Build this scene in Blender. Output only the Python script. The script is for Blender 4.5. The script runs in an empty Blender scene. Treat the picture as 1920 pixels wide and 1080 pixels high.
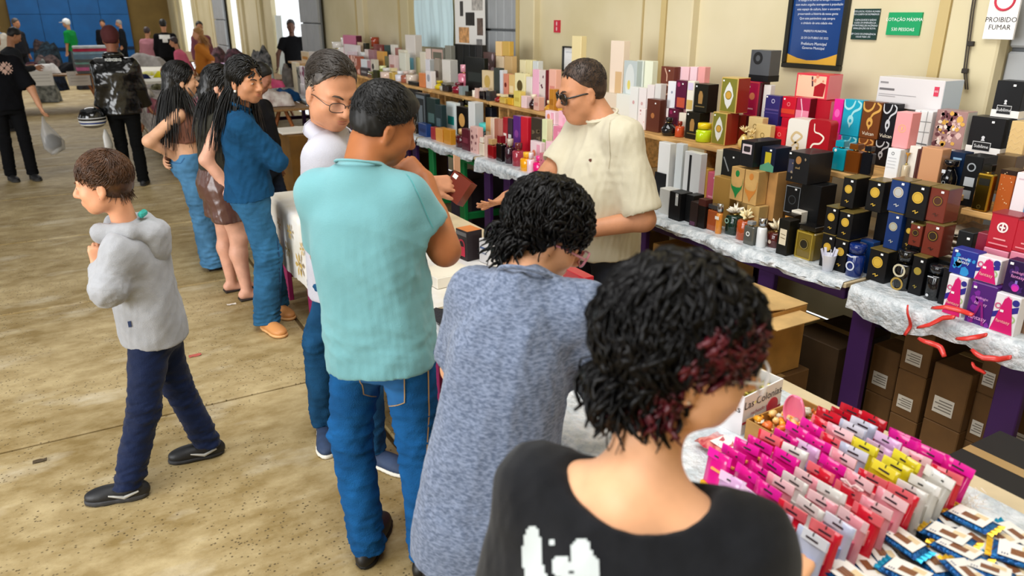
import bpy, math, random
import numpy as np
from mathutils import Vector, Matrix
SC = bpy.context.scene
COL = SC.collection
R = math.radians
random.seed(7); RNG = np.random.default_rng(7)

# ---------------------------------------------------------------- camera, world, light, exposure
CAM_H = 1.9; PITCH = math.atan(515/1400.0); YAW = R(30)
cam = bpy.data.cameras.new('camera'); camo = bpy.data.objects.new('camera', cam); COL.objects.link(camo)
cam.sensor_width = 36; cam.lens = 1400/1920*36; cam.clip_start = 0.05; cam.clip_end = 200
camo.location = (0, 0, CAM_H); camo.rotation_euler = (math.pi/2-PITCH, 0, -YAW)
cam.dof.use_dof = True; cam.dof.focus_distance = 3.4; cam.dof.aperture_fstop = 3.2
SC.camera = camo
SC.view_settings.view_transform = 'Standard'; SC.view_settings.look = 'None'
SC.view_settings.gamma = 1; SC.view_settings.use_curve_mapping = False
SC.view_settings.exposure = -0.62
SC.cycles.use_denoising = True
SC.cycles.max_bounces = 5; SC.cycles.transparent_max_bounces = 12
SC.cycles.sample_clamp_indirect = 4.0
SC.cycles.caustics_reflective = False; SC.cycles.caustics_refractive = False
W = bpy.data.worlds.new('world'); SC.world = W; W.use_nodes = True
bg = W.node_tree.nodes['Background']; bg.inputs[0].default_value = (0.93, 0.97, 1.0, 1); bg.inputs[1].default_value = 2.4

def area(name, loc, rot, sx, sy, power, col=(1, 1, 1)):
    l = bpy.data.lights.new(name, 'AREA'); l.shape = 'RECTANGLE'; l.size = sx; l.size_y = sy
    l.energy = power; l.color = col
    o = bpy.data.objects.new(name, l); COL.objects.link(o); o.location = loc; o.rotation_euler = rot
    return o
# daylight through the row of tall open doors of the left wall, and overhead lamps added out of view to brighten the hall
area('daylight_left_doors', (-7.4, .8, 2.8), (0, R(-80), 0), 4.4, 7, 1350, (0.98, 0.99, 1.0))
area('overhead_fill_near', (0.2, 1.4, 5.85), (0, 0, 0), 3.4, 6.0, 640, (1.0, 0.99, 0.97))
area('overhead_fill_middle', (-1.0, 11.0, 5.85), (0, 0, 0), 4.0, 7.0, 60, (1.0, 0.99, 0.97))
area('overhead_fill_far', (0.0, 25.0, 5.85), (0, 0, 0), 5.0, 14.0, 1100, (1.0, 0.98, 0.95))

# ---------------------------------------------------------------- helpers: pixels of the photograph to points on real planes
FPX = 1400.0
HD = np.array([math.sin(YAW), math.cos(YAW), 0]); RT = np.array([math.cos(YAW), -math.sin(YAW), 0])
FW = HD*math.cos(PITCH)-np.array([0, 0, math.sin(PITCH)]); CU = HD*math.sin(PITCH)+np.array([0, 0, math.cos(PITCH)])
C0 = np.array([0, 0, CAM_H])
def ray(u, v): return FW+RT*(u-960)/FPX-CU*(v-540)/FPX
def on_z(u, v, z): d = ray(u, v); return C0+d*((z-CAM_H)/d[2])
def on_x(u, v, x): d = ray(u, v); return C0+d*(x/d[0])
def on_y(u, v, y): d = ray(u, v); return C0+d*(y/d[1])
def y_at(X, z, u):          # the Y on the line (X, ., z) seen at column u
    k = (u-960)/FPX; n = RT-k*FW; return -(X*n[0]+(z-CAM_H)*n[2])/n[1]
def z_at(X, Y, v):          # the height above (X, Y) seen at row v
    k = (540-v)/FPX; n = CU-k*FW; return CAM_H-(X*n[0]+Y*n[1])/n[2]

# ---------------------------------------------------------------- materials
def lin(c):
    if isinstance(c, str):
        c = c.lstrip('#'); c = tuple(int(c[i:i+2], 16)/255 for i in (0, 2, 4))
    return tuple((x/12.92 if x <= .04045 else ((x+.055)/1.055)**2.4) for x in c)
MATS = {}
def mat(col, rough=.5, metal=0, coat=0, noise=0, nscale=20, bump=0, bscale=60, spec=.5, trans=0, alpha=1, sheen=0, stretch=None, col2=None, ior=1.45):
    key = (col, rough, metal, coat, noise, nscale, bump, bscale, spec, trans, alpha, sheen, stretch, col2)
    if key in MATS: return MATS[key]
    m = bpy.data.materials.new('m'); m.use_nodes = True; nt = m.node_tree; N = nt.nodes; L = nt.links
    b = N['Principled BSDF']; c = lin(col)
    b.inputs['Base Color'].default_value = (*c, 1); b.inputs['Roughness'].default_value = rough; b.inputs['Metallic'].default_value = metal
    b.inputs['Specular IOR Level'].default_value = spec; b.inputs['IOR'].default_value = ior
    if coat: b.inputs['Coat Weight'].default_value = coat; b.inputs['Coat Roughness'].default_value = .08
    if trans: b.inputs['Transmission Weight'].default_value = trans
    if alpha < 1: b.inputs['Alpha'].default_value = alpha
    if sheen: b.inputs['Sheen Weight'].default_value = sheen
    if noise or bump or col2:
        tc = N.new('ShaderNodeTexCoord'); src = tc.outputs['Object']
        if stretch:
            mp = N.new('ShaderNodeMapping'); mp.inputs['Scale'].default_value = stretch; L.new(src, mp.inputs[0]); src = mp.outputs[0]
    if noise or col2:
        n = N.new('ShaderNodeTexNoise'); n.inputs['Scale'].default_value = nscale; n.inputs['Detail'].default_value = 4
        L.new(src, n.inputs['Vector'])
        r = N.new('ShaderNodeValToRGB'); e = r.color_ramp.elements
        c2 = lin(col2) if col2 else tuple(x*(1-noise) for x in c); c1 = c if col2 else tuple(min(1, x*(1+noise*.6)) for x in c)
        e[0].position = .36; e[1].position = .64; e[0].color = (*c2, 1); e[1].color = (*c1, 1)
        L.new(n.outputs['Fac'], r.inputs[0]); L.new(r.outputs[0], b.inputs['Base Color'])
    if bump:
        n2 = N.new('ShaderNodeTexNoise'); n2.inputs['Scale'].default_value = bscale; n2.inputs['Detail'].default_value = 3
        L.new(src, n2.inputs['Vector'])
        bp = N.new('ShaderNodeBump'); bp.inputs['Strength'].default_value = bump; bp.inputs['Distance'].default_value = .02
        L.new(n2.outputs['Fac'], bp.inputs['Height']); L.new(bp.outputs[0], b.inputs['Normal'])
    MATS[key] = m; return m
def paper(c):
    dk = max(lin(c)) < .06
    return mat(c, .4, coat=.10 if dk else .3, spec=.25 if dk else .4)
def card(c): return mat(c, .75, noise=.18, nscale=8)
def wood(c='#c9a06a'): return mat(c, .55, noise=.3, nscale=6, stretch=(8, 1, 8))
def cloth(c, **k): return mat(c, .9, sheen=.15, bump=.25, bscale=180, spec=.2, **k)
def metal(c='#cfcfcf', r=.25): return mat(c, r, metal=1)

# ---------------------------------------------------------------- object helpers
LABELS = {}
def tag(o, label, cat, group=None, kind=None):
    o['label'] = label; o['category'] = cat
    if group: o['group'] = group
    if kind: o['kind'] = kind
    return o
def mesh_obj(name, V, Fc, m, parent=None, loc=None, smooth=False, mi=None):
    me = bpy.data.meshes.new(name); me.from_pydata([tuple(map(float, v)) for v in V], [], Fc)
    for x in (m if isinstance(m, (list, tuple)) else [m]): me.materials.append(x)
    if mi is not None: me.polygons.foreach_set('material_index', mi)
    if smooth: me.polygons.foreach_set('use_smooth', [True]*len(me.polygons))
    me.update()
    o = bpy.data.objects.new(name, me); COL.objects.link(o)
    if loc is not None: o.location = tuple(map(float, loc))
    if parent is not None: o.parent = parent
    return o
def empty(name, loc, rz=0):
    o = bpy.data.objects.new(name, None); COL.objects.link(o); o.location = tuple(map(float, loc)); o.rotation_euler = (0, 0, rz)
    o.empty_display_size = .05
    return o
class MB:                                   # collects shapes into one mesh
    def __init__(s): s.V = []; s.F = []
    def add(s, V, Fc):
        n = len(s.V); s.V += [tuple(v) for v in V]; s.F += [tuple(i+n for i in f) for f in Fc]; return s
    def box(s, x0, x1, y0, y1, z0, z1, c=.0):
        if c <= 0:
            V = [(x, y, z) for x in (x0, x1) for y in (y0, y1) for z in (z0, z1)]
            return s.add(V, [(0, 1, 3, 2), (4, 6, 7, 5), (0, 4, 5, 1), (2, 3, 7, 6), (0, 2, 6, 4), (1, 5, 7, 3)])
        V, Fc = chamfer(x1-x0, y1-y0, z1-z0, c)
        return s.add([(x+(x0+x1)/2, y+(y0+y1)/2, z+(z0+z1)/2) for x, y, z in V], Fc)
    def tube(s, pts, r, n=8, caps=True, flat=1.0):
        V, Fc = tube(pts, r, n, caps, flat); return s.add(V, Fc)
    def lathe(s, prof, n=16, c=(0, 0, 0)):
        V = []; Fc = []
        for (r, z) in prof:
            for i in range(n):
                a = 2*math.pi*i/n; V.append((c[0]+r*math.cos(a), c[1]+r*math.sin(a), c[2]+z))
        for k in range(len(prof)-1):
            for i in range(n): Fc.append((k*n+i, k*n+(i+1) % n, (k+1)*n+(i+1) % n, (k+1)*n+i))
        Fc.append(tuple(range(n))[::-1]); Fc.append(tuple((len(prof)-1)*n+i for i in range(n)))
        return s.add(V, Fc)
    def prism(s, pts, z0, z1):
        n = len(pts); V = [(x, y, z0) for x, y in pts]+[(x, y, z1) for x, y in pts]
        Fc = [tuple(range(n))[::-1], tuple(range(n, 2*n))]+[(i, (i+1) % n, n+(i+1) % n, n+i) for i in range(n)]
        return s.add(V, Fc)
    def xf(s, M): s.V = [tuple(M @ Vector(v)) for v in s.V]; return s
    def build(s, name, m, parent=None, loc=None, smooth=False): return mesh_obj(name, s.V, s.F, m, parent, loc, smooth)
def chamfer(dx, dy, dz, c):
    h = (dx/2, dy/2, dz/2); c = min(c, min(h)*.8); V = []; idx = {}
    for sx in (-1, 1):
        for sy in (-1, 1):
            for sz in (-1, 1):
                s = (sx, sy, sz)
                for a in range(3):
                    p = [s[i]*(h[i]-(0 if i == a else c)) for i in range(3)]; idx[(s, a)] = len(V); V.append(tuple(p))
    Fc = []
    for a in range(3):
        b, c2 = (a+1) % 3, (a+2) % 3
        for sg in (-1, 1):
            q = []
            for (p, r_) in ((-1, -1), (1, -1), (1, 1), (-1, 1)):
                s = [0]*3; s[a] = sg; s[b] = p; s[c2] = r_; q.append(idx[(tuple(s), a)])
            Fc.append(tuple(q) if sg > 0 else tuple(q[::-1]))
    for a in range(3):          # edges along axis a
        b, c2 = (a+1) % 3, (a+2) % 3
        for p in (-1, 1):
            for r_ in (-1, 1):
                s0 = [0]*3; s0[a] = -1; s0[b] = p; s0[c2] = r_; s1 = list(s0); s1[a] = 1
                Fc.append((idx[(tuple(s0), b)], idx[(tuple(s1), b)], idx[(tuple(s1), c2)], idx[(tuple(s0), c2)]))
    for sx in (-1, 1):
        for sy in (-1, 1):
            for sz in (-1, 1): Fc.append(tuple(idx[((sx, sy, sz), a)] for a in range(3)))
    return V, Fc
def frames(P):
    P = [Vector(p) for p in P]; T = []
    for i in range(len(P)):
        t = (P[min(i+1, len(P)-1)]-P[max(i-1, 0)]); T.append(t.normalized() if t.length > 1e-9 else Vector((0, 0, 1)))
    n = T[0].orthogonal().normalized(); out = []
    for i, t in enumerate(T):
        n = (n-t*n.dot(t)); n = n.normalized() if n.length > 1e-6 else t.orthogonal().normalized()
        out.append((P[i], n, t.cross(n)))
    return out
def tube(pts, r, n=8, caps=True, flat=1.0):
    fr = frames(pts); V = []; Fc = []
    for i, (p, a, b) in enumerate(fr):
        rr = r[i] if hasattr(r, '__len__') else r
        for k in range(n):
            t = 2*math.pi*k/n; V.append(tuple(p+a*(rr*math.cos(t))+b*(rr*flat*math.sin(t))))
    for i in range(len(fr)-1):
        for k in range(n): Fc.append((i*n+k, i*n+(k+1) % n, (i+1)*n+(k+1) % n, (i+1)*n+k))
    if caps: Fc.append(tuple(range(n))[::-1]); Fc.append(tuple((len(fr)-1)*n+k for k in range(n)))
    return V, Fc
def text(name, s, size, m, M, parent=None, align='CENTER', ext=.0):
    cu = bpy.data.curves.new(name, 'FONT'); cu.body = s; cu.size = size; cu.align_x = align; cu.align_y = 'CENTER'
    cu.extrude = ext; cu.resolution_u = 2; cu.materials.append(m)
    t = bpy.data.objects.new(name, cu); me = bpy.data.meshes.new_from_object(t); bpy.data.objects.remove(t); bpy.data.curves.remove(cu)
    if not me.materials: me.materials.append(m)
    o = bpy.data.objects.new(name, me); COL.objects.link(o)
    if parent is not None: o.parent = parent
    o.matrix_local = M
    return o
# text frame on a face that looks towards -X: reading direction -Y, up +Z
def M_front(x, y, z, tilt=0):
    return Matrix.Translation((x, y, z)) @ Matrix(((0, 0, -1, 0), (-1, 0, 0, 0), (0, 1, 0, 0), (0, 0, 0, 1))) @ Matrix.Rotation(tilt, 4, 'Z')
# ---------------------------------------------------------------- the hall
XW = 4.1; YE = 35.0
def struct(o, label=None, cat=None):
    o['kind'] = 'structure'
    if label: o['label'] = label
    if cat: o['category'] = cat
    return o
def floor_mat():
    m = bpy.data.materials.new('concrete'); m.use_nodes = True; nt = m.node_tree; N = nt.nodes; L = nt.links; b = N['Principled BSDF']
    tc = N.new('ShaderNodeTexCoord')
    def noise(scale, det=5, st=None, rough=.55):
        n = N.new('ShaderNodeTexNoise'); n.inputs['Scale'].default_value = scale; n.inputs['Detail'].default_value = det; n.inputs['Roughness'].default_value = rough
        mp = N.new('ShaderNodeMapping'); mp.inputs['Scale'].default_value = st or (1, 1, 1); L.new(tc.outputs['Generated' if 0 else 'Object'], mp.inputs[0]); L.new(mp.outputs[0], n.inputs['Vector']); return n
    def ramp(src, p0, c0, p1, c1):
        r = N.new('ShaderNodeValToRGB'); e = r.color_ramp.elements; e[0].position = p0; e[1].position = p1
        e[0].color = (*lin(c0), 1); e[1].color = (*lin(c1), 1); L.new(src, r.inputs[0]); return r
    def mix(f, a, c, mode='MIX'):
        x = N.new('ShaderNodeMix'); x.data_type = 'RGBA'; x.blend_type = mode
        if isinstance(f, float): x.inputs[0].default_value = f
        else: L.new(f, x.inputs[0])
        L.new(a, x.inputs[6]); L.new(c, x.inputs[7]); return x.outputs[2]
    big = ramp(noise(1.0, 6, (1, 1.5, 1)).outputs['Fac'], .40, '#8b7646', .62, '#bda97c')
    mid = ramp(noise(6, 6, (1, 1.6, 1), .65).outputs['Fac'], .38, '#836b3e', .66, '#c2af86')
    c = mix(.5, big.outputs[0], mid.outputs[0])
    pale = ramp(noise(1.9, 6, (1, 2.0, 1)).outputs['Fac'], .56, '#000000', .72, '#ffffff')
    pc = N.new('ShaderNodeRGB'); pc.outputs[0].default_value = (*lin('#d6ccb4'), 1)
    mm = N.new('ShaderNodeMath'); mm.operation = 'MULTIPLY'; mm.inputs[1].default_value = .55; L.new(pale.outputs[0], mm.inputs[0])
    c = mix(mm.outputs[0], c, pc.outputs[0])
    # worn aggregate: dark grains, thicker in patches
    vor = N.new('ShaderNodeTexVoronoi'); vor.inputs['Scale'].default_value = 55; L.new(tc.outputs['Object'], vor.inputs['Vector'])
    gr = ramp(vor.outputs['Distance'], .20, '#ffffff', .30, '#000000')
    pt = ramp(noise(2.2, 4).outputs['Fac'], .42, '#000000', .52, '#ffffff')
    sel = ramp(vor.outputs['Color'], .40, '#000000', .55, '#ffffff')
    a1 = N.new('ShaderNodeMath'); a1.operation = 'MULTIPLY'; L.new(gr.outputs[0], a1.inputs[0]); L.new(pt.outputs[0], a1.inputs[1])
    a2 = N.new('ShaderNodeMath'); a2.operation = 'MULTIPLY'; L.new(a1.outputs[0], a2.inputs[0]); L.new(sel.outputs[0], a2.inputs[1])
    a3 = N.new('ShaderNodeMath'); a3.operation = 'MULTIPLY'; L.new(a2.outputs[0], a3.inputs[0]); a3.inputs[1].default_value = .8
    dk = N.new('ShaderNodeRGB'); dk.outputs[0].default_value = (*lin('#4a3c26'), 1)
    c = mix(a3.outputs[0], c, dk.outputs[0])
    L.new(c, b.inputs['Base Color']); b.inputs['Roughness'].default_value = .62; b.inputs['Specular IOR Level'].default_value = .3
    bp = N.new('ShaderNodeBump'); bp.inputs['Strength'].default_value = .25; bp.inputs['Distance'].default_value = .01
    L.new(noise(30, 4).outputs['Fac'], bp.inputs['Height']); L.new(bp.outputs[0], b.inputs['Normal'])
    return m
FM = floor_mat()
fl = struct(mesh_obj('floor', *(lambda m: (m.V, m.F))(MB().box(-8, XW, -6, YE, -.30, -.02)), mat('#6f5a38', .9)), 'worn tan concrete floor of the hall in large slabs', 'floor')
xs = [-8, -5.0, -1.95, 1.05, XW]; ys = [-6, -2.2, -.15, 1.8, 3.75, 5.72, 7.65, 9.6, 11.6, 13.6, 15.6, 17.6, 19.7, 22, 24.5, 27, 29.5, 32, YE]
for i in range(len(xs)-1):
    for j in range(len(ys)-1):
        g = .011
        MB().box(xs[i]+g, xs[i+1]-g, ys[j]+g, ys[j+1]-g, -.05, 0, .008).build('slab', FM, fl)
def wall_mat(c, dirt):
    return mat(c, .85, noise=.0, col2=dirt, nscale=.9, bump=.12, bscale=9, spec=.2)
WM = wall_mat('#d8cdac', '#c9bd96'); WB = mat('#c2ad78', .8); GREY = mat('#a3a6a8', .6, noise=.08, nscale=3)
# right wall with its doorways: Y intervals of the masonry between openings
CEIL = 6.0
doors = [(.9, 2.17), (6.98, 8.0), (14.75, 17.5), (21.2, 22.4), (28.9, 31.6)]
mb = MB(); y = -6
for a, b_ in doors:
    mb.box(XW, XW+.10, y, a, 0, CEIL); mb.box(XW, XW+.10, a, b_, 3.4, CEIL); y = b_
mb.box(XW, XW+.10, y, YE, 0, CEIL)
wr = struct(mb.build('wall_right', WM), 'cream plastered side wall with pilasters behind the perfume tables', 'wall')
for k, yy in enumerate((2.30, 4.50, 6.70, 9.85, 11.6, 14.25, 18.4, 20.4, 24.6, 27.6, 32.6)):
    p = MB().box(XW-.07, XW+.02, yy-.14, yy+.14, 0, CEIL, .01).build('pilaster', WM, wr)
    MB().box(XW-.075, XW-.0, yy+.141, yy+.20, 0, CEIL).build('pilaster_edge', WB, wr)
MB().box(XW-.012, XW, 4.985, 5.0, 0, CEIL).build('wall_seam', mat('#b9a678', .8), wr)
struct(MB().box(-8.35, XW+.35, YE, YE+.3, 0, CEIL).build('wall_end', mat('#7d6637', .85, noise=.15, nscale=1.5)), 'ochre brown end wall of the hall', 'wall')
struct(MB().box(-8.35, XW+.35, -6.3, -6, 0, CEIL).build('wall_near', WM), 'cream wall behind the viewer', 'wall')
mb = MB(); y = -6
for a, b_ in [(-3, -1), (1.0, 4.0), (6.5, 9.5), (13, 16), (20, 23), (27, 30)]:
    mb.box(-8.35, -8, y, a, 0, CEIL); mb.box(-8.35, -8, a, b_, 3.8, CEIL); y = b_
mb.box(-8.35, -8, y, YE, 0, CEIL)
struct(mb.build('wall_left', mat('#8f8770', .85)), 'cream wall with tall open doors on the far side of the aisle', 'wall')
struct(MB().box(-8.35, XW+.35, -6.3, YE+.3, CEIL, CEIL+.2).build('ceiling', mat('#4d4a43', .8)), 'dim ceiling of the hall', 'ceiling')
# blue painted hoarding in front of the end wall, in panels
bl = empty('blue_hoarding', (.6, YE-.12, 0)); tag(bl, 'tall blue panelled hoarding along the far end of the hall', 'hoarding'); bl['kind'] = 'structure'
for k in range(4):
    x0 = -1.42+k*1.005
    MB().box(x0+.006, x0+.999, YE-.16, YE-.08, 0, 1.86, .004).build('panel', mat('#0b62a8', .5, noise=.12, nscale=2), bl, (-.6, -YE+.12, 0))
    MB().box(x0+.006, x0+.999, YE-.16, YE-.08, 1.87, 4.4, .004).build('panel', mat('#0b62a8', .5, noise=.12, nscale=2), bl, (-.6, -YE+.12, 0))
MB().box(-1.42, 2.6, YE-.2, YE-.1, .55, .66).build('rail', mat('#0a2747', .6), bl, (-.6, -YE+.12, 0))
MB().box(-3.5, 2.5, 20.2, 20.5, 0, .42, .01)
# grey sliding door leaves
def leaf(name, label, y0, y1, n):
    o = empty(name, (XW+.06, (y0+y1)/2, 0)); o['kind'] = 'structure'; tag(o, label, 'door')
    w = (y1-y0)/n
    for k in range(n):
        for (z0, z1) in ((.02, 1.05), (1.07, 1.72), (1.74, 3.4)):
            MB().box(-.03, .03, -(y1-y0)/2+k*w+.006, -(y1-y0)/2+(k+1)*w-.006, z0, z1, .01).build('plank', GREY, o)
    MB().box(.02, .05, -(y1-y0)/2, (y1-y0)/2, 0, 3.4).build('backing', mat('#6d7072', .7), o)
    return o
leaf('door_1', 'grey panelled door leaf at the right edge beside the cable pilaster', .9, 2.17, 2)
leaf('door_2', 'grey plank door beside the white poster, behind the perfume shelves', 6.98, 8.0, 6)
leaf('door_3', 'narrow grey door leaf beside the bright opening where a man stands', 13.6, 14.75, 3).location.x = XW-.11
leaf('door_4', 'far grey door leaf beside the narrow bright gap', 22.45, 23.9, 3).location.x = XW-.11
MB().box(XW-.02, XW+.02, 6.93, 6.99, 0, 3.4)
# pale curtain sheet hung in the middle opening
def sheet(name, x, y0, y1, z0, z1, m, amp=.02, waves=6, parent=None, nx=40, nz=8, seed=0):
    V = []; Fc = []; r = random.Random(seed)
    ph = [r.uniform(0, 6) for _ in range(4)]
    for i in range(nx+1):
        for j in range(nz+1):
            s = i/nx; t = j/nz
            d = amp*(math.sin(waves*6.28*s+ph[0]+t*1.2)*(.4+.6*t)+.5*math.sin(waves*2.3*6.28*s+ph[1]-t*2)+.4*math.sin(3*s+5*t+ph[2]))
            V.append((x+d, y0+(y1-y0)*s, z0+(z1-z0)*t))
    for i in range(nx):
        for j in range(nz): a = i*(nz+1)+j; Fc.append((a, a+1, a+nz+2, a+nz+1))
    return mesh_obj(name, V, Fc, m, parent, smooth=True)
o = sheet('white_curtain', XW+.05, 16.9, 17.45, 0.05, 1.86, mat('#e9f2ef', .8), .015, 5, seed=2)
tag(o, 'pale curtain panel in the bright doorway left of the standing man', 'curtain')
# wide pale blue sheet and the posters on the wall behind the shelves
o = sheet('pale_blue_sheet', XW-.03, 8.42, 9.55, 1.50, 2.06, mat('#d3edf3', .55), .012, 4, seed=5)
tag(o, 'pale blue plastic sheet hung on the wall above the perfume shelves', 'sheet')
po = empty('photo_poster', (XW-.02, 7.99, 1.75)); tag(po, 'white poster with small product photos beside the grey plank door', 'poster')
MB().box(-.008, 0, -.34, .40, -.24, .32).build('paper_sheet', mat('#efece6', .6), po)
for (a, b_, c, d, col) in ((-.10, .12, .02, .16, '#2b2723'), (.04, .30, -.17, .0, '#d9a066'), (-.30, -.16, -.08, .10, '#6d5a4f'), (.18, .26, .12, .28, '#3a3532'), (-.30, -.04, .18, .30, '#b7b2ab'), (-.28, -.14, -.22, -.12, '#8d8a88')):
    MB().box(-.010, -.0081, a, b_, c, d).build('photo', mat(col, .5, noise=.4, nscale=20), po)
# plaque with frame
def plate(name, label, cat, y0, y1, z0, z1, m, t=.012, frame=None):
    o = empty(name, (XW, (y0+y1)/2, (z0+z1)/2)); tag(o, label, cat); h = (y1-y0)/2; v = (z1-z0)/2
    MB().box(-t, 0, -h, h, -v, v).build('board', m, o)
    if frame:
        fm, w = frame
        for (a, b_, c, d) in ((-h-w, h+w, v, v+w), (-h-w, h+w, -v-w, -v), (-h-w, -h, -v, v), (h, h+w, -v, v)):
            MB().box(-t-.02, 0, a, b_, c, d, .004).build('frame_rail', fm, o)
    return o, h, v, -t-.001
def lines(o, x, rows, m, name='lettering'):
    for (s, y, z, size) in rows: text(name, s, size, m, M_front(x, y, z), o)
NAVY = mat('#0d3a78', .3, coat=.4)
o, h, v, x = plate('framed_plaque', 'blue framed plaque with pale writing and a gold wave high on the wall', 'plaque', 3.115, 3.50, 1.60, 2.16, NAVY, frame=(mat('#23231c', .35), .03))
WT = mat('#dfe6ee', .6)
lines(o, x, [('ARMAZÉM DA FERROVIA', -.01, .182, .036)], WT)
rows = ['A administração do município reforma', 'e inaugura as obras do antigo Armazém', 'com muito orgulho entregamos à população', 'este espaço de cultura, lazer e encontro', 'preservando a história da nossa gente', 'Que este patrimônio seja sempre', 'o símbolo de uma cidade viva']
lines(o, x, [(s, 0, .125-.027*i, .0195) for i, s in enumerate(rows)], WT)
lines(o, x, [('PREFEITO MUNICIPAL', 0, -.085, .018), ('22 DE OUTUBRO DE 2022', 0, -.125, .018), ('Prefeitura Municipal', 0, -.160, .024), ('Governo Municipal', 0, -.185, .022)], WT)
em = MB().lathe([(.034, 0), (.034, .002)], 20).xf(Matrix.Translation((x+.002, .12, .19)) @ Matrix.Rotation(R(-90), 4, 'Y')).build('crest', mat('#c9d7e6', .5), o)
pts = [(-h, -v), (h, -v), (h, -v+.055)]+[(h-2*h*t, -v+.055-.045*math.sin(t*math.pi)+.02*t) for t in (.2, .4, .6, .8)]+[(-h, -v+.07)]
MB().add([(x-.0005, a, b_) for a, b_ in pts], [tuple(range(len(pts)))[::-1]]).build('gold_wave', mat('#d9a53a', .4), o)
o, h, v, x = plate('dark_green_notice', 'small dark green notice with white lines beside the blue plaque', 'sign', 2.885, 3.05, 1.755, 1.925, mat('#12352e', .5))
lines(o, x, [(s, 0, .07-.0155*i, .0135) for i, s in enumerate(['ESTE LOCAL POSSUI ALVARÁ', 'DO CORPO DE BOMBEIROS', '', 'CAPACIDADE E SAÍDAS', 'LUZES DE EMERGÊNCIA', 'EXTINTORES DE INCÊNDIO', 'SINALIZAÇÃO DE ROTA', '', 'EM CASO DE EMERGÊNCIA', 'LIGUE PARA 193']) if s], WT)
o, h, v, x = plate('green_capacity_sign', 'bright green capacity sign with white lettering on the cream wall', 'sign', 2.625, 2.825, 1.785, 1.905, mat('#0f9a5e', .5))
lines(o, x, [('LOTAÇÃO MÁXIMA', 0, .022, .0245), ('530 PESSOAS', 0, -.03, .0245)], mat('#eef5ef', .6))
o, h, v, x = plate('no_smoking_notice', 'white prohibition notice with red ring at the edge of the grey door', 'sign', 2.09, 2.235, 1.78, 2.02, mat('#eeeae6', .6)); o.location.x -= .08
lines(o, x, [('PROIBIDO', 0, -.03, .033), ('FUMAR', 0, -.065, .033)], mat('#222222', .6))
rg = MB(); rg.tube([(x, .045*math.cos(a), .06+.045*math.sin(a)) for a in np.linspace(0, 6.283, 25)], .006, 6).build('red_ring', mat('#c8344b', .5), o)
o, h, v, x = plate('white_wall_notice', 'small white notice with black letters at the top of the wall', 'sign', 4.56, 4.72, 1.90, 2.05, mat('#eeeae6', .6))
lines(o, x, [('PROIBIDO', 0, .035, .034), ('FUMAR', 0, -.0, .034)], mat('#222222', .6))
o, h, v, x = plate('red_wall_sign', 'small red extinguisher sign on the cream wall', 'sign', 6.19, 6.29, 1.73, 1.84, mat('#c2253b', .5))
lines(o, x, [('8', 0, .022, .05), ('8', 0, -.025, .05)], mat('#f0dfe0', .6))
o, h, v, x = plate('framed_certificate', 'small black framed white certificate on the wall left of the seller', 'frame', 5.93, 6.10, 1.40, 1.60, mat('#eef0f2', .6), frame=(mat('#2a2a28', .5), .014))
lines(o, x, [('CERTIFICADO', 0, .06, .018)]+[('- - - - - - -', 0, .02-.025*i, .016) for i in range(4)], mat('#8d97a8', .6))
# cable, conduit and socket on the right pilaster
o = empty('cable_run', (XW-.08, 2.36, 1.5)); tag(o, 'dark cable run with clips down the cream pilaster by the grey door', 'cable')
mb = MB(); p = [on_x(1836, -40, XW-.085), on_x(1826, 20, XW-.085), on_x(1812, 130, XW-.085), on_x(1815, 168, XW-.085)]
for dx in (0, .012): MB().tube([tuple(q-np.array(o.location)+np.array([-.002, dx, 0])) for q in p], .004, 6).build('cable', mat('#3a3226', .6), o)
for (u, v_) in ((1822, 82), (1811, 133)):
    q = on_x(u, v_, XW-.085)-np.array(o.location); MB().box(q[0]-.012, q[0]+.004, q[1]-.014, q[1]+.018, q[2]-.012, q[2]+.012, .003).build('clip', mat('#2b2620', .6), o)
o = empty('wall_socket', tuple(on_x(1800, 195, XW))); tag(o, 'grey brown wall socket under the cable on the pilaster', 'socket')
MB().box(-.05, 0, -.045, .045, -.045, .045, .008).build('housing', mat('#6d6355', .5), o); MB().box(-.052, -.048, -.012, .012, -.012, .012).build('outlet', mat('#d9d4ca', .5), o)
MB().box(-.06, 0, -.055, .02, .05, .075, .006).build('plug', mat('#e6e1d8', .5), o)
# loose dirt and scraps on the floor
for (u, v_, s, c, lab) in ((366, 667, .035, '#b5564a', 'small crumpled red wrapper lying on the concrete floor'), (434, 571, .03, '#e6ded0', 'white paper scrap lying on the floor near bare feet'), (75, 865, .028, '#4a3c28', 'dark flattened leaf lying on the floor behind the boy')):
    q = on_z(u, v_, 0); V = []; r = random.Random(u)
    for i in range(5):
        for j in range(3): V.append(((i-2)*s*.5, (j-1)*s*.5+r.uniform(-.3, .3)*s*.3, .002+abs(r.gauss(0, 1))*s*.12))
    f = [(i*3+j, (i+1)*3+j, (i+1)*3+j+1, i*3+j+1) for i in range(4) for j in range(2)]
    tag(mesh_obj('floor_scrap', V, f, mat(c, .6), loc=q), lab, 'litter')
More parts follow.
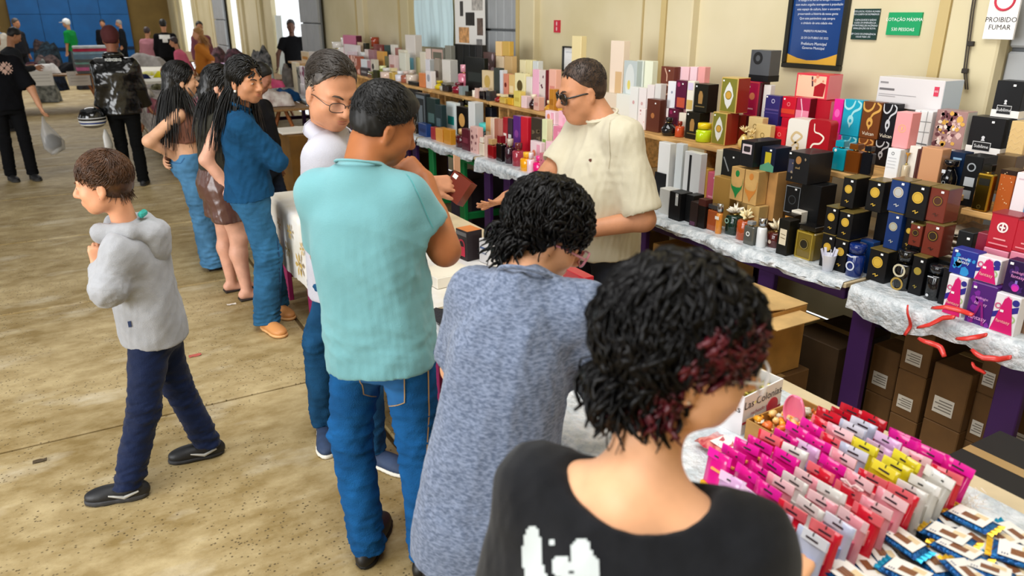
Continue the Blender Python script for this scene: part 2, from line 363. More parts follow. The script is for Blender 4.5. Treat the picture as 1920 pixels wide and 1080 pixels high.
# ---------------------------------------------------------------- selling tables
PURPLE = mat('#3c1a54', .5, noise=.12, nscale=4); GREEN = mat('#0f7a3e', .5); MAGENTA = mat('#8e1d54', .5); PINE = wood('#d2a364')
TZ = .78; SZ = 1.15
SUP = []                                    # level surfaces things may stand on: x0,x1,y0,y1,z
def table(label, x0, x1, y0, y1, z, m, top, legs_y, group, front_rail=True, lw=.10, st=True):
    o = empty('folding_table', ((x0+x1)/2, (y0+y1)/2, 0)); tag(o, label, 'table', group)
    c = np.array(o.location); b = lambda nm, mm, *a: MB().box(a[0]-c[0], a[1]-c[0], a[2]-c[1], a[3]-c[1], a[4], a[5], .004).build(nm, mm, o)
    b('tabletop', top, x0, x1, y0, y1, z-.025, z)
    if front_rail:
        for xx in (x0+.03, x1-.06): b('apron', m, xx, xx+.03, y0+.02, y1-.02, z-.09, z-.026)
    for ly in legs_y:
        for xx in (x0+.035, x1-.08):
            b('leg', m, xx, xx+.035, ly-lw/2, ly+lw/2, 0, z-.026)
        if st: b('stretcher', m, x0+.07, x1-.08, ly-.02, ly+.02, .16, .22)
    SUP.append((x0, x1, y0, y1, z)); return o
TOPW = mat('#cdbb98', .6, noise=.15, nscale=5)
BT = [('purple folding table nearest the viewer, cartons stacked beneath it', .15, 1.93, PURPLE, (.3, 1.23, 1.87)), ('purple folding table behind the seller, striped by a purple apron', 1.95, 3.52, PURPLE, (2.42, 3.4)),
      ('purple folding table left of the seller with white cover hanging over', 3.54, 5.50, PURPLE, (3.7, 5.05, 5.38)), ('green legged folding table between two purple ones', 5.52, 6.70, GREEN, (5.85, 6.50)),
      ('purple folding table just beyond the green legged table', 6.72, 8.60, PURPLE, (6.9, 7.1, 8.4)), ('folding table further along the wall with boxed perfumes', 8.62, 10.8, PURPLE, (8.8, 10.6)), ('last folding table of perfumes near the bright doorway', 10.82, 13.6, PURPLE, (11, 13.4))]
for lab, a, b_, m, ly in BT: table(lab, 2.83, 3.96, a, b_, TZ, m, TOPW, ly, 'back row of selling tables', st=a > 1)
NT = [('purple legged table under the sachets and wafers in the foreground', .25, 2.62), ('purple legged table with white printed paper hanging down its side', 2.64, 5.16)]
for lab, a, b_ in NT: table(lab, 1.06, 1.92, a, b_, .745, MAGENTA, TOPW, (a+.08, b_-.08, (a+b_)/2+.55), 'customer side tables')
# crinkled plastic covers that hang over the front edges
FILM = mat('#dfe3e6', .3, col2='#b4bdc2', nscale=22, bump=.7, bscale=40, coat=.3)
def cover(label, x0, xf, y0, y1, z, m, drop, seed, name='plastic_cover', wave=.35, amp=.012, dx=-.014):
    prof = [(x0, 0), (x0*.6+xf*.4, 0), (xf+.03, 0), (xf-.004, -.002), (xf+dx, -.03), (xf+dx, -drop*.6), (xf+dx*.8, -drop)]
    ny = int((y1-y0)/.045)+2; V = []; Fc = []; r = random.Random(seed); ph = [r.uniform(0, 6) for _ in range(5)]
    for i in range(ny):
        y = y0+(y1-y0)*i/(ny-1)
        w = 1+wave*(math.sin(y*5+ph[0])*.6+math.sin(y*13+ph[1])*.4+r.uniform(-.3, .3))
        for j, (x, dz) in enumerate(prof):
            k = amp*(math.sin(y*21+ph[2]+j)+math.sin(y*37+ph[3]+2*j)*.6)
            V.append((x-(abs(k) if j > 3 else 0), y, z+.003+(dz*w if j > 4 else dz)+(0 if j > 3 else (.0 if j < 2 else abs(k)*.15))))
    n = len(prof)
    for i in range(ny-1):
        for j in range(n-1): a = i*n+j; Fc.append((a, a+1, a+n+1, a+n))
    return tag(mesh_obj(name, V, Fc, m, smooth=True), label, 'cover')
for k, (a, b_, d) in enumerate([(.2, 1.92, .10), (1.96, 3.51, .05), (3.55, 5.49, .085), (5.53, 6.69, .06), (6.73, 8.59, .07), (8.63, 10.8, .06), (10.83, 13.5, .06)]):
    cover(['crumpled clear plastic cover over the table edge by the red ribbons', 'grey white crinkled plastic cover on the table edge behind the seller', 'white crinkled plastic cover hanging from the table left of the seller', 'white crinkled plastic cover on the green legged table', 'white crinkled plastic cover on the table past the green legged one', 'pale plastic cover on the sixth table along the wall', 'pale plastic cover on the table nearest the bright doorway'][k], 3.25, 2.83, a, b_, TZ, FILM, d, k)
PRINT = mat('#e9e7e4', .55, col2='#dcd6c8', nscale=6)
o = cover('white paper cover with gold flower prints hanging down the table side', 1.7, 1.06, 2.66, 5.16, .745, PRINT, .42, 11, 'paper_cover', .04, .004)
for i, (y, z, s) in enumerate([(4.78, .63, .035), (4.62, .50, .045), (4.52, .64, .04), (4.36, .47, .06), (4.25, .60, .035), (4.85, .45, .03)]):
    mb = MB()
    for k in range(6):
        a = k*1.047+i; mb.add([(1.028, y, z), (1.0275, y+s*math.cos(a-.3), z+s*math.sin(a-.3)), (1.0275, y+1.4*s*math.cos(a), z+1.4*s*math.sin(a)), (1.0275, y+s*math.cos(a+.3), z+s*math.sin(a+.3))], [(0, 1, 2, 3)])
    mb.build('gold_flower_print', mat('#c2a14f', .5), o)
cover('clear plastic cover on the foreground table', 1.85, 1.06, .27, 2.6, .745, FILM, .08, 14)
# pine planks that make the upper shelf, on crates
def plank(label, y0, y1, z=SZ, x0=3.28, x1=3.56):
    o = MB().box(-(x1-x0)/2, (x1-x0)/2, -(y1-y0)/2, (y1-y0)/2, -.028, 0, .003).build('shelf_plank', PINE, loc=((x0+x1)/2, (y0+y1)/2, z))
    SUP.append((x0, x1, y0, y1, z)); return tag(o, label, 'plank', 'pine planks of the upper shelf')
plank('short pine plank ending under the gold bottle', 1.80, 3.10)
plank('pine plank at the right edge carrying the orange patterned box', .62, 1.78, 1.10, 3.30, 3.56)
plank('pine plank behind the seller carrying green and crimson boxes', 3.12, 4.72)
plank('pine plank left of the seller under the amber bottles', 4.74, 6.1)
plank('pine plank under the yellow and dark red bottles', 6.12, 7.35)
plank('pine plank far along the wall under small flasks', 7.37, 9.6)
plank('farthest pine plank by the bright doorway', 9.62, 13.2)
for lab, a, b_ in (('rear pine plank above the red gift boxes', .62, 3.10), ('rear pine plank behind the seller head', 3.12, 4.72), ('rear pine plank left of the certificate', 4.74, 7.35), ('rear pine plank in the far row', 7.37, 13.2)):
    plank(lab, a, b_, SZ, 3.60, 3.88)
for k, yy in enumerate((.75, 1.25, 2.05, 2.95, 3.3, 4.5, 5.0, 5.9, 6.3, 7.2, 7.6, 9.3, 9.9, 12.6)):
    zt = SZ-.029 if not yy < 1.7 else 1.10-.029
    o = empty('wooden_crate', (3.58, yy, TZ+.003)); tag(o, f'open pine crate holding up the shelf planks, {["first", "second", "third", "fourth", "fifth", "sixth", "seventh", "eighth", "ninth", "tenth", "eleventh", "twelfth", "thirteenth", "last"][k]} from the right edge', 'crate', 'crates under the shelf planks')
    h = SZ-.0295-TZ-.003; h1 = zt-TZ-.004
    for a in (-.09, .07): MB().box(-.26, -.03, a, a+.02, 0, h1, .002).build('side_board', PINE, o); MB().box(.04, .28, a, a+.02, 0, h, .002).build('side_board', PINE, o)
    MB().box(-.26, .28, -.069, .069, 0, .02).build('bottom_board', PINE, o)
# ---------------------------------------------------------------- cartons
KRAFT = card('#6a4a25'); KRAFT2 = card('#b0813f'); KDARK = card('#3f2c15'); LBL = mat('#d8d2c6', .6)  # KRAFT is darkened to carry the shade under the tables
def carton(label, x0, x1, y0, y1, z0, z1, m, lab_at=None, group=None, open_top=False, name='carton'):
    cx, cy = (x0+x1)/2, (y0+y1)/2; o = empty(name, (cx, cy, z0)); tag(o, label, 'carton', group); a, b_, h = (x1-x0)/2, (y1-y0)/2, z1-z0
    if not open_top: MB().box(-a, a, -b_, b_, 0, h, .004).build('box_body', m, o); MB().box(-.022, .022, -b_+.004, b_-.004, h, h+.0008).build('sealing_tape', mat('#a98a58', .25), o)
    else:
        t = .006
        for q in ((-a, a, -b_, b_, 0, t), (-a, -a+t, -b_, b_, t, h), (a-t, a, -b_, b_, t, h), (-a+t, a-t, -b_, -b_+t, t, h), (-a+t, a-t, b_-t, b_, t, h)): MB().box(*q).build('side_panel', m, o)
    if lab_at:
        t0, t1, s0, s1 = lab_at
        MB().box(-a-.0012, -a-.0002, b_-2*b_*s1, b_-2*b_*s0, h*t0, h*t1).build('paper_label', LBL, o)
        for q in range(4): MB().box(-a-.0018, -a-.0013, b_-2*b_*(s1-.04), b_-2*b_*(s0+.04+.1*(q % 2)), h*(t0+(t1-t0)*(.2+.18*q)), h*(t0+(t1-t0)*(.27+.18*q))).build('printed_line', mat('#7d776d', .6), o)
    SUP.append((x0, x1, y0, y1, z1)); return o
names = ['first', 'second', 'third', 'fourth']
for ci, (uL, uR, vt, x0, h, dx, wh) in enumerate([(1637, 1690, 665, 3.02, .205, .34, 'beside the wide purple leg'), (1700, 1757, 625, 2.96, .23, .42, 'under the red ribbons'), (1752, 1826, 706, 2.95, .215, .36, 'midway along the table'), (1850, 1894, 655, 3.0, .215, .36, 'left of the right hand table leg'), (1893, 1960, 770, 3.0, .21, .36, 'right of the right hand table leg')]):
    zt = .55
    for _ in range(4): yn = y_at(x0, zt, uR); zt = z_at(x0, yn, vt)
    yf = y_at(x0, zt, uL)-.004; k = 0; z1 = zt
    n = max(1, round(zt/h)); h = zt/n
    for k in range(n):
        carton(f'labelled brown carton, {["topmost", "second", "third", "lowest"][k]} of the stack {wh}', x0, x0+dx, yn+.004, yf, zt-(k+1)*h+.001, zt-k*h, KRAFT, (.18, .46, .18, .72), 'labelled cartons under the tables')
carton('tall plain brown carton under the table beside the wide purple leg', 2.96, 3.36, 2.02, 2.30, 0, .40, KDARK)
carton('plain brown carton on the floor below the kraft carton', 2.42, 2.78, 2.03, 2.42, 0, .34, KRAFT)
o = carton('kraft carton with printed top flap standing in the aisle', 2.44, 2.74, 2.06, 2.38, .342, .66, KRAFT2)
a, b_, h = .15, .16, .318; LK = card('#d0ab70')
MB().box(-a, -.002, -b_, b_, -.002, .003).xf(Matrix.Translation((0, 0, h+.006)) @ Matrix.Rotation(R(7), 4, 'Y')).build('flap', LK, o); MB().box(.002, a, -b_, b_, h+.002, h+.006).build('flap', LK, o)
MB().box(-a-.02, a-.05, -b_-.11, -b_, -.002, .002).xf(Matrix.Translation((0, 0, h-.02))).build('flap', LK, o)
MT = Matrix(((0, 1, 0, 0), (-1, 0, 0, 0), (0, 0, 1, 0), (0, 0, 0, 1)))
text('lettering', '6 CAIXAS', .05, mat('#3c3126', .7), Matrix.Translation((-.08, .02, h+.024)) @ Matrix.Rotation(R(7), 4, 'Y') @ MT, o)
text('lettering', '24 x 12', .03, mat('#3c3126', .7), M_front(-a-.0015, 0, .22), o)
# small cartons and black tray in the dark gap at the right edge
carton('dark box on the floor behind the sachets at the right edge', 2.06, 2.45, .36, 1.05, 0, .62, mat('#141312', .6)); carton('small brown carton at the far right edge beside the wafers', 2.0, 2.3, .05, .33, 0, .66, KRAFT)
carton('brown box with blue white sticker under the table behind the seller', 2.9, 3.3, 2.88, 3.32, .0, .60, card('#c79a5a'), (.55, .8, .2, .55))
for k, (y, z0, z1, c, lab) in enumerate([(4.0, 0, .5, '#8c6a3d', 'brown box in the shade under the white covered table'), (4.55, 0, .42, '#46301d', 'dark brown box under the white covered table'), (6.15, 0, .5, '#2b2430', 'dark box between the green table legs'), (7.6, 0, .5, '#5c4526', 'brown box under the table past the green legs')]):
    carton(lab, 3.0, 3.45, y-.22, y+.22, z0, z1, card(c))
# red ribbon handles around a clear bag hanging at the table corner
RED = mat('#d8382f', .35, coat=.3)
for k, (pts, lab) in enumerate([([(1702, 572), (1706, 595), (1704, 612), (1698, 628)], 'red ribbon hanging straight down from the corner of the table'), ([(1720, 614), (1745, 608), (1765, 597), (1792, 594)], 'red ribbon sweeping right along the table edge'), ([(1722, 634), (1745, 642), (1760, 652), (1773, 668)], 'red ribbon lying across the top carton label'), ([(1793, 634), (1815, 634), (1835, 632), (1852, 627)], 'red ribbon loop below the table edge, mid right'), ([(1822, 655), (1845, 670), (1870, 675), (1898, 669)], 'red ribbon curling over the carton at the right'), ([(1824, 680), (1832, 690), (1845, 702)], 'short red ribbon end hanging over a carton'), ([(1747, 577), (1775, 575), (1800, 584), (1826, 590)], 'thin red ribbon lying on the plastic under the pink cone')]):
    x = 2.79-.005*k if k != 6 else 2.805
    P = [on_x(u, v, x) for u, v in pts]; c = P[0]
    P2 = []
    for i in range(len(P)-1):
        for t in (0, .33, .66): P2.append(P[i]*(1-t)+P[i+1]*t)
    P2.append(P[-1])
    tag(MB().tube([tuple(p-c+np.array([-.01*math.sin(i*.8), 0, 0])) for i, p in enumerate(P2)], [.004+.008*math.sin(.35+2.4*i/len(P2)) for i in range(len(P2))], 8, True, .45).build('red_ribbon', RED, loc=c, smooth=True), lab, 'ribbon', 'red ribbons at the table corner')
# ---------------------------------------------------------------- perfume boxes and bottles on the back tables
WHITE = '#eceae6'; STK = mat('#f2f2f0', .5)
SEEN = {}
def support(x, y, z, tol=.09):
    best = None
    for (x0, x1, y0, y1, zz) in SUP:
        if x0-.005 <= x <= x1+.005 and y0-.01 <= y <= y1+.01 and abs(zz-z) < tol and (best is None or abs(zz-z) < abs(best-z)): best = zz
    return best
def span(X, uL, uR, vt, vb, z):
    if z is None:
        z = .95
        for _ in range(5): yn = y_at(X, z, uR); z = z_at(X, yn, vb)
    yn = y_at(X, z, uR); yf = y_at(X, z, uL)
    return yn, yf, z, z_at(X, yn, vt)
def k_smooth(k): return k == 'snake'
def shape_poly(kind, a, hw, hh):
    """outline points on a front face; s from far (0) to near (1), t upwards"""
    q = lambda s, t: (hw-2*hw*s, 2*hh*t)
    if kind == 'rect': s0, t0, s1, t1 = a; return [[q(s0, t0), q(s1, t0), q(s1, t1), q(s0, t1)]]
    if kind == 'disc': s, t, r = a; c = q(s, t); return [[(c[0]+r*2*hw*math.cos(x), c[1]+r*2*hw*math.sin(x)) for x in np.linspace(0, 2*math.pi, 21)[:-1]]]
    if kind == 'oval': s, t, rs, rt = a; c = q(s, t); return [[(c[0]+rs*2*hw*math.cos(x), c[1]+rt*2*hh*math.sin(x)) for x in np.linspace(0, 2*math.pi, 17)[:-1]]]
    if kind == 'poly': return [[q(s, t) for s, t in a]]
    if kind == 'ring':
        s, t, r0, r1 = a; c = q(s, t); A = np.linspace(0, 2*math.pi, 21); out = []
        for i in range(20): out.append([(c[0]+r*2*hw*math.cos(x), c[1]+r*2*hw*math.sin(x)) for r, x in ((r0, A[i]), (r1, A[i]), (r1, A[i+1]), (r0, A[i+1]))])
        return out
    if kind == 'frame': s0, t0, s1, t1, w = a; return [[q(*p) for p in r_] for r_ in ([(s0, t0), (s1, t0), (s1-w, t0+w), (s0+w, t0+w)], [(s1, t0), (s1, t1), (s1-w, t1-w), (s1-w, t0+w)], [(s1, t1), (s0, t1), (s0+w, t1-w), (s1-w, t1-w)], [(s0, t1), (s0, t0), (s0+w, t0+w), (s0+w, t1-w)])]
    if kind in ('line', 'snake'):
        pts, w = a; P = [np.array(q(s, t)) for s, t in pts]; w *= 2*hw; out = []
        if len(P) > 2:
            E_ = [2*P[0]-P[1]]+P+[2*P[-1]-P[-2]]; D = []
            for i in range(1, len(E_)-2):
                for u in np.linspace(0, 1, 7)[:-1]:
                    p0, p1, p2, p3 = E_[i-1:i+3]; D.append(.5*(2*p1+(p2-p0)*u+(2*p0-5*p1+4*p2-p3)*u*u+(3*p1-p0-3*p2+p3)*u**3) if k_smooth(kind) else p1+(p2-p1)*u)
            P = D+[P[-1]]
        N_ = []
        for i in range(len(P)):
            d = P[min(i+1, len(P)-1)]-P[max(i-1, 0)]; N_.append(np.array([-d[1], d[0]])/(np.linalg.norm(d)+1e-9)*w/2*(1 if kind == 'line' else .45+.55*math.sin(math.pi*(.08+.84*i/len(P)))))
        for i in range(len(P)-1): out.append([tuple(P[i]-N_[i]), tuple(P[i+1]-N_[i+1]), tuple(P[i+1]+N_[i+1]), tuple(P[i]+N_[i])])
        return out
    if kind == 'blobs':
        n, rr, seed = a; r = random.Random(seed); out = []
        for _ in range(n):
            s, t, R_ = r.uniform(.08, .92), r.uniform(.05, .95), rr*r.uniform(.5, 1.4); c = q(s, t)
            out.append([(c[0]+R_*2*hw*math.cos(x)*r.uniform(.45, 1.1), c[1]+R_*2*hw*math.sin(x)*r.uniform(.5, 1.2)) for x in np.linspace(0, 2*math.pi, 9)[:-1]])
        return out
PNAME = dict(rect='printed_panel', disc='emblem', oval='emblem', poly='printed_shape', ring='ring_print', frame='frame_print', line='line_print', snake='snake_print', blobs='pattern_print', text='lettering', sticker='price_sticker')
def add_prints(o, hx, hw, hh, prints):
    lay = 0
    for p in prints:
        k, col = p[0], p[-1]; lay += 1; x = -hx-.0004-.0004*lay
        if k == 'text':
            _, s, t, size, st, _c = p
            text('lettering', st, size, mat(col, .5), M_front(x-.0003, hw-2*hw*s, 2*hh*t), o); continue
        if k == 'sticker':
            s, t = p[1], p[2]; polys = shape_poly('rect', (s, t, s+.2*min(1, .06/(2*hw)), t+.045*min(2, .2/(2*hh))), hw, hh); mm = STK
        else: polys = shape_poly(k, p[1:-1] if k not in ('poly',) else p[1], hw, hh); mm = metal(col[1:]) if col[0] == '!' else mat(col, .4)
        V = []; Fc = []
        for P in polys:
            n = len(V); V += [(x, a, b_) for a, b_ in P]; Fc.append(tuple(range(n, n+len(P))))
        # keep the print on the face
        V = [(a, max(-hw, min(hw, b_)), max(0, min(2*hh, c))) for a, b_, c in V]
        q = mesh_obj(PNAME[k], V, Fc, mm, o)
        if k == 'blobs': q['kind'] = 'stuff'
BOXES = []
def fit(b, trim=True):
    """keeps a new thing (x0,x1,y0,y1,z0,z1) clear of what already stands there"""
    b = list(b)
    for _ in range(4):
        hit = False
        for q in BOXES:
            pen = [min(b[2*a+1], q[2*a+1])-max(b[2*a], q[2*a]) for a in range(3)]
            if min(pen) <= .0012: continue
            hit = True; pen2 = [pen[0]*.7, pen[1], pen[2]*1.5]; a = pen2.index(min(pen2)); e = .0015
            hi = b[2*a]+b[2*a+1] > q[2*a]+q[2*a+1]
            if a == 2 and hi: b[4] += pen[2]; b[5] += pen[2]; continue
            size = b[2*a+1]-b[2*a]
            if trim and (pen[a] < size*.55 or a == 2):
                if hi: b[2*a] += pen[a]+e
                else: b[2*a+1] -= pen[a]+e
            else:
                d = (pen[a]+e)*(1 if hi else -1); b[2*a] += d; b[2*a+1] += d
        if not hit: break
    BOXES.append(tuple(b)); return b
def label_for(label, o):
    SEEN.setdefault(label, []).append(o); return label
def pbox(label, X, uL, uR, vt, vb=None, col='#111111', dep=None, z=None, prints=(), group='boxed perfumes', cat='perfume box', name='perfume_box', rnd=.002, m=None, lid=None, yaw=0, side=None):
    yn, yf, z0, z1 = span(X, uL, uR, vt, vb, z)
    w = max(.02, yf-yn-.002); dep = dep or min(.09, w*.95); cy = (yn+yf)/2
    s = support(X+dep/2, cy, z0, .13 if z is None else .06)
    if s is not None: z0 = s+.0015
    h = max(.03, z1-z0)
    x0_, x1_, y0_, y1_, z0, z1_ = fit((X, X+dep, cy-w/2, cy+w/2, z0, z0+h)); X, dep, cy, w, h = x0_, x1_-x0_, (y0_+y1_)/2, y1_-y0_, max(.02, z1_-z0); yn, yf = y0_, y1_
    mm = m or paper(col)
    if rnd > .004:
        mb = MB(); r = min(rnd, w*.3); pts = [(-w/2, 0), (w/2, 0)]+[(w/2-r+r*math.cos(a), h-r+r*math.sin(a)) for a in np.linspace(0, 1.57, 6)]+[(-w/2+r+r*math.cos(a), h-r+r*math.sin(a)) for a in np.linspace(1.57, 3.14, 6)]
        mb.prism(pts, -dep/2, dep/2).xf(Matrix(((0, 0, 1, 0), (1, 0, 0, 0), (0, 1, 0, 0), (0, 0, 0, 1)))); o = mb.build(name, mm, loc=(X+dep/2, cy, z0))
    else: o = MB().box(-dep/2, dep/2, -w/2, w/2, 0, h, .0022).build(name, mm, loc=(X+dep/2, cy, z0))
    if side:
        MB().box(-dep/2+.003, dep/2-.003, -w/2-.0007, -w/2-.0001, .003, h-.003).build('side_panel', paper(side), o)
    if lid: MB().box(-dep/2-.001, dep/2+.001, -w/2-.001, w/2+.001, h*lid[0], h*lid[1]+(.0008 if lid[1] == 1 else 0), .0004).build('band', paper(lid[2]), o)
    add_prints(o, dep/2+(.001 if lid else 0), w/2-.001, h/2, prints)
    if yaw: o.rotation_euler.z = yaw
    tag(o, label_for(label, o), cat, group)
    SUP.append((X-.005, X+dep+.01, yn, yf, z0+h)); return o
def pbottle(label, X, uL, uR, vt, vb=None, col='#222222', cap='#111111', shape='rect', capf=.28, z=None, group='perfume bottles', cat='perfume bottle', glass=.0, neckc='!c9b06a', deco=None, prints=(), capw=.5):
    yn, yf, z0, z1 = span(X, uL, uR, vt, vb, z); w = max(.012, yf-yn); cy = (yn+yf)/2
    d = w if shape in ('cyl', 'cone', 'urn') else w*.6
    s = support(X+d/2, cy, z0, .13 if z is None else .06)
    if s is not None: z0 = s+.0015
    h = max(.04, z1-z0); hb = h*(1-capf); q_ = 1.0 if deco != 'flower' else 1.1; b_ = fit((X+d/2-d/2*q_, X+d/2+d/2*q_, cy-w/2*q_, cy+w/2*q_, z0, z0+h), False); X = (b_[0]+b_[1])/2-d/2; cy = (b_[2]+b_[3])/2; z0 = b_[4]; o = empty('perfume_bottle', (X+d/2, cy, z0)); tag(o, label_for(label, o), cat, group)
    g = (lambda c: metal(c[1:]) if c[0] == '!' else mat(c, .12, coat=.6, trans=glass))
    r = w/2
    if shape == 'rect': MB().box(-d/2, d/2, -r, r, 0, hb, min(.006, w*.15)).build('body', g(col), o); hx = d/2
    elif shape == 'cyl': MB().lathe([(r*.9, 0), (r, hb*.04), (r, hb*.9), (r*.85, hb*.98), (r*.5, hb)], 18).build('body', g(col), o, smooth=True); hx = r
    elif shape == 'urn': MB().lathe([(r*.6, 0), (r*.85, hb*.1), (r, hb*.35), (r*.95, hb*.6), (r*.6, hb*.85), (r*.4, hb)], 18).build('body', g(col), o, smooth=True); hx = r
    elif shape == 'cone': MB().lathe([(r, 0), (r*1.0, hb*.05), (r*.25, hb)], 18).build('body', g(col), o, smooth=True); hx = r*.8
    nr = r*.32; MB().lathe([(nr, hb), (nr*1.1, hb+h*.02), (nr, hb+h*.05)], 12).build('collar', g(neckc), o, smooth=True)
    cr = r*capw; c0 = hb+h*.045
    if deco == 'flower':
        mb = MB(); rr = random.Random(int(uL*7))
        for k in range(14):
            a, e = rr.uniform(0, 6.28), rr.uniform(-.2, 1.3); L = r*rr.uniform(.8, 1.15)
            p = Vector((math.cos(a)*math.cos(e)*L, math.sin(a)*math.cos(e)*L, c0+capf*h*.35+math.sin(e)*L)); mb.tube([Vector((0, 0, c0+capf*h*.2)), (p+Vector((0, 0, c0+.3*capf*h)))*.5, p], [r*.12, r*.3, r*.08], 6, True, .5)
        mb.build('flower_cap', g(cap), o, smooth=True)
    elif deco == 'ball': MB().lathe([(cr*math.sin(t)+.0005, c0+cr-cr*math.cos(t)) for t in np.linspace(.2, 3.0, 9)], 14).build('ball_cap', g(cap), o, smooth=True)
    elif deco == 'funnel': MB().lathe([(cr*.2, c0), (cr*.25, c0+capf*h*.6), (cr*1.3, h)], 12).build('funnel_cap', g(cap), o, smooth=True)
    else: MB().lathe([(cr, c0), (cr, h-.003), (cr*.9, h)], 14).build('cap', g(cap), o, smooth=True) if shape != 'rect' else MB().box(-min(d/2, cr), min(d/2, cr), -cr, cr, c0, h, .002).build('cap', g(cap), o)
    if prints: add_prints(o, hx+.0005, r*.8, hb/2, prints)
    SUP.append((X-.005, X+d, yn, yf, z0+h)); return o
GOLD = '!d9b34a'; G2 = '#cfa93f'; SILV = '!c9ccd0'
def disc(c=G2, inner='#a98422', s=.5, t=.62, r=.30): return [('disc', s, t, r, c), ('ring', s, t, r*.72, r*.8, inner), ('line', [(s-.14, .22), (s, .26), (s+.02, .18), (s+.16, .24)], .045, c)]
# ---------------------------------------------------------------- right hand stretch: front rows on the table top
def XT(u, v): return min(3.2, max(2.845, on_z(u, v, TZ+.003)[0]))
def XS(u, v): return min(3.5, max(3.29, on_z(u, v, SZ+.002)[0]))
def T(label, uL, uR, vt, vb, col, **k): return pbox(label, XT(uR, vb), uL, uR, vt, vb, col, z=TZ, **k)
def TB(label, uL, uR, vt, vb, col, cap, **k): return pbottle(label, XT(uR, vb), uL, uR, vt, vb, col, cap, z=TZ, **k)
def S(label, uL, uR, vt, vb, col, X=None, **k): return pbox(label, X or XS(uR, vb), uL, uR, vt, vb, col, z=SZ, **k)
def SB(label, uL, uR, vt, vb, col, cap, X=None, **k): return pbottle(label, X or XS(uR, vb), uL, uR, vt, vb, col, cap, z=SZ, **k)
K = '#121214'; SK = ('sticker', .62, .86)
T('pale grey box on the cover close behind the seller back', 1234, 1252, 357, 404, '#c9c9c4', dep=.08)
T('black box with a white side strip, next to the pale grey box', 1252, 1273, 364, 416, K, dep=.09, prints=[('rect', .55, .55, .8, .98, '#b9bcbd'), SK])
T('wide plain black box behind the slim dark brown box', 1276, 1297, 368, 419, '#17181a', dep=.08)
T('slim dark brown box with purple foot on the table edge', 1291, 1305, 381, 426, '#2d211f', prints=[('rect', .1, .04, .8, .2, '#5b3350')])
T('tall black box with maroon top, left of the reddish bottle', 1306, 1319, 376, 430, '#17110f', lid=(.78, 1, '#4a1f1b'))
TB('reddish brown flat bottle with chrome and black shoulders', 1318, 1337, 386, 434, '#a04e26', '#3a3a3c', capf=.2, capw=.9, neckc=SILV)
TB('slim orange tube bottle with white band and silver cap', 1337, 1346, 384, 440, '#d98a34', SILV, shape='cyl', capf=.3, capw=.9, prints=[('rect', 0, .7, 1, .85, '#eee9df')])
TB('round dark green bottle with white flower shaped top', 1346, 1370, 396, 445, '#0b2a20', '#e6e0cf', shape='cyl', capf=.26, deco='flower', prints=[('ring', .35, .72, .12, .2, '#8fb4a4')])
TB('round rust orange bottle with cream flower shaped top', 1370, 1393, 402, 453, '#a84618', '#ead9a8', shape='cyl', capf=.28, deco='flower')
TB('grey square bottle with white crescent mark', 1391, 1409, 418, 462, '#55554f', '#8b8f92', capf=.2, prints=[('ring', .5, .6, .14, .24, '#e6e6e2')])
TB('silver white cylinder bottle with metal top at the table edge', 1411, 1425, 412, 466, '#dfe0e0', SILV, shape='cyl', capf=.3, capw=.8)
TB('dark wine bottle under a big cream ruffled cap', 1428, 1453, 420, 468, '#4e1a16', '#e8d9b9', shape='cyl', capf=.42, deco='flower', prints=[('disc', .5, .4, .14, '#c9b7a4')])
T('tall black box with a cream paper label on its front', 1453, 1473, 415, 481, '#15140f', dep=.07, prints=[('rect', .2, .3, .85, .74, '#d8ccb0'), ('line', [(.3, .6), (.75, .58)], .05, '#6b5a3c'), ('line', [(.3, .5), (.75, .48)], .05, '#6b5a3c')])
T('black box with orange framed window behind the cream labelled box', 1446, 1466, 402, 470, '#1d150d', dep=.06, prints=[('frame', .12, .6, .9, .95, .06, '#c98a3c'), ('rect', .5, .6, .85, .92, '#b9701f')])
TB('squat olive gold bottle with round dark medallion and black lid', 1486, 1521, 428, 491, '#6e5a16', '#0d0d0d', capf=.18, capw=.95, prints=[('frame', .0, .02, 1, .98, .05, '#a58c33'), ('disc', .5, .55, .3, '#221c0e'), ('ring', .5, .55, .24, .28, '#94803b')])
X1 = XT(1558, 505)
def gold(label, X, uL, uR, vt, vb, z=None, col=K, c=G2, **k): return pbox(label, X, uL, uR, vt, vb, col, z=z, dep=k.pop('dep', .085), prints=disc(c)+[SK]+k.pop('prints', []), lid=k.pop('lid', (.975, 1, '#6b5a2a')), **k)
gold('black gold disc box in the bottom tier, behind the white cup, left one', X1, 1534, 1557, 442, 503, z=TZ); gold('black gold disc box in the bottom tier, behind the white cup, right one', X1, 1558, 1582, 452, 512, z=TZ)
gold('black gold disc box in the middle tier, left of a pair', X1, 1542, 1565, 391, 446); gold('black gold disc box in the middle tier, right of a pair', X1, 1567, 1592, 401, 456, dep=.13)
gold('black gold disc box alone on top of the tier beside the pine plank', X1+.04, 1573, 1597, 338, 398, dep=.1); gold('black half lit gold disc box on top of the tier, left of the blue box', X1+.075, 1620, 1650, 342, 400, dep=.09)
pbox('black filler box standing for the dark gap behind the gold disc tiers', X1+.10, 1604, 1640, 352, None, '#131315', z=TZ, dep=.08)  # black box put in for the darkness behind the tiers
o = empty('paper_cup', on_z(1551, 507, TZ+.005)); tag(o, 'white paper cup of perfume test strips on the table edge', 'cup')
MB().lathe([(.022, 0), (.031, .075), (.033, .078), (.030, .074), (.021, .004)], 18).build('cup_body', mat('#e6e6ee', .6), o, smooth=True)
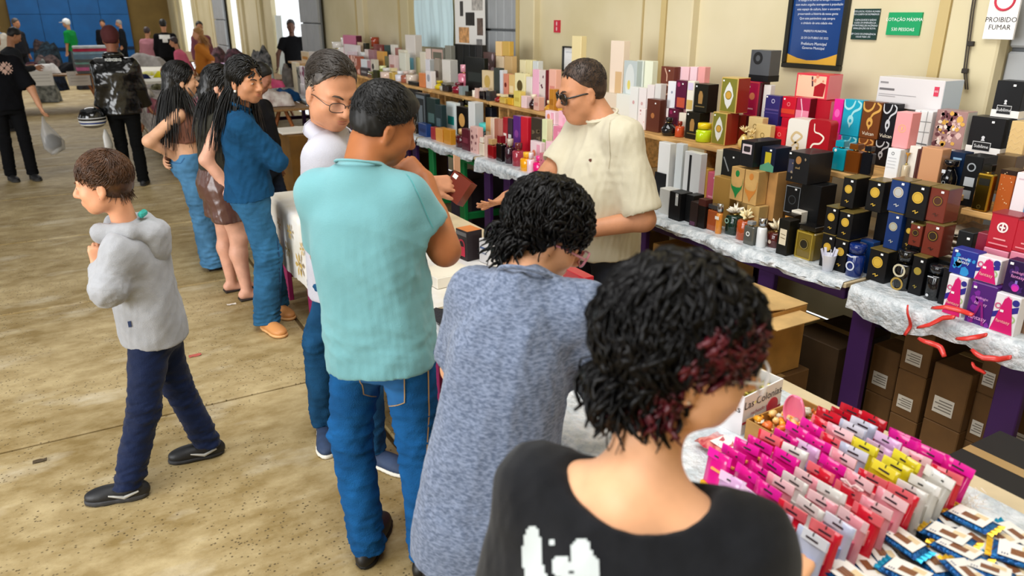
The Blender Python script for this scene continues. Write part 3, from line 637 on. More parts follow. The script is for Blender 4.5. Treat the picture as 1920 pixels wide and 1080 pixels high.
for k in range(6): MB().box(-.006, .006, -.001, .001, 0, .10).xf(Matrix.Translation((.012*math.cos(k), .012*math.sin(k), .01)) @ Matrix.Rotation(.22*math.cos(k), 4, 'Y') @ Matrix.Rotation(.22*math.sin(k*1.7), 4, 'X') @ Matrix.Rotation(k, 4, 'Z')).build('test_strip', mat('#d9d9ea', .6), o)
BLUE = '#12326b'
TB('deep blue cylinder bottle with silver scrolls at the table edge', 1573, 1600, 462, 522, '#0e2a6e', '#0e2a6e', shape='cyl', capf=.3, capw=.98, prints=[('ring', .5, .5, .25, .36, '#cfd5e2'), ('line', [(.1, .95), (.5, .9), (.9, .96)], .1, '#cfd5e2')])
T('plain deep blue box behind the blue cylinder bottle', 1592, 1622, 457, 516, '#10376e', dep=.075)
gold('black gold disc box standing alone right of the deep blue box', XT(1656, 533), 1622, 1656, 474, 535, z=TZ)
TB('round black bottle with curling gold bands', 1662, 1696, 476, 549, '#0c0c0c', '#111111', shape='cyl', capf=.32, capw=.9, prints=[('ring', .5, .75, .3, .42, '#c9c0a2'), ('ring', .5, .25, .3, .42, '#a5883f')])
gold('black box with dim gold disc between two black bottles', XT(1724, 556), 1697, 1724, 484, 552, z=TZ, c='#9c8a3a')
TB('tall black cylinder bottle nearest the table corner', 1722, 1756, 505, 568, '#0c0d10', '#17181c', shape='cyl', capf=.25, capw=.95, prints=[('rect', .2, .9, .6, .94, '#c9ccd0'), ('disc', .4, .2, .1, '#c9ccd0')])
X2 = 3.0
gold('blue box with silver disc, lower one of two stacked', X2, 1654, 1681, 402, 454, col=BLUE, c='#a9aba0', z=.93); gold('black gold disc box between the lower blue and brown boxes', X2, 1682, 1700, 412, 460, z=.93)
gold('blue box with silver disc, upper one of two stacked', X2, 1662, 1695, 341, 400, col=BLUE, c='#b8b8b6'); gold('black gold disc box right of the upper blue box', X2, 1697, 1733, 349, 408)
for (a, b_, t, lb) in ((1655, 1682, 455, 'shaded black box at the foot of the blue boxes'), (1684, 1702, 462, 'shaded black box at the foot of the gold disc boxes')): pbox(lb, X2, a, b_, t, None, '#101013', z=TZ, dep=.085)
BR = '#6e2a1c'
XB = 2.99
pbox('low black display block under the twin brown boxes', XB, 1690, 1762, 497, None, '#121212', z=TZ, dep=.10)
for (a, b_, lb) in ((1687, 1719, 'left'), (1721, 1757, 'right')): gold(f'reddish brown box with dark medallion, {lb} of the twin pair', XB, a, b_, 424 if lb == 'left' else 432, 487 if lb == 'left' else 494, col=BR, c='#2b1a12')
gold('reddish brown box with dim medallion on top of the twin brown boxes', XB+.02, 1735, 1769, 356, 414, col=BR, c='#4a2a1f', dep=.10)
pbox('black box with white price tag right of the twin brown boxes', XB+.03, 1768, 1806, 438, 502, '#16181a', z=.86, dep=.09, prints=[('disc', .5, .62, .3, '#0a0a0b'), SK, ('line', [(.3, .2), (.5, .25), (.7, .2)], .05, '#b9b9ae')])
pbox('dark block under the tagged black box', XB+.03, 1766, 1808, 503, None, '#19191c', z=TZ, dep=.08)
pbox('crimson side box squeezed beside the red ring emblem box', 3.0, 1806, 1833, 440, 474, '#7d1430', z=.88)
RDB = '#b30f28'
XR = 2.98
for (a, b_, t, lb) in ((1806, 1862, 474, 'left'), (1864, 1925, 486, 'right')): pbox(f'wrapped pink carton under the red ring emblem boxes, {lb} one', XR, a, b_, t, None, '#d9849a', z=TZ, dep=.10)
for (a, b_, t, lb) in ((1834, 1897, 408, 'bright red box with white ring emblem and cross above the cones'), (1899, 1960, 424, 'bright red box with ring emblem cut by the right edge of the picture')):
    pbox(lb, XR+.005, a, b_, t, 470, RDB, dep=.09, prints=[('disc', .5, .63, .21, '#efe2dc'), ('disc', .5, .63, .145, '#8d1230'), ('line', [(.5, .52), (.5, .74)], .07, '#efe2dc'), ('line', [(.39, .63), (.61, .63)], .07, '#efe2dc'), ('rect', .25, .27, .72, .31, '#e59a9a'), ('rect', .1, .12, .85, .16, '#e0888e')], lid=(.97, 1, '#8d0f22'))
# lower right corner: colourful fantasy boxes
def pinkcone(label, X, uL, uR, vt, vb, z=None):
    return pbox(label, X, uL, uR, vt, vb, '#eae6ea', z=z, dep=.055, prints=[('poly', [(0, .35), (1, .62), (1, .78), (0, .5)], '#31288a'), ('ring', .8, .42, .10, .17, '#a9c48a'), ('disc', .85, .85, .15, '#2d2a86'), ('ring', .17, .68, .08, .14, '#d05a86'), ('poly', [(.02, .03), (.98, .03), (.66, .92), (.5, .98), (.38, .9)], '#d4146c'), ('line', [(.38, .9), (.5, .985), (.66, .92)], .05, '#f3b9d2'), ('text', .5, .32, .018, 'fantasy', '#f0c0b0'), ('sticker', .3, .55)])
def fant(label, X, uL, uR, vt, vb, col, c2, z=None, txt='#e9a9e0'):
    return pbox(label, X, uL, uR, vt, vb, col, z=z, dep=.055, prints=[('blobs', 7, .16, int(uL), c2), ('text', .5, .66, .0135, 'midnight', txt), ('text', .5, .53, .017, 'fantasy', txt), ('sticker', .1, .86)])
fx = 2.86
pinkcone('white swirl box with pink cone, lower left on the table corner', fx, 1764, 1800, 523, 581, z=TZ)
o = fant('purple box with pink lettering between the two low pink cones', fx-.008, 1806, 1854, 541, 598, '#4d1a73', '#7a2496', z=TZ); add_prints(o, .0295, .035, .05, [('poly', [(.1, .05), (.42, .95), (.55, .95), (.25, .05)], '#8d1c7d'), ('poly', [(.9, .05), (.6, .95), (.5, .95), (.75, .05)], '#8d1c7d'), ('text', .5, .3, .024, 'fantasy', '#e9a9e0')])
pinkcone('white swirl box with pink cone at the lower right of the table', fx-.012, 1852, 1898, 561, 615, z=TZ)
fant('blue violet box with bright turquoise glow, lying above the left cone', fx+.01, 1776, 1824, 476, 530, '#1c2a8a', '#2a8fd0', txt='#e6f4ff')
pinkcone('tall white swirl box with pink cone, centre of the corner display', fx+.01, 1822, 1866, 490, 546)
o = fant('midnight purple box with a violet flask picture at the right edge', fx+.012, 1870, 1925, 498, 562, '#27103f', '#3a1460', txt='#ef9ad8'); add_prints(o, .0295, .035, .05, [('disc', .5, .26, .2, '#a52bb8'), ('disc', .5, .22, .17, '#d22aa0'), ('rect', .44, .4, .56, .52, '#8b7bc8')])
T('brown clear bag at the right edge of the table corner', 1900, 1925, 590, 628, '#8a6a52', dep=.04)
# pale wrinkled bags under the plank
o = empty('bag_stack', (3.42, 1.62, TZ+.010)); tag(o, 'stack of pale crinkled plastic bags under the pine plank end', 'bags')
rr = random.Random(3)
for k in range(9):
    V = []; Fc = []
    for i in range(15):
        for j in range(5): V.append((-.12+.06*j, -.22+.44*i/14, .012+k*.024+.008*math.sin(i*1.1+k*2)+.004*rr.uniform(-1, 1)))
    for i in range(14):
        for j in range(4): a = i*5+j; Fc.append((a, a+5, a+6, a+1))
    n = len(V); V += [(x, y, z-.012) for x, y, z in V]; Fc += [tuple(q+n for q in f[::-1]) for f in Fc]+[(i*5, i*5+n, i*5+5+n, i*5+5) for i in range(14)]
    mesh_obj('folded_bag', V, Fc, mat('#d9cdb8', .35, col2='#b7a58c', nscale=30, coat=.3), o, smooth=True)
# middle of the table: kraft, pink and turquoise boxes
KR = '#b98d4c'
def bikini(label, X, uL, uR, vt, vb, c, z=None, **k): return pbox(label, X, uL, uR, vt, vb, '#c39a5b', z=z, prints=[('oval', .5, .82, .16, .1, c), ('poly', [(.05, .5), (.2, .42), (.5, .4), (.8, .42), (.97, .52), (.9, .38), (.62, .2), (.5, .06), (.38, .2), (.12, .36)], c), ('line', [(.05, .5), (0, .68)], .03, c), ('line', [(.97, .52), (1, .7)], .03, c)], dep=k.pop('dep', .075), m=card('#c39a5b'), **k)
XKf = 3.0
for (a, b_, t, lb) in ((1366, 1390, 381, 'left'), (1391, 1416, 389, 'right')): pbox(f'kraft box lying under the bikini print boxes, {lb} one', XKf, a, b_, t, None, KR, z=TZ, m=card('#c9a565'), dep=.075, prints=[('oval', .5, .6, .2, .2, '#8f9a4a' if lb == 'left' else '#b07a3a')])
bikini('kraft box with green bikini print', XKf, 1366, 1390, 317, 380, '#1d7a3c'); bikini('kraft box with orange bikini print', XKf, 1391, 1416, 323, 388, '#c07a34')
for k in (1, 2, 3): pbox(f'plain kraft box behind the orange bikini print, {["", "nearest", "middle", "farthest"][k]} of three', XKf+.08*k, 1414-5*k+18*k, 1436-6*k+18*k, 328-4*k, None, '#a87a3c', z=.875, m=card('#b5854a'), dep=.076)
T('small amber box with orange front under the kraft boxes', 1413, 1427, 362, 408, '#a5671e', dep=.05); T('amber glass box with white tag beside the silver tree box', 1427, 1440, 366, 411, '#8f581b', dep=.05, prints=[SK])
T('pale silver box with dark square tree print', 1437, 1455, 360, 414, '#b9b9b2', dep=.12, side='#4c4d50', prints=[('rect', .12, .45, .9, .8, '#55564f'), ('ring', .5, .15, .05, .1, '#7d8a7d')])
T('black thin framed box with grey emblem beside the gold disc tiers', 1469, 1494, 406, 455, '#181a1a', dep=.06)
pbox('black box with thin silver outline and white price tag', XT(1494, 455), 1468, 1497, 352, 400, '#16181a', prints=[('frame', .03, .02, .97, .98, .03, '#8a8f92'), ('ring', .5, .5, .2, .25, '#3d4245'), SK], dep=.06)
T('white label black box right of the thin framed box', 1500, 1521, 394, 440, '#15161a', dep=.08, prints=[('rect', .25, .25, .75, .9, '#b9bcb6')])
pbox('white strip box between the black framed boxes', 2.99, 1462, 1490, 400, 413, '#e4dccb', z=.895, dep=.05)
XBB = 3.03
pbox('black box stand hidden below the big medallion box', XBB, 1474, 1512, 352, None, '#0f1012', z=TZ, dep=.16)
pbox('big black box with copper medallion and grey ornaments', XBB, 1472, 1512, 290, 350, '#17181b', dep=.17, prints=[('oval', .5, .75, .13, .13, '#9a6c3c'), ('rect', .05, .3, .3, .75, '#34364a'), ('text', .5, .5, .018, 'oud', '#a98d5c'), ('blobs', 4, .06, 4, '#8a7a62'), ('sticker', .05, .9)])
pbox('navy box with yellow bottle window and green foot', 3.05, 1424, 1450, 279, 322, '#10182e', z=None, dep=.12, prints=[('rect', .3, .3, .75, .8, '#b5a324'), ('poly', [(0, 0), (1, 0), (1, .25), (.6, .4), (0, .2)], '#4f8c70'), SK])
pbox('black box with silver square frame, leftmost of the tall black ones', 3.0, 1385, 1410, 267, 315, '#17181c', dep=.20, prints=[('frame', .15, .5, .85, .88, .1, '#c9b9bd'), ('rect', .3, .58, .72, .8, '#241f24')])
pbox('black bag box with grey brush stroke behind the kraft boxes', 3.1, 1346, 1378, 285, 333, '#17191a', z=.90, dep=.06, prints=[('line', [(.1, .85), (.45, .6)], .07, '#8d9294'), ('line', [(.1, .25), (.5, .05)], .07, '#b9bcbd'), SK])
pbox('kraft riser under the black bag box', 3.1, 1346, 1378, 335, None, '#a8803f', z=TZ, dep=.06)
pbox('cream box with beige side, standing under the pine plank', 3.17, 1332, 1349, 284, 330, '#cfc6ab', z=TZ, dep=.06)
T('pink and gold box partly hidden left of the pink box', 1305, 1321, 318, 372, '#c99a45', dep=.05, prints=[('oval', .6, .5, .25, .12, '#b8842f'), ('oval', .6, .2, .25, .12, '#b8842f')])
T('rose pink box with white tag beside the turquoise box', 1320, 1339, 326, 372, '#c95a72', dep=.06, prints=[SK, ('rect', .2, .38, .8, .42, '#e59aa8')]); T('turquoise box with pink right side beside the kraft boxes', 1339, 1360, 333, 378, '#3fb5a8', dep=.06, side='#e0a0a8', prints=[SK, ('rect', .25, .4, .75, .46, '#1d6d70')])
TB('small yellow bottle with white flowers by the gold box', 1291, 1306, 328, 368, '#d6c832', '#e9e4d2', capf=.38, deco='flower')
T('white box with dark portrait photo, upper of two', 1261, 1281, 290, 329, '#dcdcd8', dep=.12, prints=[('rect', .04, .05, .96, .97, '#24201e'), ('poly', [(.3, .08), (.7, .08), (.62, .5), (.7, .85), (.35, .85), (.42, .5)], '#9a8878')])
o = T('white box with framed dark window, under the portrait box', 1258, 1276, 328, 372, '#dedad4', dep=.14, prints=[('rect', .12, .3, .85, .95, '#2a2625'), ('rect', .25, .6, .75, .65, '#8d8680')])
T('white box with black vertical stripe behind the portrait box', 1288, 1318, 288, 332, '#d9dbdc', dep=.05, prints=[('rect', .3, .15, .45, .95, '#16181c')])
T('small black box beside the seller shirt', 1238, 1258, 325, 360, '#121316', dep=.06); T('grey silver box at the seller shoulder', 1240, 1253, 296, 325, '#a9a9ac', dep=.05)
T('white carton at the seller sleeve under the plank', 1240, 1268, 270, 294, '#e4e4e2', dep=.05); T('clear white tester box under the plank', 1269, 1282, 270, 292, '#d2d8da', dep=.04)
TB('dark bottle with clear crystal stopper beside the seller', 1252, 1262, 288, 326, '#2c2c2e', '#c9ccd0', capf=.3, deco='ball')
# upper shelf, right end
SB('turquoise bottle with turquoise cap on the plank', 1554, 1579, 266, 322, '#0f8ea0', '#0f8fa3', capf=.25, capw=.6, prints=[('disc', .25, .9, .12, '#d9e6e4')])
SB('dark amber bottle with amber cap beside the turquoise bottle', 1580, 1606, 272, 327, '#6e3a12', '#7a4416', capf=.24, capw=.6, glass=.2)
SB('slim black bottle beside the amber bottle', 1609, 1629, 276, 331, '#121317', '#1b1c20', capf=.22, capw=.6)
def snake(label, X, uL, uR, vt, vb, col, c, txt=None, z=None, **k):
    pr = [('snake', [(.02, .98), (.08, .8), (.3, .74), (.52, .82), (.62, .98)], .11, c), ('snake', [(.75, .98), (.95, .9), (.9, .78), (.62, .68), (.5, .56)], .12, c), ('oval', .48, .44, .17, .14, c), ('oval', .48, .42, .07, .05, col), ('poly', [(.38, .36), (.58, .36), (.48, .22)], c)]
    if txt: pr += [('text', .5, .13, .026, txt, '#e6dcc6')]
    return pbox(label, X, uL, uR, vt, vb, col, z=z, dep=.055, prints=pr, **k)
xs_ = 3.615
snake('turquoise snake box on the shelf, lower one', xs_, 1571, 1601, 258, None, '#0f93ad', '#8fd0d6', z=SZ); snake('brown snake box on the shelf, lower one', xs_, 1603, 1632, 262, None, '#6e3c18', '#c98f4a', z=SZ); snake('black snake box on the shelf, lower one', xs_, 1635, 1661, 266, None, '#141416', '#b9babb', z=SZ)
zz = SUP[-1][4]; snake('turquoise snake box in the upper tier', xs_, 1574, 1608, 189, None, '#12a0bd', '#9fdbe0', z=zz); snake('brown snake box with gold snake and white lettering', xs_, 1609, 1644, 193, None, '#6b3a17', '#d2a04e', 'Vulcan', z=zz); snake('black snake box with silver snake and white lettering', xs_, 1646, 1673, 196, None, '#15151a', '#c4c6ca', 'Vulcan', z=zz)
S('tall magenta box left of the turquoise snake boxes', 1553, 1571, 250, 310, '#d8208c', X=3.612, dep=.05); pbox('magenta box in the upper tier beside the turquoise snake', 3.612, 1556, 1573, 187, 250, '#e0208f', dep=.05, prints=[('oval', .5, .6, .3, .12, '#ea5fb2')])
SB('magenta bottle with pink cap in front of the red snake box', 1524, 1543, 263, 297, '#d0147a', '#b81a70', capf=.3, capw=.8); S('small magenta box behind the magenta bottle', 1544, 1556, 250, 292, '#e0559e', X=3.45, dep=.04)
S('white box with black lettering under the pink box', 1655, 1679, 281, 340, '#e6e6e6', X=3.33, dep=.06, prints=[('ring', .45, .85, .08, .12, '#5d5d60')]+[('rect', .12, .7-.1*i, .8, .715-.1*i, '#b5b5b9') for i in range(4)])
SB('clear bottle with tall amber funnel top', 1677, 1689, 287, 340, '#e0cfae', '#c98a1f', shape='cyl', capf=.42, capw=.6, deco='funnel', glass=.3)
S('cream white box right of the amber funnel bottle', 1689, 1711, 277, 341, '#e6dfd3', X=3.36, dep=.05)
S('copper pink box with dark brown left side', 1714, 1754, 281, 347, '#c9936a', X=3.34, dep=.07, prints=[('rect', 0, 0, .06, 1, '#5d2f28')]); S('slim dark brown box left of the copper box', 1705, 1714, 280, 345, '#54302a', X=3.35, dep=.05)
pbox('pink box with gold ring standing on the white lettered box', 3.36, 1669, 1702, 213, 279, '#ee9a9c', z=SZ+.135, dep=.07, prints=[('ring', .5, .55, .2, .24, '#e9b27a'), ('rect', .45, .5, .55, .6, '#e9b27a')])
S('white support box behind the cream box', 1705, 1738, 281, None, '#ece8e2', X=3.615, dep=.06)
pbox('white box tied with black ribbon grid', 3.62, 1703, 1737, 210, 280, '#e9e9e8', dep=.07, prints=[('line', [(.3, 0), (.33, 1)], .03, '#8d9092'), ('line', [(.7, 0), (.73, 1)], .03, '#8d9092'), ('line', [(0, .7), (1, .72)], .03, '#8d9092'), ('line', [(0, .42), (1, .44)], .03, '#8d9092'), ('line', [(0, .12), (1, .1)], .06, '#5d6062')])
S('grey support box under the flowery box', 1746, 1803, 285, None, '#cfc7bd', X=3.61, dep=.06)
pbox('flowery mauve and gold box with pale edges', 3.615, 1744, 1801, 211, 284, '#a5807c', dep=.08, side='#e9e2d2', prints=[('blobs', 26, .10, 11, '#d9b8b0'), ('blobs', 18, .09, 12, '#6d4046'), ('blobs', 12, .10, 13, '#d8a850'), ('blobs', 6, .07, 14, '#efe0d4')])
SB('round black bottle with silver tag beside the copper box', 1746, 1774, 302, 353, '#0e0e11', '#141418', shape='urn', capf=.24, capw=.9, X=3.33, prints=[('rect', .2, .75, .5, .9, '#d9dcdf'), ('ring', .5, .35, .1, .15, '#8d9396')])
S('dark navy box with blue lettering behind the round black bottle', 1764, 1794, 288, 352, '#0f2440', X=3.40, dep=.08, prints=[('rect', .3, .8, .85, .85, '#8fb0cc')])
S('black box with silver ring and label on the plank', 1795, 1830, 296, 358, '#121314', X=3.34, dep=.11, prints=[('ring', .45, .78, .17, .24, '#9a9fa2'), ('rect', .2, .4, .75, .58, '#aeb2b4'), ('rect', .25, .15, .7, .32, '#8a8f92')])
SB('gold bottle with black cap on the end of the plank', 1823, 1852, 311, 374, '!c9a23a', '#15140f', capf=.2, capw=.55, X=3.30, prints=[('rect', .12, .7, .95, .88, '#1c1a10'), ('ring', .5, .12, .1, .18, '#4a3a10')])
zp = 1.10
pbox('orange box with fine white pattern and dark lid', 3.33, 1859, 1888, 322, 388, '#b0561c', z=zp, dep=.08, lid=(.9, 1, '#2c1d16'), prints=[('blobs', 16, .05, 21, '#e0b98c')])
pbox('white pink box beside the orange patterned box', 3.315, 1888, 1914, 327, 398, '#efe2e4', z=zp, dep=.07, side='#8fc4ea', prints=[('rect', .2, .85, .7, .88, '#d2b9c0')])
pbox('light blue box cut by the right edge of the picture', 3.32, 1916, 1950, 335, 404, '#8cc6ee', z=zp, dep=.07)
S('white plinth under the big black and white box', 1806, 1868, 296, None, '#d6d2ca', X=3.61, dep=.07)
def subl(label, X, uL, uR, vt, vb, z=None): return pbox(label, X, uL, uR, vt, vb, '#17181a', z=z, dep=.09, lid=(0, .2, '#eae7e1'), prints=[('rect', .18, .08, .72, .33, '#1a1b1d'), ('frame', .18, .08, .72, .33, .015, '#d9d9d9'), ('text', .45, .205, .021, 'Sublime', '#e6e6e6'), ('poly', [(.4, .36), (.46, .47), (.52, .36)], '#cfd0d2'), ('disc', .46, .45, .05, '#cfd0d2'), SK])
subl('big black box with white foot and white lettering, lower one', 3.615, 1808, 1872, 224, 297)
pbox('beige chevron box beside the big black and white box', 3.615, 1874, 1908, 230, 290, '#d9b87c', z=SZ+.08, dep=.08, prints=[('line', [(0, .2+.12*i), (.25, .28+.12*i), (.5, .2+.12*i), (.75, .28+.12*i), (1, .2+.12*i)], .02, '#e9cf9c') for i in range(6)])
pbox('dark drawer box under the beige chevron box', 3.615, 1872, 1910, 291, None, '#5d4a33', z=SZ, dep=.08)
subl('black box with white foot and white lettering, topmost at the right', 3.66, 1856, 1908, 154, 224)
pbottle('orange red flowered bottle at the right edge', 3.45, 1907, 1945, 242, 312, '#c2461c', '#26160f', shape='cyl', z=zp+.0, capf=.14, capw=.45, prints=[('blobs', 14, .12, 31, '#ecd2a4')])
# large white carton and red gift boxes at the back
o = pbox('long white carton with small red square logo against the wall', 3.70, 1640, 1762, 152, 193, '#d9d4d4', z=1.44, dep=.16, name='long_carton', cat='carton', side='#cfdce6', prints=[('rect', .03, .78, .16, .84, '#8f8b8d'), ('rect', .03, .56, .27, .63, '#6f6b6d'), ('rect', .03, .42, .62, .44, '#a7a3a5'), ('rect', .03, .36, .3, .38, '#a7a3a5'), ('rect', .87, .5, .94, .8, '#d03a55'), ('text', .905, .66, .02, 'mi', '#f3d3d8')])
pbox('grey riser coloured as the shadow under the long white carton, left one', 3.74, 1648, 1700, 196, None, '#8d8b89', z=SZ, dep=.12, group=None, cat='box', name='shadow_riser'); pbox('grey riser coloured as the shadow under the long white carton, right one', 3.74, 1704, 1758, 198, None, '#8d8b89', z=SZ, dep=.12, group=None, cat='box', name='shadow_riser')  # grey colour stands for the shadow below the carton
def prx(label, X, uL, uR, vt, vb, col, z=None, **k): return pbox(label, X, uL, uR, vt, vb, col, z=z, **k)
prx('dark red riser box under the red gift set', 3.68, 1500, 1545, 190, None, '#b01226', z=SZ, dep=.12, side='#f08a92')
prx('red gift set with picture of a red pouch on its front', 3.68, 1489, 1549, 141, 187, '#d9384a', dep=.12, side='#f2909a', prints=[('rect', .05, .06, .94, .93, '#f2c2a2'), ('poly', [(.6, .12), (.9, .12), (.94, .62), (.8, .68), (.6, .5)], '#a3101e'), ('line', [(.5, .9), (.54, .5)], .05, '#53303c'), ('blobs', 5, .05, 5, '#d9856a')])
S('crimson red box under the pink and red pair', 1459, 1488, 224, 280, '#c4122e', X=3.62, dep=.06); S('rose box under the pink striped box', 1489, 1515, 226, 284, '#c23a5c', X=3.62, dep=.06)
prx('bright red box with drop mark and white tag', 3.62, 1463, 1489, 183, 222, '#c8102c', dep=.06, prints=[('sticker', .1, .84), ('ring', .5, .65, .08, .12, '#e98a8a'), ('rect', 0, .2, 1, .42, '#d8402a')])
prx('pink and crimson striped box beside the bright red box', 3.62, 1490, 1515, 185, 224, '#b5204c', dep=.07, side='#5c0c16', prints=[('rect', 0, 0, 1, .4, '#e78aa4'), ('line', [(.3, .95), (.5, .4), (.5, .1)], .08, '#efc4d2')])
S('indigo box on the shelf under the taller indigo box', 1430, 1456, 238, 276, '#2a2458', X=3.60, dep=.05); prx('indigo blue box with drop mark left of the bright red box', 3.60, 1430, 1457, 181, 236, '#2f2a6c', dep=.05, prints=[('ring', .55, .82, .08, .12, '#b9b6d8'), ('rect', 0, .5, 1, .56, '#5a4a86'), ('rect', 0, .4, 1, .44, '#4a4184'), ('sticker', .05, .92)])
S('red box with orange edge and drop mark on the plank', 1443, 1469, 241, 286, '#cc1a2c', X=3.47, dep=.05, prints=[('ring', .55, .72, .09, .12, '#ea9a8a'), ('rect', 0, 0, .12, 1, '#d8602c')])
S('white arched box with golden snake', 1470, 1508, 226, 290, '#e9e4da', X=3.40, dep=.09, rnd=.022, prints=[('snake', [(.3, .3), (.55, .45), (.75, .58), (.45, .66), (.25, .52), (.35, .42), (.6, .38), (.62, .28)], .1, '#d2b98a'), ('poly', [(.5, .3), (.68, .3), (.6, .18)], '#b59a5c')])
S('red arched box with white snake', 1508, 1548, 228, 294, '#a80f1e', X=3.39, dep=.09, rnd=.022, prints=[('snake', [(.25, .9), (.3, .72), (.55, .68), (.75, .6), (.6, .46), (.3, .42), (.2, .3), (.35, .2), (.6, .26), (.66, .1)], .075, '#f0e2d2')])
# middle of the upper shelf
GO = '#7c8430'
def taj(label, X, uL, uR, vt, vb, z=None): return pbox(label, X, uL, uR, vt, vb, '#c9a85c', z=z, dep=.10, side='#8c2416', prints=[('rect', .05, .03, .95, .97, '#7d7a2a'), ('poly', [(.5, .1), (.68, .25), (.8, .5), (.68, .72), (.5, .88), (.32, .72), (.2, .5), (.32, .25)], '#dfe0dc'), ('disc', .5, .5, .2, '#8a7a2c'), ('disc', .5, .5, .16, '#d2a040'), ('sticker', .1, .88)])
S2 = taj; o = taj('olive green box with white oval medallion, lower one on the plank', 3.36, 1332, 1358, 213, 272, z=SZ); taj('olive green box with white oval medallion, upper one', 3.385, 1348, 1379, 147, 211)
S('red brown box right of the lower olive medallion box', 1366, 1384, 216, 276, '#8f2a18', X=3.5, dep=.05)
S('maroon support under the crimson medallion box', 1392, 1424, 222, None, '#5c0f1c', X=3.61, dep=.07)
prx('crimson box with gold medallion and red edge', 3.61, 1392, 1418, 154, 221, '#b01248', dep=.09, side='#4a0a18', prints=[('frame', .02, .01, .98, .99, .03, '#d84a4a'), ('disc', .55, .58, .2, '#d8805a'), ('rect', .3, .2, .7, .24, '#e6b0c0'), ('sticker', .25, .82)])
prx('pearl white box right of the crimson medallion box', 3.64, 1424, 1437, 160, 210, '#e9e4e0', z=1.25, dep=.04)
prx('charcoal box with dark ring emblem, topmost above the crimson box', 3.63, 1403, 1440, 95, 152, '#4c4e52', dep=.09, lid=(0, .2, '#141416'), prints=[('ring', .38, .74, .12, .24, '#1c1c1e')])
S('beige gold box with small emblem behind the ornate bottles', 1398, 1424, 222, 272, '#d9c086', X=3.47, dep=.05, prints=[('ring', .5, .7, .1, .14, '#8d7438')]); S('second beige gold box with emblem beside the red box', 1412, 1440, 236, 280, '#d6ba7c', X=3.41, dep=.04, prints=[('ring', .5, .6, .1, .14, '#8d7438')])
SB('ornate gold bottle with leafy cream top, left one', 1377, 1393, 237, 280, '#d8bd72', '#e6cf96', X=3.36, shape='urn', capf=.42, deco='flower', capw=.8); SB('ornate gold bottle with leafy cream top, right one', 1393, 1408, 241, 284, '#d2b46a', '#dcc080', X=3.35, shape='urn', capf=.42, deco='flower', capw=.8)
SB('bright yellow green bottle with yellow cap on the plank', 1297, 1318, 233, 272, '#c6e01a', '#f0d21a', shape='cyl', capf=.35, capw=.85, X=3.32); S('bright yellow box right of the yellow green bottle', 1318, 1329, 232, 271, '#e8c916', X=3.36, dep=.04)
def jar(label, X, uL, uR, vt, vb, z=None): return pbox(label, X, uL, uR, vt, vb, '#1c1a12', z=z, dep=.09, prints=[('poly', [(.35, .3), (.65, .3), (.68, .6), (.58, .75), (.42, .75), (.33, .6)], '#a57d45'), ('rect', .15, .18, .85, .22, '#6b5a34'), ('sticker', .1, .88)])
jar('black box with gold figure on the plank, lower one', 3.37, 1283, 1312, 213, 266, z=SZ); jar('black box with gold figure, upper one', 3.40, 1299, 1324, 159, 211)
S('maroon box with orange scene, lower one', 1250, 1268, 205, 256, '#5a1230', X=3.40, dep=.05, prints=[('rect', .1, .05, .9, .4, '#c8462c'), ('disc', .3, .85, .15, '#8d2450'), SK]); prx('maroon box with orange scene, upper one', 3.42, 1264, 1284, 152, 203, '#571236', dep=.05, prints=[('rect', .2, .05, .95, .4, '#c05038'), ('disc', .3, .85, .15, '#a02c5c'), SK])
S('white box with red splash on the plank', 1231, 1250, 204, 252, '#ece2e0', X=3.42, dep=.05, prints=[('blobs', 6, .12, 9, '#c2483a')]); prx('tall white box with small emblem, above the red splash box', 3.44, 1247, 1264, 154, 203, '#e9e9ee', dep=.05, prints=[('disc', .5, .6, .1, '#8d94a8')])
S('cream and gold box on the plank left of the black figure box', 1269, 1283, 213, 258, '#efe6d2', X=3.41, dep=.04, prints=[('rect', .05, .05, .9, .4, '#d9b866')]); prx('cream box with lilac top and gold foot', 3.42, 1285, 1299, 153, 212, '#efe8d8', dep=.04, prints=[('rect', .05, .1, .95, .4, '#d2b264'), ('rect', .1, .72, .9, .95, '#d9cbe6')])
SB('black bottle with red foot beside the seller shoulder', 1237, 1256, 222, 262, '#141214', '#141214', shape='urn', capf=.3, X=3.32); SB('small orange flask on the plank', 1256, 1268, 228, 262, '#c24a24', '#8d2a1c', shape='cyl', capf=.3, X=3.34)
S('dark support under the tall brown loop box', 1234, 1258, 188, None, '#3c241c', X=3.62, dep=.06); prx('tall brown box with pale loop print', 3.62, 1236, 1260, 126, 187, '#6a3526', dep=.06, prints=[('ring', .5, .3, .22, .3, '#d9b49a'), ('line', [(.3, .95), (.5, .75), (.5, .55)], .08, '#c9a088'), SK])
for k in range(4):
    S(f'plain rose riser under the {["first", "second", "third", "fourth"][k]} of the four pink boxes', 1262+15*k, 1275+15*k, 158, None, '#d9a0a8', X=3.66, dep=.05); prx(f'pale pink box, {["first", "second", "third", "fourth"][k]} of the row of four on the top shelf', 3.66, 1262+15*k, 1275+15*k, 126, 156, ['#f2cdd6', '#f0c6cc', '#f4d2da', '#f2a8a4'][k], dep=.05)
prx('iridescent pearl box with oval window and yellow seal', 3.61, 1166, 1190, 115, 176, '#b9c4c4', z=SZ+.08, dep=.05, prints=[('oval', .5, .58, .36, .36, '#d2d8d6'), ('oval', .45, .5, .12, .1, '#d9cc6a'), ('poly', [(.1, .05), (.9, .05), (.7, .3), (.3, .2)], '#6d9a94')])
S('ivory support under the pearl box', 1164, 1190, 178, None, '#dfe2da', X=3.60, dep=.06)
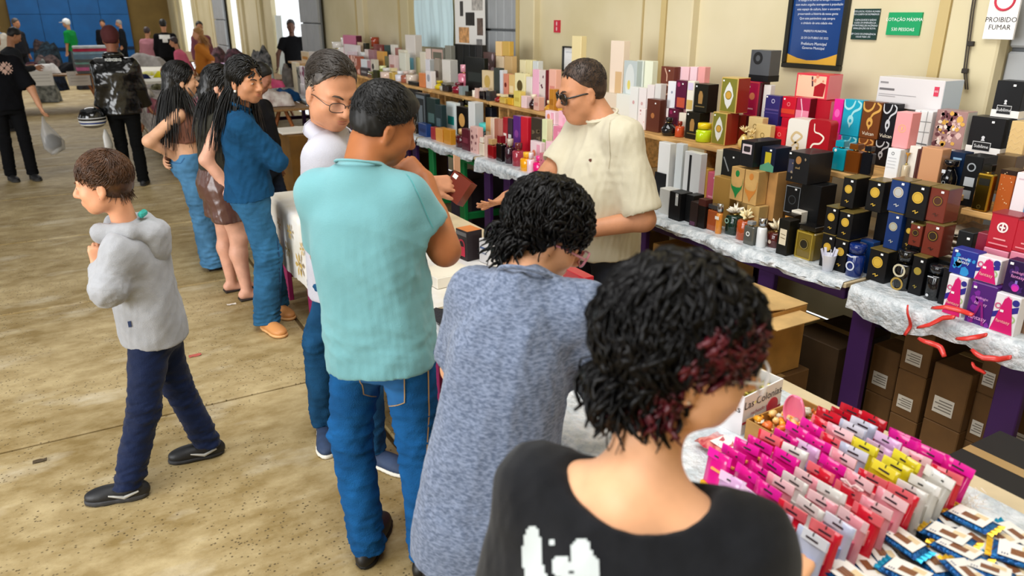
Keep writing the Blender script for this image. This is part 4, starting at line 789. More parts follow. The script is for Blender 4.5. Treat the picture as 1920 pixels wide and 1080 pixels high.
for k, (a, b_, t, c) in enumerate([(1191, 1204, 114, '#d6dcd2'), (1206, 1221, 115, '#e6ead2')]): prx(f'pale ivory slim box, {["near the pearl box", "end of its row"][k]}', 3.66, a, b_, t, 172, c, dep=.05); S(f'ivory riser below the pale slim box, {["first", "second"][k]}', a, b_, 174, None, '#dcdcd0', X=3.66, dep=.05)
prx('tall cream box with gold window behind the seller head', 3.64, 1140, 1164, 77, 172, '#ead8c4', z=SZ+.05, dep=.06, prints=[('rect', .45, .1, .95, .6, '#d2b184')]); S('cream riser behind the seller neck', 1138, 1166, 176, None, '#dcd0bd', X=3.64, dep=.06)
for k, (a, b_, t, vb, c) in enumerate([(1178, 1193, 164, 197, '#dfe0dc'), (1194, 1208, 166, 198, '#e3dcda'), (1209, 1222, 160, 192, '#e0d6d4'), (1223, 1234, 158, 190, '#d9d6d2')]): S(f'small pale box behind the seller neck, {["first", "second", "third", "fourth"][k]} from his collar', a, b_, t, vb, c, X=3.45, dep=.05, prints=[('disc', .5, .6, .15, '#c9a0a0')])
S('brown box with white tag just behind the seller shoulder', 1210, 1234, 188, 222, '#5a2c1e', X=3.36, dep=.06, prints=[SK, ('disc', .5, .5, .14, '#a5683a')])
S('white rose print box at the seller shoulder', 1196, 1209, 205, 240, '#e9dcd8', X=3.35, dep=.05, prints=[('blobs', 5, .14, 8, '#d08a8a')])
# ---------------------------------------------------------------- far stretches of the perfume tables, left of the seller
def below(x, y, z):
    c = [zz for (x0, x1, y0, y1, zz) in SUP if x0-.01 <= x <= x1+.01 and y0-.01 <= y <= y1+.01 and zz < z+.03]
    return max(c) if c else TZ
def row(where, X, items, z=None):
    """items: (description, uL, uR, vtop, vbase, colour[, kind, colour2]); every neighbour is named in the label"""
    prev = None
    for it in items:
        d, uL, uR, vt, vb, c = it[:6]; kind = it[6] if len(it) > 6 else 'box'; c2 = it[7] if len(it) > 7 else '#e9e4da'
        lab = f'{d}, {where}' if prev is None else f'{d} right of the {prev}, {where}'
        if len(lab.split()) > 16: lab = f'{d} right of the {" ".join(prev.split()[-2:])}, {where}'
        if len(lab.split()) > 16: lab = f'{d}, {where}'
        prev = ' '.join(d.split()[-3:])
        yn, yf, z0, z1 = span(X, uL, uR, vt, vb, z)
        zs = below(X+.02, (yn+yf)/2, z0)
        if kind == 'box': pbox(lab, X, uL, uR, vt, None, c, z=zs, dep=.055, prints=[('rect', .15, .35, .85, .6, c2)] if c2 != '-' else [])
        elif kind == 'dot': pbox(lab, X, uL, uR, vt, None, c, z=zs, dep=.055, prints=[('disc', .5, .6, .28, c2)])
        elif kind == 'side': pbox(lab, X, uL, uR, vt, None, c, z=zs, dep=.09, side=c2)
        elif kind == 'spots': pbox(lab, X, uL, uR, vt, None, c, z=zs, dep=.055, prints=[('blobs', 10, .12, int(uL), c2)])
        elif kind == 'win': pbox(lab, X, uL, uR, vt, None, c, z=zs, dep=.055, prints=[('frame', .08, .05, .92, .95, .08, c2), ('rect', .3, .2, .7, .7, c2)])
        else: pbottle(lab, X, uL, uR, vt, None, c, c2, z=zs, shape=kind, capf=.32, capw=.6)
A = 'table edge left of the seller'
row(A, 2.90, [('brown framed black box', 769, 781, 234, 256, '#2a211a', 'win', '#a8865a'), ('deep blue box', 785, 800, 234, 261, '#123a78', 'box', '#0e2c60'), ('slim red box', 808, 816, 240, 267, '#a0202c', 'box', '-'), ('pale orange box', 817, 830, 243, 273, '#dc9a48', 'side', '#c98326'), ('golden orange box', 832, 845, 244, 275, '#cf8c26', 'box', '-'), ('dark wine flask', 850, 862, 244, 279, '#4d0f1c', 'cyl', '#d8b27c'), ('maroon box', 866, 880, 244, 281, '#5c1626', 'box', '#7d3040'), ('pale rose flowered box', 882, 896, 240, 285, '#e2b6ae', 'spots', '#8d5a5c'), ('cream short bottle', 898, 907, 259, 292, '#e6d5bf', 'rect', '#f0e6d6'), ('rosy beige box', 908, 913, 255, 294, '#d8b8a8', 'box', '-'), ('crimson square bottle', 914, 924, 262, 295, '#8d1418', 'rect', '#c9a46c'), ('black bottle with white label', 930, 940, 256, 298, '#151012', 'rect', '#7d1420'), ('dark plum bottle', 943, 953, 262, 301, '#34101f', 'cyl', '#c9b9a8'), ('red brown flask', 956, 968, 270, 306, '#9c3040', 'cyl', '#6b2a2c')])
row('by the seller hand, front edge', 2.86, [('amber yellow tube bottle', 970, 984, 288, 325, '#f0a414', 'cyl', '#f2b52c'), ('pink white tube bottle', 985, 993, 288, 326, '#ecc9d0', 'cyl', '#e9dcdc'), ('magenta tube bottle with white dot', 994, 1008, 295, 331, '#df1470', 'cyl', '#e83a8a'), ('mottled maroon pink box', 1011, 1028, 291, 331, '#c06878', 'spots', '#6d2234')])
row('second row left of the seller', 3.06, [('orange cream box', 911, 920, 222, 258, '#e0b070', 'box', '#efd9b8'), ('pale cream box', 920, 927, 222, 258, '#ead2bc', 'box', '-'), ('dusty rose box', 927, 935, 224, 262, '#b0705c', 'box', '-'), ('second dusty rose box', 935, 942, 224, 262, '#bd8272', 'box', '-'), ('red box with white panel', 943, 951, 221, 258, '#a41424', 'box', '#efe2da'), ('dark box with white panel', 952, 960, 223, 258, '#3a2a36', 'box', '#e2e2e2'), ('violet purple box', 962, 975, 219, 262, '#5c2482', 'dot', '#8a3f96'), ('scarlet red box', 976, 989, 221, 263, '#cc1a30', 'box', '-'), ('dark photo box', 995, 1014, 224, 266, '#3c342a', 'spots', '#6d6048'), ('white green lemon box', 1015, 1024, 225, 255, '#dfe4b4', 'box', '#7da04a')])
for i, (a, b_, t, vb, c, n) in enumerate([(1022, 1036, 268, 297, '#efc4cf', 'low first'), (1038, 1050, 268, 297, '#e493aa', 'low second'), (994, 1014, 268, 293, '#f2dcdf', 'low end'), (1024, 1045, 236, 266, '#efe0e4', 'middle'), (1022, 1040, 210, 236, '#f3d3de', 'upper first'), (1042, 1058, 210, 236, '#f0b9cb', 'upper second'), (1046, 1060, 238, 268, '#d97f9a', 'middle rear')]):
    yn, yf, z0, z1 = span(3.12 if i > 2 else 3.02, a, b_, t, vb, None)
    pbox(f'pink white patterned box in the pile at the seller elbow, {n} one', 3.12 if i > 2 else 3.02, a, b_, t, None, c, z=below(3.13, (yn+yf)/2, z0), dep=.05, prints=[('disc', .35, .55, .16, '#e58a6a'), ('rect', .6, .1, .9, .9, '#e9a6ba')])
row('table top under the plank', 3.14, [('white turquoise striped box', 838, 855, 194, 236, '#e6f0ef', 'box', '#1f9a94'), ('black box with gold picture', 857, 877, 203, 232, '#17110d', 'dot', '#d9a55c'), ('tall white box', 879, 891, 193, 234, '#e9ebea', 'side', '#bfc3c6')])
yy = y_at(3.16, .95, 906)
o = empty('lidded_jar', (3.2, yy, TZ+.003)); tag(o, 'dark jar with turquoise lid under the pine plank', 'jar')
MB().lathe([(.06, 0), (.065, .02), (.065, .12), (.06, .13)], 18).build('jar_body', mat('#2c3a3a', .2, coat=.4), o, smooth=True); MB().lathe([(.072, .13), (.074, .19), (.068, .195)], 20).build('lid', mat('#52cdc6', .4), o, smooth=True)
row('dark heap under the far plank', 3.0, [('black box with steel edges', 781, 800, 177, 205, '#23292c', 'win', '#6d7880'), ('dark green black box', 802, 818, 186, 225, '#1c3130', 'box', '#4a6a68'), ('grey white tester stand', 790, 798, 200, 232, '#c9d3d4', 'rect', '#e2e8e8'), ('dark teal box', 818, 829, 198, 240, '#203438', 'box', '#51666b')])
row('on the plank left of the seller', 3.30, [('black square flask', 898, 907, 165, 193, '#1a1218', 'rect', '#d8c8c0'), ('black box with blue glint', 910, 921, 171, 197, '#1c1f2a', 'rect', '#3a3a3c'), ('dark red flask', 923, 933, 177, 199, '#8d1a18', 'urn', '#e6c8a0'), ('yellow flask with black stripe', 936, 947, 178, 201, '#d2b24a', 'rect', '#efe2b4'), ('amber yellow flask', 951, 961, 178, 203, '#e0ac1e', 'rect', '#2a2418'), ('tall lemon box', 963, 975, 172, 207, '#dfcc66', 'box', '#c9b04a'), ('pale pink tall box', 977, 987, 181, 209, '#f0d2d2', 'box', '-'), ('black flask with pearl cap', 988, 998, 178, 209, '#2a0f12', 'urn', '#efe0c4'), ('rosy beige bottle box', 1000, 1010, 183, 211, '#dfb0a0', 'box', '#c98a80'), ('round amber flask', 1015, 1029, 190, 213, '#cf9226', 'urn', '#f0ddb0'), ('tall amber honey box', 1029, 1038, 168, 212, '#c08024', 'box', '#a86a18'), ('yellow cube flask', 1045, 1056, 196, 216, '#f0b23a', 'rect', '#f3d9a4')])
row('second line on that plank', 3.42, [('cream gold box', 904, 924, 134, 170, '#e2cba0', 'dot', '#c9a858'), ('charcoal narrow box', 926, 936, 128, 170, '#3a413c', 'box', '-'), ('white grey narrow box', 937, 942, 132, 170, '#d9dce2', 'box', '-'), ('red dotted cream box', 944, 952, 139, 172, '#d98a70', 'dot', '#6d140e'), ('pale gold bottle box', 954, 964, 141, 173, '#e2c07a', 'box', '#f0dcae'), ('cream box with black dot', 965, 984, 139, 176, '#efe6b4', 'dot', '#5a4a20'), ('pearl white box', 986, 997, 145, 180, '#e9e2da', 'box', '-'), ('candy pink tall box', 998, 1010, 131, 174, '#efb4cc', 'box', '-'), ('white box with plum letters', 1010, 1021, 132, 172, '#e0d2cc', 'spots', '#6d2a48'), ('maroon slim box', 1022, 1028, 132, 172, '#6d141e', 'box', '-'), ('salmon pink box', 1028, 1041, 131, 170, '#eeb4a0', 'box', '#d98a7c')], None)
row('rear plank by the grey door', 3.66, [('brown crystal box', 907, 928, 99, 136, '#4d2a22', 'spots', '#b9a0a4'), ('beige square box', 930, 944, 106, 130, '#dfc9a8', 'box', '#cfb384'), ('tan square box', 946, 960, 106, 128, '#d2b07a', 'box', '-'), ('cream box with black squares', 974, 985, 113, 142, '#eee3b4', 'dot', '#5a4816'), ('ivory gold box', 986, 996, 113, 145, '#ece2ac', 'dot', '#bf9a34'), ('silver lilac box', 998, 1008, 115, 140, '#d6dcdc', 'box', '-'), ('black framed gold and white box', 1069, 1086, 68, 118, '#e9d9a4', 'box', '#c29a3a')])
for i, (a, b_, c, n) in enumerate([(929, 940, '#ecc684', 'left'), (942, 955, '#cfa748', 'right')]):
    yn, yf, z0, z1 = span(3.66, a, b_, 78, 104, None); pbox(f'golden box topmost before the grey door, {n} one', 3.66, a, b_, 78, None, c, z=below(3.68, (yn+yf)/2, z0), dep=.05)
B_ = 'on the far plank'
row(B_, 3.32, [('black cube box', 768, 786, 155, 178, '#141715', 'box', '-'), ('orange slab box', 786, 797, 138, 168, '#e0864a', 'box', '-'), ('tall white box with mark', 799, 809, 134, 172, '#efe9ea', 'dot', '#a9aab4'), ('bright yellow flask', 811, 820, 152, 172, '#d8bf16', 'urn', '#c9b21a'), ('grey white flask', 822, 828, 157, 176, '#b9b7ac', 'cyl', '#3a3a34'), ('dark smoke flask', 829, 840, 155, 178, '#2a2622', 'rect', '#8d8878'), ('dark red tall flask', 843, 855, 156, 181, '#86122c', 'cyl', '#6d1a2c'), ('black flask with steel top', 860, 870, 162, 186, '#14161c', 'rect', '#8fa0a4'), ('olive yellow flask', 872, 880, 172, 190, '#d6cb5a', 'rect', '#2a2a20'), ('white brown flask', 881, 888, 170, 192, '#e2cfb2', 'cyl', '#e9e0d0'), ('brown red flask', 890, 898, 166, 194, '#5c1c1e', 'rect', '#e0bcb0')])
row('behind the far plank flasks', 3.46, [('pink tall bottle', 855, 866, 122, 152, '#d97a92', 'cyl', '#e9a4b4'), ('pale grey box', 799, 807, 112, 141, '#e2e2ea', 'side', '#b9bdbb'), ('grey brown box', 815, 824, 112, 140, '#a39a8d', 'box', '#5c4c44'), ('white pearl box', 830, 845, 113, 145, '#e6e2da', 'side', '#c3c3bd'), ('black glossy box', 872, 907, 110, 152, '#0c1110', 'box', '#1c2624')])
row('rear of the far plank', 3.66, [('tall white carton', 763, 781, 66, 96, '#e4ddd6', 'side', '#cfc8c0'), ('sky blue box', 767, 777, 109, 133, '#74b4cf', 'box', '-'), ('olive cream box', 780, 788, 108, 133, '#c2b884', 'box', '-'), ('cream wide box', 789, 799, 98, 130, '#e6dfcc', 'box', '-'), ('rose figure box', 800, 809, 92, 112, '#ead4cb', 'dot', '#7a5048'), ('portrait picture box', 810, 834, 90, 112, '#6b6a5c', 'win', '#c9a89c'), ('black white striped box', 836, 847, 86, 114, '#8d8c80', 'box', '#2a2a26')])
for i in range(5):
    a = 848+11.5*i; yn, yf, z0, z1 = span(3.68, a, a+10.5, 83, 112, None)
    pbox(f'tall black box in the dark row before the posters, {["first", "second", "third", "fourth", "last"][i]} one', 3.68, a, a+10.5, 83+.5*i, None, ['#0e100f', '#131514', '#101314', '#0d0f10', '#2a2828'][i], z=below(3.7, (yn+yf)/2, z0), dep=.06)
# beyond: the end of the row behind the two customers
F1 = 'far end of the row'
row(F1, 3.34, [('orange striped carton', 566, 580, 98, 122, '#e6cfa8', 'box', '#c98a3c'), ('white lettered carton', 581, 593, 98, 122, '#e9e0d8', 'box', '#d2b0a0')])
row('far rear shelf', 3.62, [('white cone topped jar', 612, 624, 79, 97, '#e6e2dc', 'cyl', '#efece8'), ('white bottle', 632, 642, 71, 96, '#e9e6e2', 'cyl', '#f0eeea'), ('pink and plum gift box', 647, 671, 67, 84, '#d27a9c', 'side', '#4d0c22'), ('pale cream pack', 673, 683, 80, 96, '#e2c9a8', 'box', '-'), ('dark green slim pack', 684, 689, 81, 92, '#33362a', 'box', '-'), ('crimson jar', 690, 699, 70, 92, '#7d2414', 'cyl', '#9a3a1c'), ('maroon rose pack', 703, 720, 84, 98, '#7d3028', 'spots', '#dba89a'), ('dark teal cone pack', 723, 733, 85, 106, '#2f4a44', 'box', '#c9cfc6'), ('white slim pack', 735, 742, 84, 106, '#e6e2d8', 'box', '-'), ('rose brown slim pack', 743, 748, 90, 122, '#a57068', 'box', '-'), ('ivory wide pack', 749, 762, 94, 126, '#e2ddc8', 'box', '-')])
row('far upper tier', 3.48, [('white ribbon box', 648, 672, 85, 97, '#e6dfe0', 'box', '#5c2434'), ('pale lilac pack', 661, 673, 97, 108, '#e2cfd8', 'box', '-'), ('pale grey bottle', 676, 685, 98, 126, '#c3cfd0', 'cyl', '#d6dcda'), ('white rose carton', 686, 692, 93, 107, '#e9dcd6', 'box', '-'), ('mauve brown carton', 693, 703, 94, 110, '#a57a80', 'box', '#c9a8a8'), ('orange honey carton', 709, 721, 97, 126, '#d69f4c', 'box', '#b9802c'), ('olive green slim carton', 723, 730, 106, 130, '#6f6f4c', 'box', '-'), ('pink white carton', 731, 742, 104, 128, '#e2c6c2', 'box', '#b97a74'), ('pale pearl carton', 750, 762, 100, 128, '#dfe0d2', 'box', '-')])
row('far middle tier', 3.34, [('brown rose carton', 656, 677, 106, 122, '#a5553c', 'spots', '#e2b6a8'), ('white blue carton', 678, 688, 112, 128, '#dfe6ea', 'box', '-'), ('mauve carton', 690, 696, 114, 128, '#b98f94', 'box', '-'), ('black dotted carton', 697, 704, 112, 126, '#cfc8b8', 'dot', '#1c1a16'), ('yellow green flask', 706, 714, 124, 148, '#a8b24c', 'cyl', '#dfe6a4'), ('rosy dotted flask', 716, 727, 128, 150, '#e0c6b8', 'cyl', '#d6d6d0'), ('gold slim flask', 730, 737, 128, 148, '#d2b05c', 'rect', '#e6d6a4'), ('white blue jar', 738, 746, 134, 152, '#dfe2ee', 'cyl', '#eceef0'), ('rust red jar', 748, 757, 134, 152, '#a5604c', 'cyl', '#d6c0b6'), ('beige wide jar', 758, 767, 132, 154, '#e2d2c2', 'cyl', '#cfc2b6')])
row('near the middle of the far plank', 3.30, [('dark grey box', 676, 690, 128, 142, '#3a3436', 'box', '#8d8a8a'), ('olive dark flask', 698, 706, 134, 150, '#5c5a34', 'rect', '#8d8a5c'), ('dark green box', 708, 716, 132, 152, '#2c3014', 'box', '-')])
row('table edge by the striped carton', 2.95, [('ivory tall carton', 552, 560, 118, 160, '#e2d6b4', 'box', '-'), ('white plum printed carton', 566, 578, 126, 160, '#e6dcdf', 'spots', '#8d3a5c'), ('black white printed pack', 560, 566, 126, 158, '#8d8a80', 'spots', '#1c1a18'), ('pink white printed carton', 578, 590, 130, 172, '#e6d2d6', 'spots', '#a5506c'), ('white cream pack', 572, 586, 160, 180, '#ece4e0', 'box', '-'), ('brown amber jar', 560, 571, 164, 178, '#8d5a1c', 'cyl', '#a56a24')])
# ---------------------------------------------------------------- foreground table: sachets, wafers, sweets
NZ = .7485
COLS = dict(M=('#d0107e', '#e21a9a', .25), R=('#c8142c', '#e86a72', .3), W=('#c9c6c0', '#e9e6e2', .35), P=('#d98a96', '#f0c8cc', .35), Y=('#c9b416', '#efe13a', .35), L=('#c99ac4', '#e2bfe0', .35), G=('#a9acc0', '#d6d8e6', .35), B=('#b3b9d2', '#dfe3f0', .35), D=('#a80d1e', '#c41428', .3))
CN = dict(M='magenta', R='red', W='frosted white', P='pale pink', Y='yellow topped', L='lilac', G='grey lilac', B='bluish white', D='dark red')
def pouch(label, x, y, w, h, k, seed, extra=None):
    c, hd, ro = COLS[k]; r = random.Random(seed); V = []; Fc = []; nx, nz = 5, 7
    for side in (1, -1):
        for i in range(nx):
            for j in range(nz):
                s = i/(nx-1); t = j/(nz-1); b_ = .0075*math.sin(math.pi*s)**.6*(max(0, 1-t/.82)**.5)*(.6+.4*math.sin(math.pi*min(1, t/.8)))
                V.append((-side*b_-.0005*side+.003*math.sin(s*5+seed)*t, (s-.5)*w*(1-.04*math.sin(math.pi*t)), t*h))
    n = nx*nz
    for i in range(nx-1):
        for j in range(nz-1): a = i*nz+j; Fc += [(a, a+nz, a+nz+1, a+1), (n+a, n+a+1, n+a+nz+1, n+a+nz)]
    for j in range(nz-1): Fc += [(j, j+1, n+j+1, n+j), ((nx-1)*nz+j, n+(nx-1)*nz+j, n+(nx-1)*nz+j+1, (nx-1)*nz+j+1)]
    for i in range(nx-1): Fc += [(i*nz+nz-1, (i+1)*nz+nz-1, n+(i+1)*nz+nz-1, n+i*nz+nz-1)]
    o = mesh_obj('cosmetic_sachet', V, Fc, mat(c, .22, coat=.5), loc=(x, y, NZ+.004), smooth=True)
    o.rotation_euler = (r.uniform(-.05, .05), R(13)+r.uniform(-.05, .05), r.uniform(-.08, .08))
    tag(o, label, 'sachet', 'sachets standing in rows')
    q = lambda nm, s0, s1, t0, t1, m, d=.0016: MB().box(-d, d, (.5-s1)*w, (.5-s0)*w, t0*h, t1*h).build(nm, m, o)
    q('header_strip', .0, 1, .84, 1.002, mat(hd, .25, coat=.4)); q('hang_slot', .3, .7, .885, .915, mat('#33202c' if k != 'W' else '#4a4a48', .6), .0022); q('notch', .48, .52, .955, 1.003, mat('#1c1418', .6), .0022)
    if k in 'WGBLP': q('printed_panel', .2, .8, .3, .62, mat({'W': '#b9b6b0', 'G': '#8d93b8', 'B': '#8fa0cc', 'L': '#7d8cb0', 'P': '#c25a72'}[k], .5), .0088)
    if k == 'M': q('gold_foot', .02, .98, .0, .38, mat('#d2a016', .3), .0084); q('gold_arc', .3, .7, .66, .70, mat('#e0a050', .4), .0065)
    if k == 'R': q('pale_panel', .25, .75, .45, .7, mat('#e8a0a2', .4), .0083)
    if extra == 'tag': q('red_tag', .3, .7, .5, .72, mat('#c01648', .4), .0090)
    if extra == 'tie':
        for sg in (1, -1): MB().tube([(0, 0, h), (-.01, sg*.012, h+.012), (0, sg*.026, h+.006), (.005, sg*.012, h-.004), (0, 0, h)], .003, 6).build('ribbon_bow', mat('#f0d2d4', .4), o)
    return o
seqs = [(.79, 1.655, .0425, 'MRWWWRPPRPBRB'), (.868, 1.66, .043, 'MPYYYRPRWPWRL'), (.946, 1.665, .043, 'MLLYGPMRPWPML'), (1.024, 1.675, .043, 'DGGPRMLWMMMML'), (1.10, 1.685, .044, 'DDDRMMMRMMMM')]
orow = ['row nearest the wafers', 'second row from the wafers', 'middle row', 'row behind the middle', 'rear row by the sweets tray']
num = ['first', 'second', 'third', 'fourth', 'fifth', 'sixth', 'seventh', 'eighth', 'ninth', 'tenth', 'eleventh', 'twelfth', 'thirteenth']
for ri, (y, x0, dx, s) in enumerate(seqs):
    for i, k in enumerate(s):
        jx = random.Random(ri*50+i).uniform(-.006, .006)
        pouch(f'{CN[k]} sachet, {num[i]} from the aisle end of the {orow[ri]}', x0-dx*i, y+jx, .074, .142+jx, k, ri*20+i, 'tag' if (ri, i) == (0, 3) else ('tie' if (ri, i) == (1, 7) else None))
for i, (u, v, k) in enumerate([(1690, 832, 'M'), (1745, 862, 'M'), (1700, 845, 'D')]):
    p = on_z(u, v, .87); pouch(['magenta packet lying askew at the back of the sachets', 'hot pink packet leaning against the sachet rows', 'crimson packet on the far corner of the sachets'][i], p[0]+.03, p[1]+.02, .085, .12, k, 90+i)
# wafer packs
FOIL = mat('#1c6fb0', .25, metal=.5, col2='#0d3f7c', nscale=60, bump=.5, bscale=90); FOILT = mat('#1f9ac2', .25, metal=.5)
def wafer(label, x, y, z, rz, tx, ty, seed, gold):
    V = []; Fc = []; nx, ny = 7, 6; L, Wd, H = .098, .062, .020; r = random.Random(seed)
    for sg in (1, -1):
        for i in range(nx):
            for j in range(ny):
                s = i/(nx-1)*2-1; t = j/(ny-1)*2-1
                hh = H/2*(1-abs(s)**6)*(1-abs(t)**4*.8)
                V.append((t*Wd/2*(1-.03*r.random()), s*L/2, sg*hh+H/2))
    n = nx*ny
    for i in range(nx-1):
        for j in range(ny-1): a = i*ny+j; Fc += [(a, a+1, a+ny+1, a+ny), (n+a, n+a+ny, n+a+ny+1, n+a+1)]
    for i in range(nx-1): Fc += [(i*ny, (i+1)*ny, n+(i+1)*ny, n+i*ny), (i*ny+ny-1, n+i*ny+ny-1, n+(i+1)*ny+ny-1, (i+1)*ny+ny-1)]
    o = mesh_obj('wafer_pack', V, Fc, FOIL, loc=(x, y, z), smooth=True); o.rotation_euler = (tx, ty, rz); tag(o, label, 'wafer', 'wafer packs heaped on the table')
    zz = H+.0006
    def pl(nm, x0, x1, y0, y1, c, dz, rough=.35):
        mesh_obj(nm, [(x0, y0, zz+dz), (x1, y0, zz+dz), (x1, y1, zz+dz), (x0, y1, zz+dz)], [(0, 1, 2, 3)], mat(c, rough, coat=.3), o)
    pl('white_label', -.025, .025, -.039, .039, '#e6e2da', 0); pl('wafer_picture', -.013, .006, -.018, .016, '#6b3d1f', .0004); pl('cream_swirl', .004, .02, -.03, -.004, '#d9c39a', .0003)
    for q in range(3): pl('wafer_layer_line', -.012+.006*q, -.0105+.006*q, -.018, .016, '#a8714a', .0007)
    for q in range(3): pl('printed_mark', -.02+.0*q, -.014, .02+.005*q, .0225+.005*q, '#3a4a6d', .0004)
    for e in (-1, 1):
        V2 = []; F2 = []; b_ = 0
        for i in range(9): V2 += [(-Wd/2*.9+Wd*.9*i/8, e*L/2*.98, H/2), (-Wd/2+Wd*i/8, e*(L/2+.012), H/2+.003*(-1)**i)]
        for i in range(8): a = b_+2*i; F2.append((a, a+2, a+3, a+1))
        mesh_obj('crimped_end', V2, F2, mat('#e0b02c', .25, metal=.6) if gold else FOILT, o)
    return o
wp = [(1739, 985), (1692, 1007), (1652, 1030), (1822, 967), (1830, 1007), (1800, 1027), (1755, 1050), (1705, 1070), (1870, 1002), (1855, 1065), (1897, 1060), (1815, 1072), (1627, 1060), (1590, 1072), (1772, 968), (1912, 1035), (1905, 1000), (1780, 1000), (1845, 980)]
rr = random.Random(12)
lows = [(1.30+.075*i, .50+.11*j) for i in range(6) for j in range(3)]
for i, (x, y) in enumerate(lows): wafer(f'blue foil wafer pack in the bottom layer, row {["one", "two", "three"][i % 3]} place {num[i//3]}', x+rr.uniform(-.01, .01), y+rr.uniform(-.01, .01), NZ+.002, rr.uniform(-.3, .3), 0, 0, i, i % 3 == 0)
for i, (u, v) in enumerate(wp):
    lay = NZ+.026+.022*(i % 2); p = on_z(u, v, lay+.02)
    wafer(f'white labelled wafer pack with brown wafer picture, {num[i] if i < 13 else ["thirteenth", "next to last", "last", "spare", "far", "inner", "outer"][i-12]} on top of the heap', p[0], p[1], lay, rr.uniform(-.45, .45), rr.uniform(-.12, .12), rr.uniform(-.15, .15), 50+i, i % 3 != 1)
# shredded white paper tuft
rr = random.Random(4); mb = MB(); c = on_z(1795, 935, NZ+.03)
for i in range(260):
    a, e = rr.uniform(0, 6.28), rr.uniform(0, 1.3); q = Vector((rr.gauss(0, .035), rr.gauss(0, .022), rr.uniform(0, .03))); d = Vector((math.cos(a)*math.cos(e), math.sin(a)*math.cos(e), math.sin(e)))*rr.uniform(.012, .03); n = d.orthogonal().normalized()*.0012
    mb.add([q-n, q+n, q+d+n*.3, q+d-n*.3], [(0, 1, 2, 3)])
o = mb.build('shredded_paper', mat('#e6ddd0', .8), loc=(c[0], c[1], NZ+.002)); tag(o, 'white shredded paper tuft between sachets and wafers', 'paper', kind='stuff')
# white sweets box, tray of sweets and scoop
def bin_(name, label, cx, cy, w, d, h, m, rz, cat, t=.004, flare=0):
    o = empty(name, (cx, cy, NZ), rz); tag(o, label, cat)
    a, b_ = w/2, d/2
    for (nm, q) in (('bottom', (-a, a, -b_, b_, 0, t)), ('side_wall', (-a, -a+t, -b_, b_, t, h)), ('side_wall', (a-t, a, -b_, b_, t, h)), ('side_wall', (-a+t, a-t, -b_, -b_+t, t, h)), ('side_wall', (-a+t, a-t, b_-t, b_, t, h))): MB().box(*q).build(nm, m, o)
    SUP.append((cx-a, cx+a, cy-b_, cy+b_, NZ+t)); return o
SWB = (1.60, 1.40)
o = bin_('sweets_box', 'white card box with black lettering full of gold wrapped sweets', *SWB, .19, .17, .125, mat('#eae9ea', .5), R(8), 'box')
text('lettering', 'Las Colonias', .036, mat('#1a1a22', .5), Matrix.Translation((0, -.0862, .093)) @ Matrix.Rotation(R(90), 4, 'X'), o)
text('lettering', 'Las Colonias', .03, mat('#1a1a22', .5), M_front(-.0962, 0, .08), o)
MB().box(-.095, .095, -.0866, -.0861, .035, .042).build('red_band', mat('#b01a34', .5), o); text('lettering', 'recheado sabor', .018, mat('#b01a34', .5), Matrix.Translation((0, -.0862, .06)) @ Matrix.Rotation(R(90), 4, 'X'), o)
MB().lathe([(.028, 0), (.028, .001)], 20).xf(Matrix.Translation((.05, -.0862, .05)) @ Matrix.Rotation(R(90), 4, 'X')).build('red_ring_logo', mat('#c8243c', .5), o)
def sweet(label, x, y, z, m, m2, s, seed, group):
    r = random.Random(seed); mb = MB(); mb.tube([(-.011*s, 0, 0), (-.007*s, 0, 0), (.007*s, 0, 0), (.011*s, 0, 0)], [.003*s, .0075*s, .0075*s, .003*s], 7)
    o = mb.build('wrapped_sweet', m, loc=(x, y, z), smooth=True); o.rotation_euler = (r.uniform(0, 6), r.uniform(-.5, .5), r.uniform(0, 6)); tag(o, label, 'sweet', group)
    for e in (-1, 1): mesh_obj('twisted_end', [(e*.011*s, 0, 0), (e*.019*s, -.006*s, .002), (e*.020*s, 0, -.002), (e*.019*s, .006*s, .002)], [(0, 1, 2), (0, 2, 3)], m2, o)
gm = [mat('#c2b02a', .25, metal=.6), mat('#8d8a3a', .3, metal=.5), mat('#dcd45c', .3, metal=.4)]; rr = random.Random(6)
for i in range(70):
    x, y = rr.uniform(-.078, .078), rr.uniform(-.066, .066); sweet('gold wrapped sweet in the white lettered box', SWB[0]+x*math.cos(R(8))-y*math.sin(R(8)), SWB[1]+y*math.cos(R(8))+x*math.sin(R(8)), NZ+.078+rr.uniform(0, .02)+.014*(1-abs(x)/.08), gm[i % 3], gm[2], 1.15, i, 'sweets in the white box')
o = MB().box(-.084, .084, -.074, .074, .005, .070).build('sweets_layer', gm[1], loc=(SWB[0], SWB[1], NZ)); o.rotation_euler.z = R(8); tag(o, 'lower layer of gold wrapped sweets in the white box', 'sweets', kind='stuff')
TR = (1.64, 1.235)
o = bin_('sweets_tray', 'brown card tray with orange wrapped sweets and a pink scoop', *TR, .24, .115, .062, card('#b58a4a'), R(2), 'tray')
om = [mat('#e09a1c', .3, coat=.3), mat('#c9c4b0', .4, coat=.3), mat('#d96a2a', .3, coat=.3), mat('#e6c27c', .3, coat=.3)]
for i in range(60):
    x, y = rr.uniform(-.1, .1), rr.uniform(-.043, .043); sweet('orange or silver wrapped sweet in the brown tray', TR[0]+x, TR[1]+y, NZ+.03+rr.uniform(0, .035), om[i % 4], om[(i+1) % 4], 1.3, 200+i, 'sweets in the brown tray')
o = MB().box(-.112, .112, -.05, .05, .005, .028).build('sweets_layer', om[0], loc=(TR[0], TR[1], NZ)); tag(o, 'lower layer of orange wrapped sweets in the brown tray', 'sweets', kind='stuff')
